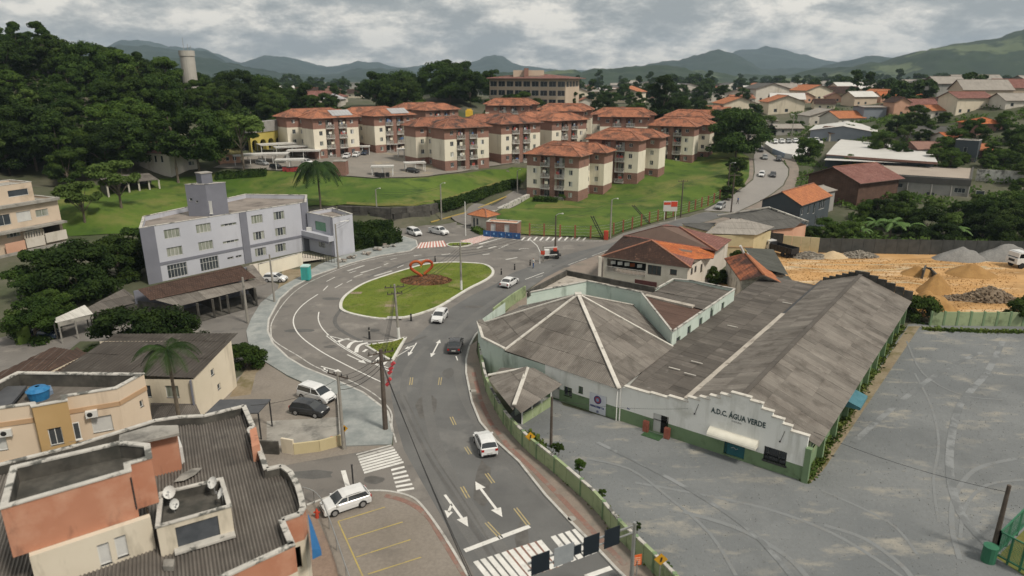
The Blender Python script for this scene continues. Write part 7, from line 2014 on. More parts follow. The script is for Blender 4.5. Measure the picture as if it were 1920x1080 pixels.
def heap(px,py,rx,ry,h,m,lbl,seed,name='sand_heap',cat='heap',stones=0,rot=0,parent=None):
 c=P(px,py);t=thing(name,lbl,cat,(c[0],c[1],0),group='heaps of building material in the sand yard')
 rnd=random.Random(seed);b=MB();NR,NA=8,28
 for j in range(NR+1):
  for k in range(NA):
   a=2*math.pi*k/NA;rr=j/NR
   wob=1+.22*pnoise(Vector((math.cos(a)*1.6,math.sin(a)*1.6,seed*3.1)))
   x,y=rx*rr*wob*math.cos(a),ry*rr*wob*math.sin(a)
   z=h*max(0,(1-rr**1.15))*(1+.25*pnoise(Vector((x*.7,y*.7,seed))))-.05*(j==NR)
   cr_,sr_=math.cos(rot),math.sin(rot)
   b.v.append((c[0]+x*cr_-y*sr_,c[1]+x*sr_+y*cr_,z+.01))
 for j in range(NR):
  for k in range(NA):
   a0,a1=j*NA+k,j*NA+(k+1)%NA
   b.f.append((a0,a0+NA,a1+NA,a1)[::1]);b.uv.append([(0,0)]*4);b.m.append(0)
 b.build('heap_surface',m,t,smooth=True)
 if stones:
  s=MB()
  for i in range(stones):
   a=rnd.uniform(0,6.28);rr=rnd.random()**.6*.98;x,y=rx*rr*math.cos(a),ry*rr*math.sin(a)
   z=h*(1-rr**1.15);q=rnd.uniform(.10,.24)
   cr_,sr_=math.cos(rot),math.sin(rot)
   M=Matrix.Translation((c[0]+x*cr_-y*sr_,c[1]+x*sr_+y*cr_,z+q*.3))@Matrix.Rotation(rnd.uniform(0,6),4,'Z')@Matrix.Rotation(rnd.uniform(-.6,.6),4,'X')
   s.box(-q,-q*.7,-q*.5,q,q*.7,q*.5,0,M)
  s.build('loose_stones',m,t,kind='stuff')
 return t
m_sand_d=mat('moist ochre sand',(.30,.165,.055),(.38,.22,.08),scale=.6,rough=.95,fine=(.2,5),bump=.3)
m_sand_l=mat('pale sand',(.50,.38,.23),(.56,.43,.28),scale=.6,rough=.95,fine=(.2,5))
m_grav_h=mat('grey gravel heap',(.215,.21,.20),(.27,.265,.25),scale=.8,rough=.95,fine=(.5,5,(.1,.1,.1)),bump=.5)
m_stone=mat('brown rubble stone',(.20,.15,.10),(.28,.22,.16),scale=2.0,rough=.95,fine=(.6,3.0,(.06,.045,.03)),bump=.8)
m_cob=mat('mixed cobble heap',(.24,.215,.175),(.31,.28,.235),scale=2.2,rough=.95,fine=(.6,3.0,(.09,.08,.07)),bump=.8)
heap(1515,482,3.6,1.8,.9,m_cob,'cobble heap by the beige block wall, left end of the row',1,'rubble_heap',stones=160)
heap(1562,482,2.9,1.6,1.1,m_sand_l,'pale sand heap between the two cobble heaps',2)
heap(1608,481,3.6,1.7,1.0,m_cob,'cobble heap in front of the dark mesh fence',3,'rubble_heap',stones=160)
heap(1802,486,4.6,2.6,2.2,m_grav_h,'grey gravel cone left of the tipper truck',4,'gravel_heap')
heap(1885,484,6.2,3.0,2.5,m_grav_h,'wide grey gravel heap behind the tipper truck',5,'gravel_heap')
heap(1818,514,4.0,2.8,1.7,m_sand_d,'ochre sand cone in the middle of the yard',6)
heap(1722,514,3.2,1.6,1.3,m_sand_d,'low ochre sand heap behind the broken wall',7)
heap(1752,545,3.6,2.0,2.6,m_sand_d,'steep ochre sand ridge at the end of the broken wall',8,rot=.7)
heap(1738,580,4.4,3.6,2.6,m_sand_d,'large ochre sand heap beside the hall roof corner',9)
heap(1852,562,4.2,1.9,1.9,m_stone,'brown rubble heap near the pale green yard wall',10,'rubble_heap',stones=260)
heap(1795,561,3.2,1.0,.6,m_stone,'low rubble trail joining the sand ridge and rubble heap',11,'rubble_heap',stones=120)
bwl=thing('broken_concrete_divider','broken dark concrete divider wall between sand heaps','wall',(*P(1740,520),0))
for a,c,h_ in(((1728,523),(1733,513),1.4),((1733,513),(1745,515),1.1),((1745,515),(1770,540),.9)):
 s=MB();s.bar((*P(*a),h_/2),(*P(*c),h_/2),.25,h_);s.build('wall_panel',m_conc_dark,bwl)
hm=P(799,528)
fm=thing('flower_mound','reddish brown planted mound on the oval traffic island','flower bed',(hm[0],hm[1],.14))
rnd=random.Random(3);b=MB();NR,NA=6,30;rx,ry,hh=3.9,2.5,.75
for j in range(NR+1):
 for k in range(NA):
  a=2*math.pi*k/NA;rr=j/NR;x,y=rx*rr*math.cos(a),ry*rr*math.sin(a)
  b.v.append((hm[0]+x,hm[1]+y,.14+hh*(1-rr**2)+(.10*rnd.random()if j<NR else 0)))
for j in range(NR):
 for k in range(NA):
  a0,a1=j*NA+k,j*NA+(k+1)%NA;b.f.append((a0,a0+NA,a1+NA,a1));b.uv.append([(0,0)]*4);b.m.append(0)
m_mound=mat('red brown bedding plants',(.20,.085,.045),(.13,.065,.035),scale=2.5,rough=.95,fine=(.5,6,(.05,.05,.02)),stain=((.28,.13,.06),1.5,.55,.7),bump=.8)
b.build('mound_surface',m_mound,fm)
s=MB()
for i in range(1500):
 a=rnd.uniform(0,6.28);rr=rnd.random()**.5;x,y=rx*rr*math.cos(a),ry*rr*math.sin(a);z=.16+hh*(1-rr**2);q=rnd.uniform(.08,.16)
 d=Vector((rnd.uniform(-1,1),rnd.uniform(-1,1),.5)).normalized()*q;e_=Vector((rnd.uniform(-1,1),rnd.uniform(-1,1),0))*q
 p=Vector((hm[0]+x,hm[1]+y,z));s.face([tuple(p-e_),tuple(p+e_),tuple(p+d*1.6)])
s.build('bedding_plants',m_mound,fm,kind='stuff')
hs=thing('heart_sculpture','open red and orange heart-shaped tube sculpture on the flower mound','sculpture',(hm[0]-.6,hm[1],.8))
m_heart=mat('red orange enamel',(.30,.038,.014),(.40,.10,.02),scale=.6,rough=.4)
cz0,ws_=.75,1.75
def hp(t):
 x=16*math.sin(t)**3;y=13*math.cos(t)-5*math.cos(2*t)-2*math.cos(3*t)-math.cos(4*t)
 return Vector((hm[0]-.6+x*.100,hm[1]-.2+.030*x,.80+(y+17)*.086))
for lo_,hi_,mm in((.18,math.pi*.80,m_heart),(-.10,-math.pi*.96,m_heart)):
 pts_=[hp(lo_+(hi_-lo_)*k/20)for k in range(21)]
 s=MB();s.tube(pts_,.22,8);s.build('heart_half',mm,hs)
s=MB();s.tube([hp(.18),hp(.18)+Vector((-.1,0,-.4))],.12,6);s.build('heart_tip',mat('orange enamel',(.6,.26,.03),rough=.4),hs)
pt_=P(575,525)
to=thing('portable_toilet','turquoise portable toilet with pale roof on the new pavement','portable toilet',(*pt_,.12))
m_tq=mat('turquoise plastic',(.04,.36,.33),(.05,.41,.38),scale=2,rough=.45)
s=MB();s.box(pt_[0]-.6,pt_[1]-.6,.12,pt_[0]+.6,pt_[1]+.6,2.2);s.build('cabin',m_tq,to)
s=MB();s.box(pt_[0]-.66,pt_[1]-.66,2.2,pt_[0]+.66,pt_[1]+.66,2.28);s.prism([(pt_[0]-.5,pt_[1]-.5),(pt_[0]+.5,pt_[1]-.5),(pt_[0]+.5,pt_[1]+.5),(pt_[0]-.5,pt_[1]+.5)],2.28,2.4);s.build('roof',mat('pale turquoise',(.45,.62,.60),rough=.5),to)
s=MB();s.box(pt_[0]-.42,pt_[1]-.63,.2,pt_[0]+.42,pt_[1]-.6,2.05);s.box(pt_[0]+.25,pt_[1]-.66,1.0,pt_[0]+.33,pt_[1]-.63,1.2);s.build('door',mat('turquoise door',(.05,.30,.28),rough=.5),to)
gA,gB=P(884,428),P(912,433)
house('guard_house','small white guard house with orange tiled roof at the condominium gate','guard house',gA,gB,3.2,0,2.9,4.0,wall=m_wh,roof=m_orange,over=.6,hip=True,fw=[(.4,1.0,.2,2.3,'one'),(1.3,1.9,.9,2.3,'one')])
kA,kB=P(912,441),P(970,445)
bk=thing('brick_kiosk','low brick kiosk with two white doors by the condominium lawn','kiosk',(*P(941,440),0))
nk_=Vector((-(kB[1]-kA[1]),kB[0]-kA[0])).normalized()*2.6
block('','','',[kA,kB,(kB[0]+nk_.x,kB[1]+nk_.y),(kA[0]+nk_.x,kA[1]+nk_.y)],0,2.7,m_brick,{0:[(.9,1.9,.5,2.4,'shut'),(3.7,4.7,.5,2.4,'shut')]},par=.1,mroof=m_pink,parent=bk)
bb=thing('blue_hoarding','blue printed hoarding around the foot of the brick kiosk','hoarding',(*P(940,446),0))
a,c=Vector(P(906,443)),Vector(P(976,449));m_hb=mat('blue hoarding sheet',(.02,.075,.22),(.03,.10,.27),scale=2,rough=.6)
for i in range(5):
 p,r_=a.lerp(c,i/5),a.lerp(c,(i+1)/5);s=MB();s.bar((p.x+.03,p.y,.62),(r_.x-.03,r_.y,.62),.06,1.15);pn=s.build('hoarding_panel',m_hb,bb)
 q_=p.lerp(r_,.5);s=MB();s.bar((q_.x-.18,q_.y-.05,.7),(q_.x+.18,q_.y-.05,.7),.02,.36);s.bar((q_.x,q_.y-.052,.4),(q_.x,q_.y-.052,1.0),.1,.02);s.build('printed_mark',mat('pale blue print',(.18,.35,.6)),bb)
rtw=thing('stone_retaining_wall','long dark stone retaining wall below the green slope','retaining wall',(*P(735,423),0))
m_rock=mat('dark retaining stone',(.055,.052,.047),(.095,.09,.08),scale=1.0,rough=.95,obj=.25,stain=((.14,.135,.12),1.2,.6,.75))
bt_=[(585,428),(634,419),(690,421),(735,424),(808,417.5),(845,407)]
bw_=[Vector(P(*q))for q in bt_]
rnd=random.Random(11)
nst=0
for i in range(len(bw_)-1):
 a,c=bw_[i],bw_[i+1];L_=(c-a).length;k=max(1,round(L_/1.6));d=(c-a).normalized();nb=Vector((-d.y,d.x))
 for row in range(3):
  for q in range(k):
   p=a.lerp(c,(q+(row%2)*.3)/k);r_=a.lerp(c,min(1,(q+1+(row%2)*.3)/k))
   o_n=nb*(row*.22+rnd.uniform(0,.14));z=.62+row*1.22
   s=MB();s.bar((*(p+o_n),z),(*(r_+o_n-d*.05),z),.5,1.18);s.build('stone_block',m_rock,rtw);nst+=1
 s=MB();s.bar((*(a+nb*.9),1.8),(*(c+nb*.9),1.8),.6,3.7);s.build('core',m_rock,rtw)
b=MB();pts=[G(*q)for q in[(808,418),(845,408),(870,402.5),(905,389),(949,370),(985,357)]]
for i in range(len(pts)-1):b.bar((pts[i][0],pts[i][1],pts[i][2]+.1),(pts[i+1][0],pts[i+1][1],pts[i+1][2]+.1),.3,.2)
yk_=b.build('kerb',mat('yellow kerb',(.42,.30,.07),(.36,.27,.10),scale=1),None,kind='structure')
rmp_=[G(*q)[:2]for q in[(845,408),(870,402),(949,369),(985,357),(992,364),(985,374),(925,402),(900,420),(875,425)]]
drape('ramp_road',rmp_,2.5,.14,m_asph_old)
rp_=thing('ramp_parapet','white concrete parapet between the two lanes of the condominium ramp','parapet',G(960,385))
a,c=G(908,412),G(990,372)
for i in range(8):
 p,r_=lp(a,c,i/8),lp(a,c,(i+1)/8);s=MB();s.bar((p[0],p[1],p[2]+.45),(r_[0],r_[1],r_[2]+.45),.9,1.1);s.build('parapet_panel',m_coping,rp_)
def carport(px,py,w,d,lbl,rz=0.3,cars_=True):
 p=G(px,py);t=thing('carport_shelter',lbl,'carport',p,0,'white carports in the condominium yard')
 M=Matrix.Translation(p)@Matrix.Rotation(rz,4,'Z')
 s=MB();s.box(-w/2,-d/2,2.35,w/2,d/2,2.5,0,M);s.box(-w/2,-d/2,2.2,w/2,-d/2+.05,2.5,0,M);s.build('canopy',m_wroof,t)
 for x in(-w/2+.3,0,w/2-.3):
  for y in(-d/2+.3,d/2-.3):
   s=MB();s.box(x-.07,y-.07,0,x+.07,y+.07,2.35,0,M);s.build('post',m_white,t)
cps=[(468,308,8,4.5,'white carport near the tall thin tree, left end of the cluster',.5),(515,305,7.5,4.5,'white carport in the middle of the cluster over a dark car',.15),(572,298,9,5,'large white carport touching the leftmost apartment block',.15),(545,317,7,3.5,'low white carport over red bins at the yard edge',.2),(520,286,10,4.5,'far white carport in front of the yellow arcade building',.6),(546,291,9,4,'narrow grey-white carport between its two neighbours',.55),(680,290,4.5,3,'small white canopy at the entrance of the leftmost block',.2),(733,285,4.5,3,'small white canopy in front of the second left block',.1),(718,330,5.5,3,'white canopy over dark bins at the slope edge',.1),(778,322,5.5,3,'white carport over a black car beside the staggered row',.3),(758,295,4,3,'white canopy on a single post behind the black car',.1)]
for c_ in cps:carport(c_[0],c_[1],c_[2],c_[3],c_[4],c_[5])
for(r_,f_,col_,lb_)in(((508,316),(528,318),'black','black car parked under the middle carport'),((566,306),(586,309),'white','white car parked under the large carport'),((764,324),(784,327),'black','black car under the carport beside the staggered row'),((484,310),(500,312),'silver','silver car under the left end carport')):
 car('hatch',r_,f_,col_,lb_)
for i,(px,py)in enumerate(((706,333),(712,334),(718,334),(727,333),(534,322),(541,323),(548,323),(555,322))):
 p=G(px,py);dark_=i<4
 t=thing('wheelie_bin',['black bin at the slope edge canopy, first from the palm side','black bin second under the slope edge canopy','black bin third under the slope edge canopy','black bin at the far post of the slope edge canopy','red bin first in the row under the low carport','red bin second in the row under the low carport','red bin third in the row under the low carport','red bin last in the row under the low carport'][i],'bin',p,group='bins in the condominium yard')
 s=MB();s.box(p[0]-.4,p[1]-.4,p[2],p[0]+.4,p[1]+.4,p[2]+1.1);s.build('bin_body',m_trim if dark_ else mat('red plastic',(.28,.04,.04)),t)
 s=MB();s.box(p[0]-.44,p[1]-.44,p[2]+1.1,p[0]+.44,p[1]+.44,p[2]+1.2);s.build('lid',m_trim,t)
p=G(638,330);cb_=thing('brick_tank_cube','tall plain brick cube on the edge of the yard above the palm','tank house',p)
s=MB();s.box(p[0]-1.5,p[1]-.3,p[2]-1,p[0]+1.5,p[1]+2.6,p[2]+3.4);s.build('wall',m_brick,cb_)
s=MB();s.box(p[0]-1.55,p[1]-.35,p[2]+3.4,p[0]+1.55,p[1]+2.65,p[2]+3.5);s.build('roof_slab',m_conc,cb_)
lotO=bpy.data.objects['gravel_lot'];sandO=bpy.data.objects['sand_yard']
m_trk=mat('pale wheel track',(.205,.207,.20),(.175,.182,.184),scale=.5,rough=.95,fine=(.4,3,(.15,.15,.15)),stain=((.20,.21,.214),.45,.44,.54),stain2=((.19,.2,.205),1.5,.45,.55))
m_trkd=mat('dark wheel track',(.135,.144,.148),(.165,.173,.177),scale=.5,rough=.95,stain=((.225,.235,.24),.4,.46,.56))
_k=[0]
def trk_(pts,w,m,o,base):
 _k[0]+=1;polyline(pts,w,m,base+_k[0]*.0013,o,'wheel_track')
for pts,w in(([(1190,905),(1300,925),(1440,955),(1560,1000),(1660,1060),(1700,1090)],.30),([(1540,920),(1620,955),(1680,990),(1720,1040)],.22),([(1545,985),(1620,1010),(1690,1060),(1720,1100)],.35),([(1715,700),(1745,760),(1760,830),(1750,900),(1760,980)],.2),([(1905,860),(1830,880),(1790,930),(1785,990),(1800,1050)],.35),([(1920,900),(1850,910),(1810,950),(1800,1010)],.25),([(1100,860),(1180,880),(1250,930),(1330,1000),(1380,1080)],.25),([(1280,960),(1380,990),(1470,1040),(1520,1090)],.4),([(1700,640),(1730,700),(1800,740),(1880,750)],.2)):
 trk_(pts,w,m_trk,lotO,.022)
for pts,w in(([(1880,640),(1850,700),(1800,760),(1780,860),(1800,960),(1870,1040)],.6),([(1600,830),(1680,760),(1760,700),(1840,660)],.5),([(1120,830),(1260,900),(1400,990),(1500,1100)],.4)):
 trk_(pts,w,m_trkd,lotO,.022)
m_trs=mat('grey wheel track on sand',(.36,.30,.21),(.44,.34,.2),scale=.5,rough=.95,stain=((.52,.36,.18),.3,.46,.6))
for pts,w in(([(1480,500),(1600,508),(1720,503),(1850,500)],.7),([(1475,492),(1600,497),(1750,495),(1880,505)],.5),([(1500,530),(1600,535),(1700,530),(1780,545)],.6)):
 trk_(pts,w,m_trs,sandO,.022)
m_pole=mat('weathered concrete pole',(.24,.225,.20),(.31,.295,.265),scale=.8,rough=.95,stain=((.12,.11,.10),.8,.52,.7))
m_wood=mat('dark timber pole',(.075,.06,.05),(.11,.09,.075),scale=1.5,rough=.95)
def pole(px,py,top,lbl,m=None,r0=.17,r1=.11,arms=1,name='power_pole',z=None,white_base=False,lean=0,box=False,lamp=None,gang=None):
 p=P(px,py)if z is None else P(px,py,z);zb=z or 0
 h=HT(px,py,top,zb)if z is None else top
 t=thing(name,lbl,'power pole' if name=='power_pole' else 'lamp post',(*p,zb))
 tp=(p[0]+lean,p[1],h)
 s=MB();s.tube([(*p,zb),tp],r0,8,r2=r1);s.build('shaft',m or m_pole,t)
 if white_base:
  s=MB();s.tube([(*p,zb),(p[0]+lean*.2,p[1],zb+(h-zb)*.22)],r0+.015,8,r2=r0);s.build('painted_base',m_white,t)
 ar=gang if gang is not None else.2
 for i in range(arms):
  z_=h-.35-i*.8;w_=1.15-.25*i
  a=Vector((math.cos(ar),math.sin(ar),0))*w_
  s=MB();s.bar((tp[0]-a.x,tp[1]-a.y,z_),(tp[0]+a.x,tp[1]+a.y,z_),.09,.11);s.build('crossarm',m_wood,t)
  s=MB()
  for f_ in(-.9,-.35,.35,.9):s.tube([(tp[0]+a.x*f_,tp[1]+a.y*f_,z_+.05),(tp[0]+a.x*f_,tp[1]+a.y*f_,z_+.28)],.045,5)
  s.build('insulators',m_trim,t)
 if box:
  s=MB();s.tube([(tp[0]+.3,tp[1]-.25,h-2.6),(tp[0]+.3,tp[1]-.25,h-1.8)],.26,10);s.build('transformer',m_metal,t)
 if lamp:
  s=MB();e_=(tp[0]+lamp[0],tp[1]+lamp[1],h+.35);s.tube([tp,(tp[0]+lamp[0]*.5,tp[1]+lamp[1]*.5,h+.3),e_],.05,6);s.build('lamp_arm',m_metal,t)
  s=MB();s.bar(e_,(e_[0]+lamp[0]*.3,e_[1]+lamp[1]*.3,e_[2]-.02),.28,.14);s.build('lamp_head',m_white,t)
 return Vector(tp)
T={}
T['a']=pole(748,636,533,'concrete power pole with white foot on the tip of the small triangular island',arms=2,white_base=True,gang=.3,lean=-.2)
s=None
T['b']=pole(865,545,455,'concrete power pole with white foot on the right side of the oval island',arms=1,white_base=True,gang=.3)
T['c']=pole(645,842,697,'concrete power pole with yellow tree-shaped sign at its foot on the new pavement',arms=1,gang=2.6)
T['d']=pole(723,806,655,'thick cable-laden dark pole at the pavement corner by the crosswalk',m=m_wood,r0=.24,r1=.15,arms=2,gang=.5)
T['e']=pole(1033,838,744,'slim dark pole standing in the gravel lot by the white banner',m=m_wood,arms=0,r0=.13,r1=.09)
T['f']=pole(1860,1040,910,'leaning dark pole beside the green fence at the right edge',m=m_wood,r0=.17,r1=.12,arms=0,box=False)
T['g']=pole(515,567,477,'plain concrete pole on the pavement in front of the workshop forecourt',arms=0,r0=.16,r1=.11)
T['h']=pole(465,606,520,'pale concrete pole beside the open workshop shed',arms=0,r0=.18,r1=.13)
T['i']=pole(635,503,420,'concrete street pole at the corner of the lilac annex',arms=0,lamp=(1.5,.8))
T['j']=pole(1041,474,404,'tall dark lamp pole in the junction beside the road works',m=m_wood,arms=0,lamp=(1.0,0))
T['k']=pole(1144,447,375,'concrete pole with red foot at the lawn fence corner',arms=0,lamp=(.9,-.3))
T['l']=pole(1276,408,337,'street pole by the red and white board on the hill road',m=m_wood,arms=1,gang=.2)
T['m']=pole(1366,445,325,'brown timber pole between the tiled corner house and the yellow store',m=m_wood,arms=1,gang=.1)
T['n']=pole(708,420,356,'twin-headed street lamp in front of the stone retaining wall',name='street_lamp',arms=0,lamp=(.8,0))
T['o']=pole(828,417,346,'street lamp pole on the ramp road kerb',name='street_lamp',arms=0,lamp=(.8,0))
T['p']=pole(873,442,378,'slim pale pole by the guard house crossing',name='street_lamp',arms=0,r0=.1,r1=.07,m=m_white)
g_=G(970,362);T['q']=pole(970,362,g_[2]+5.6,'street lamp at the end of the dark hedge on the ramp',name='street_lamp',arms=0,z=g_[2],lamp=(.6,0))
g_=G(1363,372);T['r']=pole(1363,372,g_[2]+8.5,'street lamp beside the young trees on the hill road',name='street_lamp',arms=0,z=g_[2],lamp=(.9,-.4),m=m_wood)
g_=G(1483,268);T['s']=pole(1483,268,g_[2]+9,'tall lamp pole on the dealer forecourt',name='street_lamp',arms=0,z=g_[2],lamp=(-.9,0))
for(x0,y0),(x1,y1),lb in(((1130,446),(1110,405),'black twin-rail lattice strut leaning on the lawn by the red foot'),((1218,420),(1187,385),'black strut leaning over the fence line further up the lawn')):
 a=Vector(P(x0,y0)).to_3d();hh_=4.6;b_=PD(x1,y1,a.y-1)
 t=thing('leaning_strut',lb,'strut',tuple(a),group='leaning struts on the lawn')
 for k in(-.22,.22):
  s=MB();s.bar((a.x+k,a.y,0),(b_[0]+k,b_[1],b_[2]),.14,.14);s.build('rail',m_blackm,t)
 s=MB()
 for i in range(8):
  p=Vector((a.x,a.y,0)).lerp(Vector(b_),(i+.5)/8);s.bar((p.x-.22,p.y,p.z),(p.x+.22,p.y,p.z),.06,.06)
 s.build('rungs',m_blackm,t)
def wire(a,c,sag,lbl,r=.02,n=12):
 a,c=Vector(a),Vector(c)
 s=MB();pts=[a.lerp(c,i/n)-Vector((0,0,sag*4*(i/n)*(1-i/n)))for i in range(n+1)]
 s.tube(pts,r,3,cap=False);o=s.build('overhead_cable',m_wire);tag(o,lbl,'cable','overhead cables')
Z=lambda v,d:Vector((v.x,v.y,v.z-d))
wl3=[('b','a',.5,'cable from the oval island pole to the small island pole'),('a','d',.5,'cable from the small island pole to the thick corner pole'),('d','c',.4,'cable between the thick corner pole and the pavement pole'),('b','j',.8,'cable from the oval island pole toward the dark lamp pole'),('j','k',.5,'cable from the dark lamp pole to the fence corner pole'),('k','l',1.0,'cable along the fence from the corner pole to the board pole'),('l','r',.8,'cable from the board pole up the hill road'),('n','o',.6,'cable between the two lamps at the stone wall'),('n','i',.8,'cable from the twin lamp to the lilac annex pole')]
for a,c,sg,lb in wl3:
 for k in range(4 if a in 'abd' else 2):wire(Z(T[a],.4+k*.4),Z(T[c],.4+k*.4),sg*(1+.1*k),('top ','second ','third ','lowest ')[k]+lb,.02+.008*(k>1))
wire(Z(T['d'],1.0),(T['d'].x+12,T['d'].y-34,6.5),.6,'cable from the corner pole down over the main road',.035)
wire(Z(T['d'],1.3),(T['d'].x+12.4,T['d'].y-34,6.0),.7,'lower cable from the corner pole over the main road',.025)
wire(Z(T['c'],.6),(*P(470,760,8.6),8.6),.5,'cable from the pavement pole to the near roof corner',.02)
wire(Z(T['f'],.5),(*F(FLEN,1.5),3.6),.4,'cable from the leaning right pole to the club hall corner',.018)
wire(Z(T['e'],.3),(*F(6,0),3.2),.3,'cable from the slim lot pole to the club hall front',.015)
mk=thing('red_warning_balls','cluster of red warning balls hanging beside the corner pole cables','warning balls',(T['d'].x+.8,T['d'].y,5))
for(px,py)in((737,682),(733,691),(731,698),(730,712),(727,720)):
 q=PD(px,py,T['d'].y+.3);s=MB();s.tube([(q[0]-.12,q[1],q[2]-.12),(q[0],q[1],q[2]),(q[0]+.12,q[1],q[2]+.12)],.16,7);s.build('ball',mat('faded red',(.42,.05,.06),rough=.6),mk)
gpx=P(1192,1100,0)
def gp_(px,py,z):return PV(px,py,z)
gzz=5.8
a=gp_(1190,985,gzz);c=gp_(990,1075,gzz-.6)
gt=thing('sign_gantry','galvanised cantilever gantry carrying road direction signs over the crosswalk','gantry',(a.x,a.y,0))
s=MB();s.tube([(a.x,a.y,0),(a.x,a.y,gzz+.2)],.13,8,r2=.10);s.build('mast',m_metal,gt)
s=MB();s.bar((a.x,a.y,gzz),(c.x,c.y,gzz),.09,.09);s.bar((a.x,a.y,gzz-.45),(c.x,c.y,gzz-.45),.07,.07);s.build('beam',m_metal,gt)
dv_=(Vector((c.x,c.y,0))-Vector((a.x,a.y,0)));LB=dv_.length;dv_.normalize()
m_sgn=mat('black sign back',(.012,.018,.026),rough=.6);m_sgng=mat('grey sign back',(.24,.26,.28),(.28,.3,.32),scale=3,rough=.5)
nbk=Vector((-dv_.y,dv_.x,0))
for(f0,f1,mm,hh,lb)in((.16,.31,m_sgn,1.05,'black direction sign nearest the gantry mast'),(.36,.51,m_sgn,1.05,'black direction sign second from the gantry mast'),(.53,.60,m_sgn,.5,'small black sign plate in the middle of the gantry'),(.60,.78,m_sgng,1.0,'grey blank sign in the middle of the gantry'),(.82,.98,m_sgn,1.05,'black direction sign at the far end of the gantry')):
 p,q_=a+dv_*LB*f0,a+dv_*LB*f1
 sg_=thing('direction_sign',lb,'road sign',(p.x,p.y,gzz-.8),group='signs on the gantry')
 s=MB();s.bar((p.x+nbk.x*.1,p.y+nbk.y*.1,gzz-.15),(q_.x+nbk.x*.1,q_.y+nbk.y*.1,gzz-.15),.03,hh*1.15);s.build('sign_plate',mm,sg_)
 s=MB()
 for j in range(2 if hh>.6 else 1):
  z_=gzz-.30-j*.22;w0,w1=.12,.85-.1*j
  for k in range(7):
   t0_,t1_=w0+(w1-w0)*k/7,w0+(w1-w0)*(k+.7)/7
   s.bar((*(p.lerp(q_,t0_)+nbk*.07)[:2],z_),(*(p.lerp(q_,t1_)+nbk*.07)[:2],z_),.02,.10)
 s.build('sign_print',m_white,sg_)
def yellow_sign(px,py,top,lbl,dark=True,r=.42,z=0):
 p=P(px,py,z);h=HT(px,py,top,z);t=thing('yellow_warning_sign',lbl,'road sign',(*p,z),group='yellow warning signs')
 s=MB();s.tube([(*p,z),(*p,h)],.035,6);s.build('post',m_metal,t)
 s=MB();q=[(p[0],p[1]-.05,h+r),(p[0]-r,p[1]-.05,h),(p[0],p[1]-.05,h-r),(p[0]+r,p[1]-.05,h)]
 s.face(q);s.face([(x,y+.03,zz)for x,y,zz in reversed(q)]);s.build('sign_plate',mat('sign yellow',(.60,.32,.02),(.54,.28,.03),scale=2),t)
 if dark:
  s=MB();s.bar((p[0],p[1]-.07,h-.15),(p[0]+.04,p[1]-.07,h+.16),.02,.09,up=(1,0,0));s.build('pictogram',m_trim,t)
yellow_sign(994,852,818,'yellow diamond warning sign at the curved green wall, farther from the gantry')
yellow_sign(1235,1100,1048,'yellow warning sign beside the green wall, nearest the gantry')
yellow_sign(649,842,803,'yellow plate sign on the pavement pole by the crosswalk',r=.3)
rs=thing('orange_sign','orange rectangular sign on the pavement at the bottom edge','road sign',(*P(1192,1095,0),0))
p=P(1192,1100);s=MB();s.tube([(*p,0),(*p,1.9)],.03,5);s.build('post',m_metal,rs)
s=MB();s.bar((p[0]-.28,p[1],1.9),(p[0]+.28,p[1]+.15,1.9),.03,.75);s.build('sign_plate',mat('orange sign',(.62,.12,.03),rough=.6),rs)
s=MB()
for j in range(4):s.bar((p[0]-.2,p[1]-.03,1.68+j*.14),(p[0]+.2,p[1]+.08,1.68+j*.14),.01,.05)
s.build('sign_print',mat('pale orange print',(.7,.45,.3)),rs)
os2=thing('orange_plate','small orange plate at the corner of the low concrete wall','plate',(*P(625,836),0))
p=P(627,838);s=MB();s.bar((p[0]-.25,p[1],.75),(p[0]+.25,p[1],.75),.04,.5);s.build('plate_sheet',mat('orange sign',(.62,.12,.03)),os2);s=MB();s.tube([(*p,0),(*p,.9)],.03,5);s.build('post',m_metal,os2)
bs2=thing('red_white_board','white board with red band on posts above the hill road fence','billboard',(*P(1257,412),0))
p=P(1257,413);zt_=HT(1257,413,377)
s=MB();s.box(p[0]-1.7,p[1]-.06,zt_-2.2,p[0]+1.3,p[1]+.06,zt_);s.build('board',m_wroof,bs2)
s=MB();s.box(p[0]-.1,p[1]-.09,zt_-1.2,p[0]+1.25,p[1]-.065,zt_-.1);s.box(p[0]-1.65,p[1]-.09,zt_-.8,p[0]-.2,p[1]-.065,zt_-.25);s.build('red_band',mat('board red',(.5,.06,.03)),bs2)
for x in(-1.4,1.0):s=MB();s.box(p[0]+x,p[1],0,p[0]+x+.12,p[1]+.12,zt_-.1);s.build('post',m_white,bs2)
m_rpost=mat('rust red post',(.21,.07,.04),(.26,.10,.06),scale=2,rough=.8)
fe=thing('lawn_fence','row of rust-red fence posts with thin wires along the condominium lawn','fence',(*P(1139,448),0))
fps=[(993,442),(1020,443),(1050,445),(1078,446),(1107,447),(1150,441),(1168,435),(1185,429.5),(1202,424),(1217,419),(1233,415),(1248,411),(1262,407),(1291,399),(1303,395),(1315,391)]
fpt=[P(*q)for q in fps]+[G(*q)[:2]for q in[(1327,387),(1338,382),(1349,375),(1360,370),(1373,362)]]
for p in fpt:
 z=H(*p);s=MB();s.box(p[0]-.14,p[1]-.14,z-.1,p[0]+.14,p[1]+.14,z+2.5);s.build('post',m_rpost,fe)
for i in range(len(fpt)-1):
 s=MB()
 for zz in(.5,1.1,1.7,2.2):s.bar((*fpt[i],H(*fpt[i])+zz),(*fpt[i+1],H(*fpt[i+1])+zz),.03,.03)
 s.build('wire_panel',m_metal,fe)
rb=thing('red_cabinet','small red cabinet at the foot of the fence corner pole','cabinet',(*P(1137,450),0))
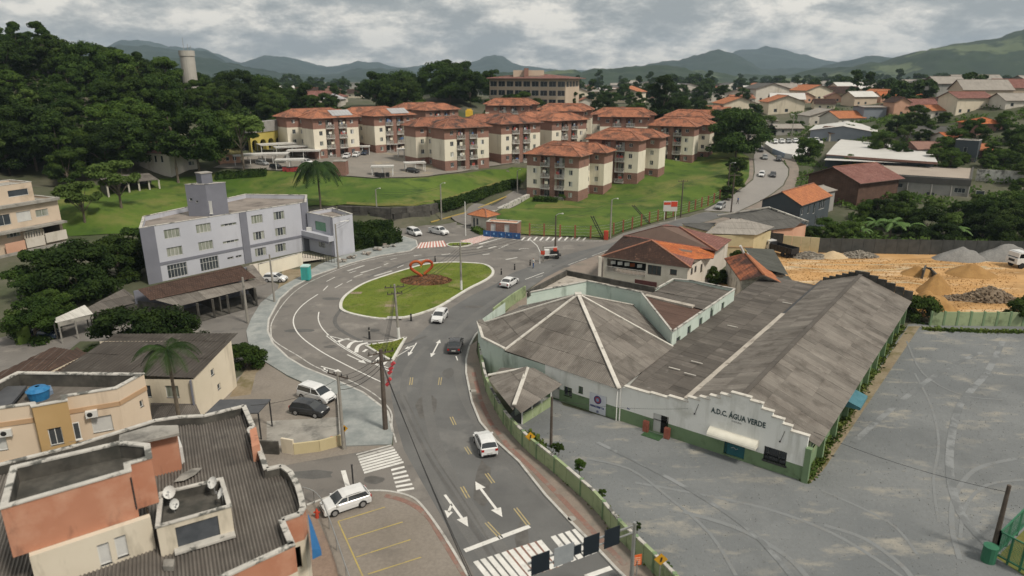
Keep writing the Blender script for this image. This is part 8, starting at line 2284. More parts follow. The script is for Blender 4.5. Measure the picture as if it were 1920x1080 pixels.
p=P(1136,449);s=MB();s.box(p[0]-.4,p[1]-.3,0,p[0]+.4,p[1]+.3,1.7);s.build('cabinet_body',mat('cabinet red',(.45,.06,.03)),rb)
s=MB();s.box(p[0]-.3,p[1]-.33,.2,p[0]+.3,p[1]-.3,1.5);s.build('door',mat('cabinet red dark',(.35,.05,.03)),rb)
rwk=P(1034,484)
tr=thing('road_work_trailer','small wheeled works trailer with red and white gear beside the dark lamp pole','trailer',(*rwk,0))
s=MB();s.box(rwk[0]-1.3,rwk[1]-.6,.5,rwk[0]+1.6,rwk[1]+.7,.7);s.box(rwk[0]-.2,rwk[1]-.4,.7,rwk[0]+1.2,rwk[1]+.4,1.35);s.build('bed',m_trim,tr)
s=MB();s.box(rwk[0]-1.2,rwk[1]-.5,.7,rwk[0]-.4,rwk[1]+.4,1.5);s.build('white_tank',m_white,tr)
s=MB();s.box(rwk[0]+.3,rwk[1]-.5,1.36,rwk[0]+.9,rwk[1]+.3,1.8);s.build('red_engine',mat('cabinet red',(.45,.06,.03)),tr)
for x in(-.8,.9):
 for y in(-.7,.75):s=MB();s.tube([(rwk[0]+x,rwk[1]+y-.1,.38),(rwk[0]+x,rwk[1]+y+.1,.38)],.38,12);s.build('wheel',m_tyre,tr)
p=P(1018,492)
gt2=thing('site_barrier','red and white site barrier post with rails in the junction','barrier',(*p,0))
s=MB();s.box(p[0]-.12,p[1]-.12,0,p[0]+.12,p[1]+.12,2.9);s.build('post',m_conc,gt2)
s=MB();s.box(p[0]-.4,p[1]-.2,1.4,p[0]+.3,p[1]+.1,2.0);s.build('red_box',mat('cabinet red',(.45,.06,.03)),gt2)
for z in(1.2,2.5):s=MB();s.bar((p[0],p[1],z),(p[0]+2.4,p[1]+.6,z),.08,.14);s.build('rail',m_white,gt2)
p=P(1012,494)
bp2=thing('bent_white_pole','white curved street pole bent toward the roundabout','lamp post',(*p,0))
s=MB();s.tube([(*p,0),(p[0],p[1],2.0),(p[0]-.5,p[1]+.3,3.0),(p[0]-1.7,p[1]+1.0,3.9)],.11,8,r2=.07);s.build('shaft',m_white,bp2)
for i,(px,py)in enumerate(((816,491),(940,515),(965,506),(994,498),(771,602),(693,636))):
 p=P(px,py);t=thing('road_bollard',['dark bollard behind the oval island','short dark bollard right of the island tip','dark bollard farther right of the island tip','dark bollard before the bent white pole','low bollard left of the oncoming white hatchback','tall dark bollard at the left end of the small island'][i],'bollard',(*p,0),group='dark bollards around the roundabout')
 h_=1.5 if i==5 else 1.0;s=MB();s.tube([(*p,0),(*p,h_)],.13,8,r2=.10);s.build('bollard_post',m_trim,t);s=MB();s.tube([(*p,h_*.7),(*p,h_*.8)],.14,8);s.build('band',m_conc,t)
for i,(px,py,w_,lb)in enumerate(((640,492,1.2,'pile of paving blocks by the lilac annex corner'),(687,478,1.0,'low stack of white kerb stones on the pavement'),(725,465,2.0,'heap of rubble and boards on the pavement by the hedge'),(708,470,.9,'white concrete block beside the rubble heap'),(660,485,.9,'small stack of grey slabs on the pavement'))):
 p=P(px,py);t=thing('material_pile',lb,'pile',(*p,.12),group='building materials on the new pavement');rnd=random.Random(i)
 for k in range(9):
  s=MB();M=Matrix.Translation((p[0]+rnd.uniform(-w_,w_)*.7,p[1]+rnd.uniform(-.5,.5),.12+rnd.uniform(.1,.45)))@Matrix.Rotation(rnd.uniform(0,3),4,'Z')@Matrix.Rotation(rnd.uniform(-.3,.3),4,'X')
  q=rnd.uniform(.18,.42);s.box(-q,-q*.5,-q*.35,q,q*.5,q*.35,0,M);s.build('block',(m_walk_red,m_conc,m_coping)[(k+i)%3],t)
tw2=thing('terrace_wall','stained beige concrete terrace wall below the two parked cars','wall',(*P(560,850),0))
for a,c,h_,mm in(((640,835),(600,846),1.0,m_yel),((600,846),(552,852),1.0,m_yel),((552,852),(530,848),1.35,m_cw),((524,852),(490,850),1.2,m_conc_dark),((640,836),(634,745),.5,m_conc)):
 s=MB();s.bar((*P(*a),h_/2),(*P(*c),h_/2),.18,h_);s.build('wall_panel',mm,tw2)
gr2=thing('curved_guard_rail','long thin curved grey guard rail around the shop forecourt','railing',(*P(612,985),0))
rp=[(570,930,0),(590,937,0),(606,955,0),(618,985,0),(632,1025,0),(650,1080,0),(668,1130,0)]
pts=[(*q_,1.1)for q_ in smooth_open([P(a,b+8)for a,b,_ in rp],3)]
s=MB();s.tube(pts,.045,6);s.build('rail',m_metal,gr2)
for i in range(0,len(pts),3):s=MB();s.tube([(pts[i][0],pts[i][1],0),pts[i]],.035,5);s.build('post',m_metal,gr2)
p=P(595,972);hy=thing('red_hydrant','small red hydrant on the corner in front of the white hatchback','hydrant',(*p,0))
s=MB();s.tube([(*p,0),(*p,.6)],.14,8,r2=.12);s.tube([(*p,.6),(*p,.8)],.12,8,r2=.04);s.build('barrel',mat('cabinet red',(.45,.06,.03)),hy);s=MB();s.tube([(p[0]-.22,p[1],.5),(p[0]+.22,p[1],.5)],.06,6);s.build('outlets',mat('cabinet red',(.45,.06,.03)),hy)
p=P(663,916);dp=thing('dark_post','thin dark post behind the stopped white hatchback','post',(*p,0));s=MB();s.tube([(*p,0),(*p,2.0)],.06,6);s.build('shaft',m_blackm,dp);s=MB();s.tube([(*p,2.0),(*p,2.06)],.08,6);s.build('cap',m_blackm,dp)
cf=thing('green_court_fence','green metal court fence with mesh at the lower right corner','fence',(*P(1870,1040),0))
m_grn=mat('fence green',(.03,.13,.075),(.04,.16,.09),scale=1,rough=.6)
cpts=[P(1865,1046),P(1925,985)],[P(1865,1046),P(1935,1085)]
for(a,c)in cpts:
 a,c=Vector(a),Vector(c)
 for z in(.3,2.0):s=MB();s.bar((*a,z),(*c,z),.09,.09);s.build('rail',m_grn,cf)
 for i in range(4):p=a.lerp(c,i/3);s=MB();s.bar((p.x,p.y,0),(p.x,p.y,2.05),.1,.1);s.build('post',m_grn,cf)
 s=MB()
 for i in range(30):p=a.lerp(c,i/29);s.bar((p.x,p.y,.3),(p.x,p.y,2.0),.015,.015)
 for i in range(14):s.bar((*a,.4+i*.12),(*c,.4+i*.12),.015,.015)
 s.build('mesh',m_grn,cf,kind='stuff')
p=P(1852,1052);gb_=thing('green_bin','green barrel bin at the corner of the court fence','bin',(*p,0));s=MB();s.tube([(*p,0),(*p,1.1)],.42,12);s.build('barrel',m_grn,gb_);s=MB();s.tube([(*p,1.1),(*p,1.16)],.44,12);s.build('rim',m_grn,gb_)
sheet('court_grass',[P(1868,1046),P(1940,975),P(2100,1000),P(2100,1150),P(1950,1100)],.03,m_drygrass)
m_skin=mat('skin',(.38,.22,.15),rough=.6)
def person(p,z,face,shirt,trousers,lbl,pose='walk',s_=1.0):
 t=thing('person',lbl,'person',(p[0],p[1],z))
 c,sn=math.cos(face),math.sin(face)
 def W(x,y,zz):return(p[0]+(x*c-y*sn)*s_,p[1]+(x*sn+y*c)*s_,z+zz*s_)
 me=bpy.data.meshes.new('body');
 st=.22 if pose=='walk' else.05
 J=dict(pel=(0,0,.95),ch=(0,0,1.32),nk=(0,0,1.48),hd=(.02,0,1.60),ht=(.02,0,1.72),ls=(0,.19,1.40),le=(-.1,.23,1.14),lh=(.02,.22,.90),rs=(0,-.19,1.40),re=(.1,-.23,1.14),rh=(.22,-.2,.93),lp=(0,.10,.90),lk=(st*.6,.10,.50),lf=(st,.10,.08),lt=(st+.16,.11,.04),rp=(0,-.10,.90),rk=(.02,-.10,.50),rf=(-st,-.10,.1),rt=(-st+.16,-.11,.05))
 rad=dict(pel=.15,ch=.17,nk=.06,hd=.10,ht=.08,ls=.07,le=.05,lh=.045,rs=.07,re=.05,rh=.045,lp=.10,lk=.07,lf=.05,lt=.045,rp=.10,rk=.07,rf=.05,rt=.045)
 ks=list(J);ix={k:i for i,k in enumerate(ks)}
 ed=[('pel','ch'),('ch','nk'),('nk','hd'),('hd','ht'),('ch','ls'),('ls','le'),('le','lh'),('ch','rs'),('rs','re'),('re','rh'),('pel','lp'),('lp','lk'),('lk','lf'),('lf','lt'),('pel','rp'),('rp','rk'),('rk','rf'),('rf','rt')]
 me.from_pydata([tuple(Vector(W(*J[k]))-Vector((p[0],p[1],z)))for k in ks],[(ix[a],ix[b_])for a,b_ in ed],[])
 o=bpy.data.objects.new('body',me);COL.objects.link(o)
 md=o.modifiers.new('skin','SKIN');sv=me.skin_vertices[0].data
 for k in ks:sv[ix[k]].radius=(rad[k]*s_,)*2
 sv[ix['pel']].use_root=True
 o.modifiers.new('sub','SUBSURF').levels=1
 dg=bpy.context.evaluated_depsgraph_get();nm=bpy.data.meshes.new_from_object(o.evaluated_get(dg));bpy.data.objects.remove(o)
 nm.materials.clear();[nm.materials.append(q)for q in(m_skin,shirt,trousers,m_trim)]
 for f in nm.polygons:
  zc=f.center.z/s_;yy=abs(-sn*f.center.x+c*f.center.y)/s_
  f.material_index=3 if zc>1.66 else 0 if zc>1.47 else(0 if(yy>.15 and zc<1.10)and zc>.8 and yy>.19 else(1 if zc>.98 else 2 if zc>.12 else 3));f.use_smooth=True
 b=bpy.data.objects.new('body',nm);COL.objects.link(b);b.parent=t
 return t
m_blue=mat('blue cloth',(.04,.10,.25),rough=.9)
g_=G(1383,384);person(g_[:2],g_[2]+.1,R(120),m_blue,m_trim,'person in blue walking on the right edge of the hill road')
person(P(1000,503),0,R(200),m_white,m_blue,'person in light shirt standing near the road works','stand')
def leafmat(key,c1,c2,tr=.25):
 return mat(key,c1,c2,scale=.55,rough=.7,obj=.38,transl=tr,spec=.15,detail=3,fine=(.25,4,(.01,.02,.004)))
m_leafA=leafmat('dark broad foliage',(.018,.042,.008),(.052,.090,.016))
m_leafB=leafmat('mid green foliage',(.034,.070,.012),(.080,.128,.022))
m_leafC=leafmat('yellow green foliage',(.065,.105,.022),(.10,.15,.035))
m_leafD=leafmat('palm foliage',(.020,.045,.012),(.040,.075,.018))
m_bark=mat('bark',(.10,.08,.06),(.16,.135,.105),scale=2,rough=.95,bump=.5)
def crown_mesh(name,rx,rz_,zc,nclump,leaves,leaf,seed,m,shape='round',open_=0.0):
 rnd=random.Random(seed)
 cl=[]
 tries=0
 while len(cl)<nclump and tries<4000:
  tries+=1
  a=rnd.uniform(0,6.283);u=rnd.uniform(-.85,1.0)
  rr=math.sqrt(max(0,1-u*u))*rnd.uniform(.45,1.0)
  if shape=='flat':k=(math.cos(a)*rr*rx*1.15,math.sin(a)*rr*rx*1.15,zc+rz_*.55*u+rnd.uniform(-.1,.1)*rz_)
  elif shape=='tall':k=(math.cos(a)*rr*rx*.8,math.sin(a)*rr*rx*.8,zc+rz_*u)
  else:k=(math.cos(a)*rr*rx,math.sin(a)*rr*rx,zc+rz_*u)
  cr=rnd.uniform(.24,.42)*rx
  cl.append((k,cr))
 vs=[];fs=[]
 per=leaves//len(cl)
 for(k,cr)in cl:
  kx=rnd.uniform(.85,1.25);kz=rnd.uniform(.5,.75)
  for _ in range(per):
   th=rnd.uniform(0,6.283);cz_=rnd.uniform(-.75,1.0);sz=math.sqrt(1-cz_*cz_)
   rr=cr*(rnd.uniform(.62,1.08))
   n_=Vector((sz*math.cos(th),sz*math.sin(th),cz_))
   c=Vector((k[0]+n_.x*rr*kx,k[1]+n_.y*rr*kx,k[2]+n_.z*rr*kz))
   nn=(n_+Vector((rnd.uniform(-.7,.7),rnd.uniform(-.7,.7),rnd.uniform(-.2,.9)))).normalized()
   t=nn.orthogonal().normalized();q=rnd.uniform(0,6.283)
   t=(t*math.cos(q)+nn.cross(t)*math.sin(q));bt=nn.cross(t)
   L_=leaf*rnd.uniform(.7,1.35);W_=L_*.55
   i=len(vs)
   vs+=[tuple(c-t*L_),tuple(c+bt*W_+nn*.04),tuple(c+t*L_-nn*leaf*.25),tuple(c-bt*W_+nn*.04)]
   fs.append((i,i+1,i+2,i+3))
 me=bpy.data.meshes.new(name);me.from_pydata(vs,[],fs);me.materials.append(m);me.update()
 return me,cl
def make_tree(name,label,rx,rz_,zc,ncl,leaves,leaf,seed,m,shape='round',tr=.28,core=True):
 t=proto(name,label,'tree','trees')
 me,cl=crown_mesh('crown',rx,rz_,zc,ncl,leaves,leaf,seed,m,shape)
 if core:
  bm=bmesh.new();rnd=random.Random(seed+5)
  for k,cr in cl:
   M=Matrix.Translation(k)@Matrix.Diagonal((1,1,.6,1))
   bmesh.ops.create_icosphere(bm,subdivisions=1,radius=cr*.62,matrix=M)
  for v in bm.verts:v.co+=Vector((rnd.uniform(-1,1),rnd.uniform(-1,1),rnd.uniform(-1,1)))*rx*.05
  bm.from_mesh(me);nm=bpy.data.meshes.new('crown');bm.to_mesh(nm);bm.free();nm.materials.append(m);me=nm
 child('crown',me,t)
 s=MB();rnd=random.Random(seed)
 s.tube([(0,0,-2.5),(0,0,0),(rnd.uniform(-.2,.2),rnd.uniform(-.2,.2),zc*.6),(0,0,zc)],tr,7,r2=tr*.5)
 for k,cr in cl[:7]:
  z0=zc*rnd.uniform(.35,.65);s.tube([(0,0,z0),(k[0]*.5,k[1]*.5,(z0+k[2])*.52),(k[0],k[1],k[2])],tr*.4,5,r2=tr*.14)
 s.build('trunk',m_bark,t)
 return t
TA=make_tree('broadleaf_tree','dark broadleaf tree on the wooded hill',4.6,4.0,5.6,30,8400,.26,1,m_leafA)
TB=make_tree('broadleaf_tree','mid green broadleaf tree on the wooded hill',4.2,4.2,5.6,28,8000,.26,2,m_leafB)
TC=make_tree('broadleaf_tree','yellow green tree with loose crown',3.4,2.8,6.0,18,3800,.28,3,m_leafC,'flat')
TD=make_tree('broadleaf_tree','large dark green spreading tree',5.4,4.2,5.8,36,9500,.27,4,m_leafA,'round')
TE=make_tree('broadleaf_tree','tall dark conical crowned tree',3.2,5.6,7.0,30,7600,.27,5,m_leafA,'tall')
TF=make_tree('broadleaf_tree','round green leafy crowned tree',2.8,2.6,3.2,24,5200,.19,6,m_leafB)
def make_palm(n=15,L_=3.0,h=7.0,seed=1,droop=1.0,m=None,name='palm_tree',tr=.16,nl=16,lw=.10,ll=.75):
 t=proto(name,'palm tree with arching fronds','palm tree');rnd=random.Random(seed)
 s=MB();s.tube([(0,0,-1),(.1,0,h*.4),(0,.05,h)],tr,8,r2=tr*.7);s.build('trunk',m_bark,t)
 for i in range(n):
  a=6.283*i/n+rnd.uniform(-.15,.15);up=rnd.uniform(.15,1.0)
  s=MB();pts=[]
  for k in range(9):
   u=k/8;r_=L_*(u-.18*u*u*droop);z=h+L_*(up*.9*u-droop*(.55+.5*up)*u*u)
   pts.append(Vector((math.cos(a)*r_,math.sin(a)*r_,z)))
  s.tube(pts,.035,3,r2=.01,cap=False)
  sd=Vector((-math.sin(a),math.cos(a),0))
  for k in range(nl):
   u=(k+1)/(nl+1);j=u*8;i0=int(j);p=pts[i0].lerp(pts[min(8,i0+1)],j-i0);d=(pts[min(8,i0+1)]-pts[i0]).normalized()
   ln=ll*math.sin(math.pi*(.15+.8*u))
   for sg in(-1,1):
    e_=p+(sd*sg*.8+d*.5-Vector((0,0,.45*droop))).normalized()*ln
    s.face([tuple(p-d*lw),tuple(p+d*lw),tuple(e_+d*lw*.3),tuple(e_-d*.01)])
  s.build('frond',m or m_leafD,t)
 return t
palm1=make_palm(15,2.6,7.0,1,1.0,nl=24,lw=.035,ll=.62)
_pt=PD(311,655,50.5);_pb=PD(322,760,50.5);zt=_pt[2];p=(_pb[0]+.3,50.5)
place(palm1,(p[0],p[1],0),.4,'slender tall palm with mossy trunk in front of the cream house',scale=(1.2,1.2,zt/7.0))
palm2=make_palm(24,4.3,7.5,2,1.25,nl=20,ll=1.1,lw=.14)
g_=G(606,398);place(palm2,(g_[0],g_[1]-2,g_[2]-1.5),0,'big bushy palm with drooping fronds behind the lilac building',scale=1.5)
ban_=make_palm(9,2.3,1.6,3,.8,m=mat('banana leaf',(.075,.15,.03),(.13,.22,.06),scale=1,rough=.5,transl=.3),name='banana_plant',nl=9,lw=.16,ll=.42,tr=.12)
tag(ban_,'banana plant with broad leaves','banana plant','banana plants behind the sand yard')
bl=['banana plant behind the dark fence, left of the tall clump','tallest banana plant behind the dark fence with broad pale leaves','banana plant drooping over the dark fence','banana plant right of the tall clump behind the fence','low banana plant near the white garden sheet','banana plant at the far right of the fence vegetation']
for i,(px,py,sc)in enumerate(((1640,440,1.5),(1668,448,1.9),(1790,452,1.5),(1700,446,1.5),(1610,450,1.2),(1836,440,1.3))):
 q=G(px,py);place(ban_,q,i*1.3,bl[i],'banana plants behind the sand yard',sc)
TNAME={id(TA):'dark rounded',id(TB):'mid green rounded',id(TC):'loose yellow-green',id(TD):'broad dark spreading',id(TE):'tall narrow dark',id(TF):'small round green'}
def tl(pr,s_):
 return s_.replace('one of the','one of the '+TNAME[id(pr)],1)
def tree(pr,px,py,sc,lbl,group=None,rz=None,z=None,zoff=0):
 q=G(px,py);return place(pr,(q[0],q[1],q[2]+zoff),rz if rz is not None else(px*.37)%6.28,lbl,group,sc)
def treeW(pr,x,y,sc,lbl,group=None):
 return place(pr,(x,y,H(x,y)),(x*1.7+y)%6.28,lbl,group,sc)
tree(TD,150,560,.92,'large round dark green tree left of the lilac building',zoff=-2)
tree(TA,90,560,.85,'dark tree left of the large round one, below the row house',zoff=-1.5)
tree(TB,225,525,.85,'green tree between the lilac building and the large round tree',zoff=-2)
tree(TA,258,498,.72,'dark slim tree against the end wall of the lilac building',zoff=-1)
tree(TA,70,640,.62,'dark tree beside the white sheet shelter',zoff=-1)
tree(TB,105,620,.50,'shaggy small tree behind the dark blue car')
tree(TD,240,665,.78,'wide flat-topped tree right in front of the brown workshop roof',zoff=-3.2)
tree(TD,310,655,.70,'right half of the flat-topped trees before the workshop',zoff=-3.0)
tree(TF,462,690,.72,'round dark clipped bush at the corner of the cream house',zoff=-1.6)
tree(TC,160,420,.95,'loose yellow-green tree alone on the left meadow')
tree(TC,228,392,1.15,'tall airy yellow-green tree behind the park shelter')
tree(TE,335,345,1.35,'very large dark tree towering over the long white hill house',zoff=3.5)
tree(TD,375,330,1.35,'broad dark tree right of the long white hill house',zoff=1)
tree(TC,458,322,1.35,'thin tall tree with visible trunk beside the carports',zoff=2.5)
tree(TB,425,300,1.2,'green tree behind the peach cottage')
tree(TD,1378,300,1.45,'big dark round tree at the top of the green bank beside the road',zoff=-1)
tree(TA,1400,285,1.2,'dark tree at the bend behind the big one')
tree(TA,1350,272,1.2,'dark tree behind the highest apartment block')
tree(TF,1378,335,.95,'small round tree on the bank beside the hill road')
tree(TF,1375,362,.8,'young light tree at the hill road fence, upper')
tree(TF,1362,375,.6,'young light tree at the hill road fence, lower')
tree(TF,1512,305,1.35,'neat round green tree beside the dealer wall',zoff=-.5)
tree(TF,1718,600,.85,'dark bush at the far corner of the club hall',zoff=-1.6)
tree(TF,1925,606,.85,'dark bush at the right edge beside the pale green yard wall',zoff=-1.4)
tree(TF,1340,530,.65,'dark bush between the tiled corner house and the orange-roofed shed',zoff=-1.6)
tree(TF,1385,492,.5,'small bush behind the orange-roofed shed',zoff=-1)
tree(TF,1055,376,.45,'dark clipped shrub at the foot of the front apartment block',zoff=-1)
tree(TF,1030,380,.38,'smaller clipped shrub left of the front apartment block',zoff=-1)
tree(TF,60,622,.35,'light green shrub by the dark blue car')
nm_=0
desc=['dark','mid green','leafy','shadowy','bushy','dense','open','deep green']
spots=[(1520,450,TF,.8),(1545,445,TB,.6),(1590,452,TF,1.0),(1650,415,TA,.9),(1690,400,TB,.9),(1770,455,TA,.6),(1715,455,TA,.55),(1800,420,TD,.8),(1755,400,TC,.8),(1840,450,TA,.75),(1880,460,TB,.8),(1880,415,TC,1.05),(1830,395,TC,.9),(1920,430,TB,1.0),(1640,445,TC,.45),(1560,452,TC,.45),(1905,395,TC,1.0),(1625,412,TB,.8),(1735,440,TD,.75),(1680,432,TB,.8),(1850,412,TB,.9),(1790,440,TC,.8),(1660,425,TC,.7),(1890,440,TC,.9),(1940,400,TB,.9),(1950,460,TA,.9),(1780,425,TC,.7),(1700,425,TA,.8),(1860,430,TA,.9)]
for i,(px,py,pr,sc)in enumerate(spots):
 tree(pr,px,py,sc*(.70 if py<430 else.88),tl(pr,'one of the trees growing densely behind the sand yard fence'),'trees behind the sand yard fence',zoff=-1.6)
rnd=random.Random(21)
hill=[]
for _ in range(4000):
 if len(hill)>=150:break
 x=rnd.uniform(-235,-72);y=rnd.uniform(128,290)
 z=H(x,y)
 if z<8.2 and not(y>215):continue
 if x>-95 and y<215:continue
 if x>-88 and y<235:continue
 if abs(x/max(y,1))>.92:continue
 if any((x-a)**2+(y-b_)**2<46 for a,b_ in hill):continue
 if abs(x-tx*y/ty)<7 and ty-40<y<ty+3:continue
 hill.append((x,y))
for x,y in((tx+7,ty-14),(tx-4,ty-17),(tx+1,ty-24),(tx+12,ty-20),(tx-8,ty-26)):treeW(TB,x,y,.86,'one of the rounded trees at the foot of the water tower','trees below the water tower')
for i,(x,y)in enumerate(hill):
 pr=(TA,TB,TC,TD,TB,TC if i%2==0 else TA,TE,TB)[i%8]
 treeW(pr,x,y,rnd.uniform(.75,1.25),tl(pr,'one of the trees covering the steep wooded hill'),'trees of the wooded hill on the left')
vs,fs=[],[]
for _ in range(60000):
 x=rnd.uniform(-240,-66);y=rnd.uniform(122,300);z=H(x,y)
 if z<8.4 or(x>-95 and y<215)or(x>-88 and y<235)or abs(x/y)>.95:continue
 if abs(x-tx)<4 and abs(y-ty)<4:continue
 p_=Vector((x,y,z+1.2+1.6*pnoise(Vector((x,y,0))*.13)+rnd.uniform(-.6,.8)));nn=Vector((rnd.uniform(-.8,.8),rnd.uniform(-.8,.8),rnd.uniform(.1,1))).normalized();t_=nn.orthogonal().normalized()*rnd.uniform(.5,.9);b_=nn.cross(t_)*.7
 k0=len(vs);vs+=[tuple(p_-t_),tuple(p_+b_),tuple(p_+t_),tuple(p_-b_)];fs.append((k0,k0+1,k0+2,k0+3))
me_=bpy.data.meshes.new('undergrowth');me_.from_pydata(vs,[],fs);me_.materials.append(m_leafA);ug=bpy.data.objects.new('undergrowth',me_);COL.objects.link(ug);tag(ug,'dark undergrowth filling the floor of the wooded hill','undergrowth',kind='stuff')
for i,(px,py,sc)in enumerate(((20,330,1.3),(70,322,1.4),(120,335,1.2),(165,335,1.1),(205,330,1.2),(240,322,1.1),(-30,340,1.4),(130,352,.8))):
 tree((TA,TD,TE,TB)[i%4],px,py,sc,tl((TA,TD,TE,TB)[i%4],'one of the trees at the foot of the wooded hill'),'trees at the foot of the wooded hill')
mid=[]
for _ in range(6000):
 if len(mid)>=62:break
 x=rnd.uniform(-90,95);y=rnd.uniform(262,400)
 if x<-45 and y<250:continue
 if any((x-a)**2+(y-b_)**2<75 for a,b_ in mid):continue
 if abs(x-(ib.location.x+16))<22 and 272<y<325:continue
 mid.append((x,y))
for i,(x,y)in enumerate(mid):
 big=(-62<x<-5 and 280<y<345)
 treeW((TA,TB,TD,TE,TA)[i%5],x,y,rnd.uniform(1.15,1.6)if big else rnd.uniform(.6,.95),tl((TA,TB,TD,TE,TA)[i%5],'one of the trees in the green belt behind the apartment blocks'),'trees behind the apartment blocks')
for i,(px,Y_,sc,lb,pr)in enumerate(((1243,268,1.55,'tallest dark conical tree behind the rear apartment blocks',TE),(1225,272,1.3,'dark companion beside the tallest conical tree',TE),(1268,262,1.2,'dark tree right of the tallest conical tree',TA),(1196,330,.8,'small pointed tree left of the tallest conical one',TE),(1074,300,.8,'pointed conifer right of the hill institute',TE),(980,292,1.0,'tree in front of the hill institute facade',TB),(955,294,.8,'tree at the left part of the hill institute',TA),(1005,285,.9,'bright tree before the institute stair',TB),(520,235,1.1,'tree left of the leftmost block behind the yellow arcade',TB),(500,250,1.2,'bright tree behind the yellow arcade',TC),(550,255,1.0,'tree behind the roof of the leftmost block',TA),(735,300,1.5,'tree with open crown at the left top of the far grove',TC))):
 x=(px-960)/FPX*(Y_*CP+5);treeW(pr,x,Y_,sc,lb)
def hedge(pts,w,h,lbl,m,seed=0,name='clipped_hedge'):
 o=thing(name,lbl,'hedge',pts[0]);rnd=random.Random(seed);vs,fs=[],[]
 tot_=sum((Vector(pts[i+1])-Vector(pts[i])).length for i in range(len(pts)-1))
 N_=int(tot_*w*h*26)
 for _ in range(min(N_,26000)):
  u=rnd.uniform(0,len(pts)-1.001);i=int(u);a,c=Vector(pts[i]),Vector(pts[i+1]);p=a.lerp(c,u-i);d=(c-a);d.z=0;d.normalize();n_=Vector((-d.y,d.x,0))
  s_=rnd.uniform(-1,1);zz=rnd.uniform(0,1)
  if rnd.random()<.5:s_=math.copysign(1,s_)*rnd.uniform(.85,1.08)
  else:zz=rnd.uniform(.85,1.1)
  p=p+n_*s_*w/2;p.z+=zz*h*(1+.2*pnoise(p*.5));nn=Vector((rnd.uniform(-1,1),rnd.uniform(-1,1),rnd.uniform(0,1))).normalized();t=nn.orthogonal().normalized()*.22;b_=nn.cross(t)*.6
  i=len(vs);vs+=[tuple(p-t),tuple(p+b_),tuple(p+t),tuple(p-b_)];fs.append((i,i+1,i+2,i+3))
 og=Vector(pts[0])
 me=bpy.data.meshes.new('foliage');me.from_pydata([tuple(Vector(v)-og)for v in vs],[],fs);me.materials.append(m);child('foliage',me,o,tuple(og))
 s=MB()
 for i in range(len(pts)-1):s.bar((pts[i][0],pts[i][1],pts[i][2]+h*.42),(pts[i+1][0],pts[i+1][1],pts[i+1][2]+h*.42),w*.82,h*.86)
 s.build('stems',m,o)
hedge([(*P(636,466),0),(*P(700,462),0),(*P(745,452),0)],3.2,2.3,'tall dark hedge between the lilac annex and the side road',m_leafA,1)
hedge([(*P(600,440),0),(*P(690,437),0),(*P(738,436),0)],2.2,2.2,'rear hedge along the narrow road below the stone wall',m_leafA,2)
hedge([G(822,396),G(862,386),G(905,370),G(950,355),G(968,350)],2.6,1.8,'long climbing dark hedge along the ramp road',m_leafA,3)
hedge([G(405,337),G(450,334),G(500,330)],2.0,1.6,'low clipped hedge on top of the left slope',m_leafA,4)
hedge([(*P(48,645),0),(*P(30,615),0)],1.6,2.4,'light green hedge beside the dark blue car',m_leafC,5)
hedge([G(1000,378),G(1045,380)],2.0,1.2,'low dark hedge at the foot of the front apartment block',m_leafA,6)
hedge([(*P(890,432),0),(*P(905,440),0)],1.6,.8,'low hedge under the guard house',m_leafB,7)
for i,(px,py,sc)in enumerate(((1040,850,.13),(1078,885,.16),(1120,935,.10),(1030,845,.09),(1185,1000,.10),(1240,1078,.10))):
 p=P(px,py+12);place(TF,(p[0]+.35,p[1]+.2,.6),i,['leafy weed tuft on the inner side of the curved wall near the slim pole','tall thin weed above the curved wall midway','small weed on the wall coping before the gantry','weed tuft nearest the yellow diamond sign','weed beside the gantry mast behind the wall','weed at the wall near the lower yellow sign'][i],'weeds on the perimeter wall',sc)
def scatter(name,lbl,cat,poly,n,size,m,off,up=1.0,seed=0,flat=False,edge=None):
 rg=np.random.default_rng(seed);xs_=[p[0]for p in poly];ys_=[p[1]for p in poly];vs,fs=[],[]
 pts_=[]
 if edge:
  for i in range(n):
   k=rg.integers(0,len(edge)-1);t=rg.random();a,c=edge[k],edge[k+1];pts_.append((a[0]+(c[0]-a[0])*t+rg.normal(0,.22),a[1]+(c[1]-a[1])*t+rg.normal(0,.22)))
 else:
  while len(pts_)<n:
   x,y=rg.uniform(min(xs_),max(xs_)),rg.uniform(min(ys_),max(ys_))
   if inside(x,y,poly):pts_.append((x,y))
 R3=rg.normal(size=(n,3))
 for(x,y),r in zip(pts_,R3):
  z=H(x,y)+off;q=size*(.6+.8*abs(r[0])*.6);a=r[1]*3;dx,dy=math.cos(a)*q,math.sin(a)*q;k=len(vs)
  if flat:vs+=[(x-dx,y-dy,z),(x+dy*.7,y-dx*.7,z),(x+dx*.8,y+dy*.8,z),(x,y,z+q*.9)];fs+=[(k,k+1,k+3),(k+1,k+2,k+3),(k+2,k,k+3)]
  else:vs+=[(x-dx*.5,y-dy*.5,z),(x+dx*.5,y+dy*.5,z),(x+dx*.5+r[2]*q*.5,y+dy*.5+r[0]*q*.5,z+q*up),(x-dx*.4+r[2]*q*.5,y-dy*.4+r[0]*q*.5,z+q*up*.8)];fs.append((k,k+1,k+2,k+3))
 me=bpy.data.meshes.new(name);me.from_pydata(vs,[],fs);me.materials.append(m);o=bpy.data.objects.new(name,me);COL.objects.link(o);return tag(o,lbl,cat,kind='stuff')
m_blade=mat('grass blades',(.060,.105,.014),(.150,.185,.035),scale=.35,rough=.8,transl=.2,fine=(.5,7,(.03,.06,.008)))
m_blade2=mat('island grass blades',(.11,.15,.016),(.22,.23,.05),scale=.5,rough=.8,transl=.2,fine=(.4,7,(.07,.10,.01)))
scatter('grass','short rough grass on the lawn of the apartment blocks','grass',lawn1,5000,.09,m_blade,.16,.4,1)
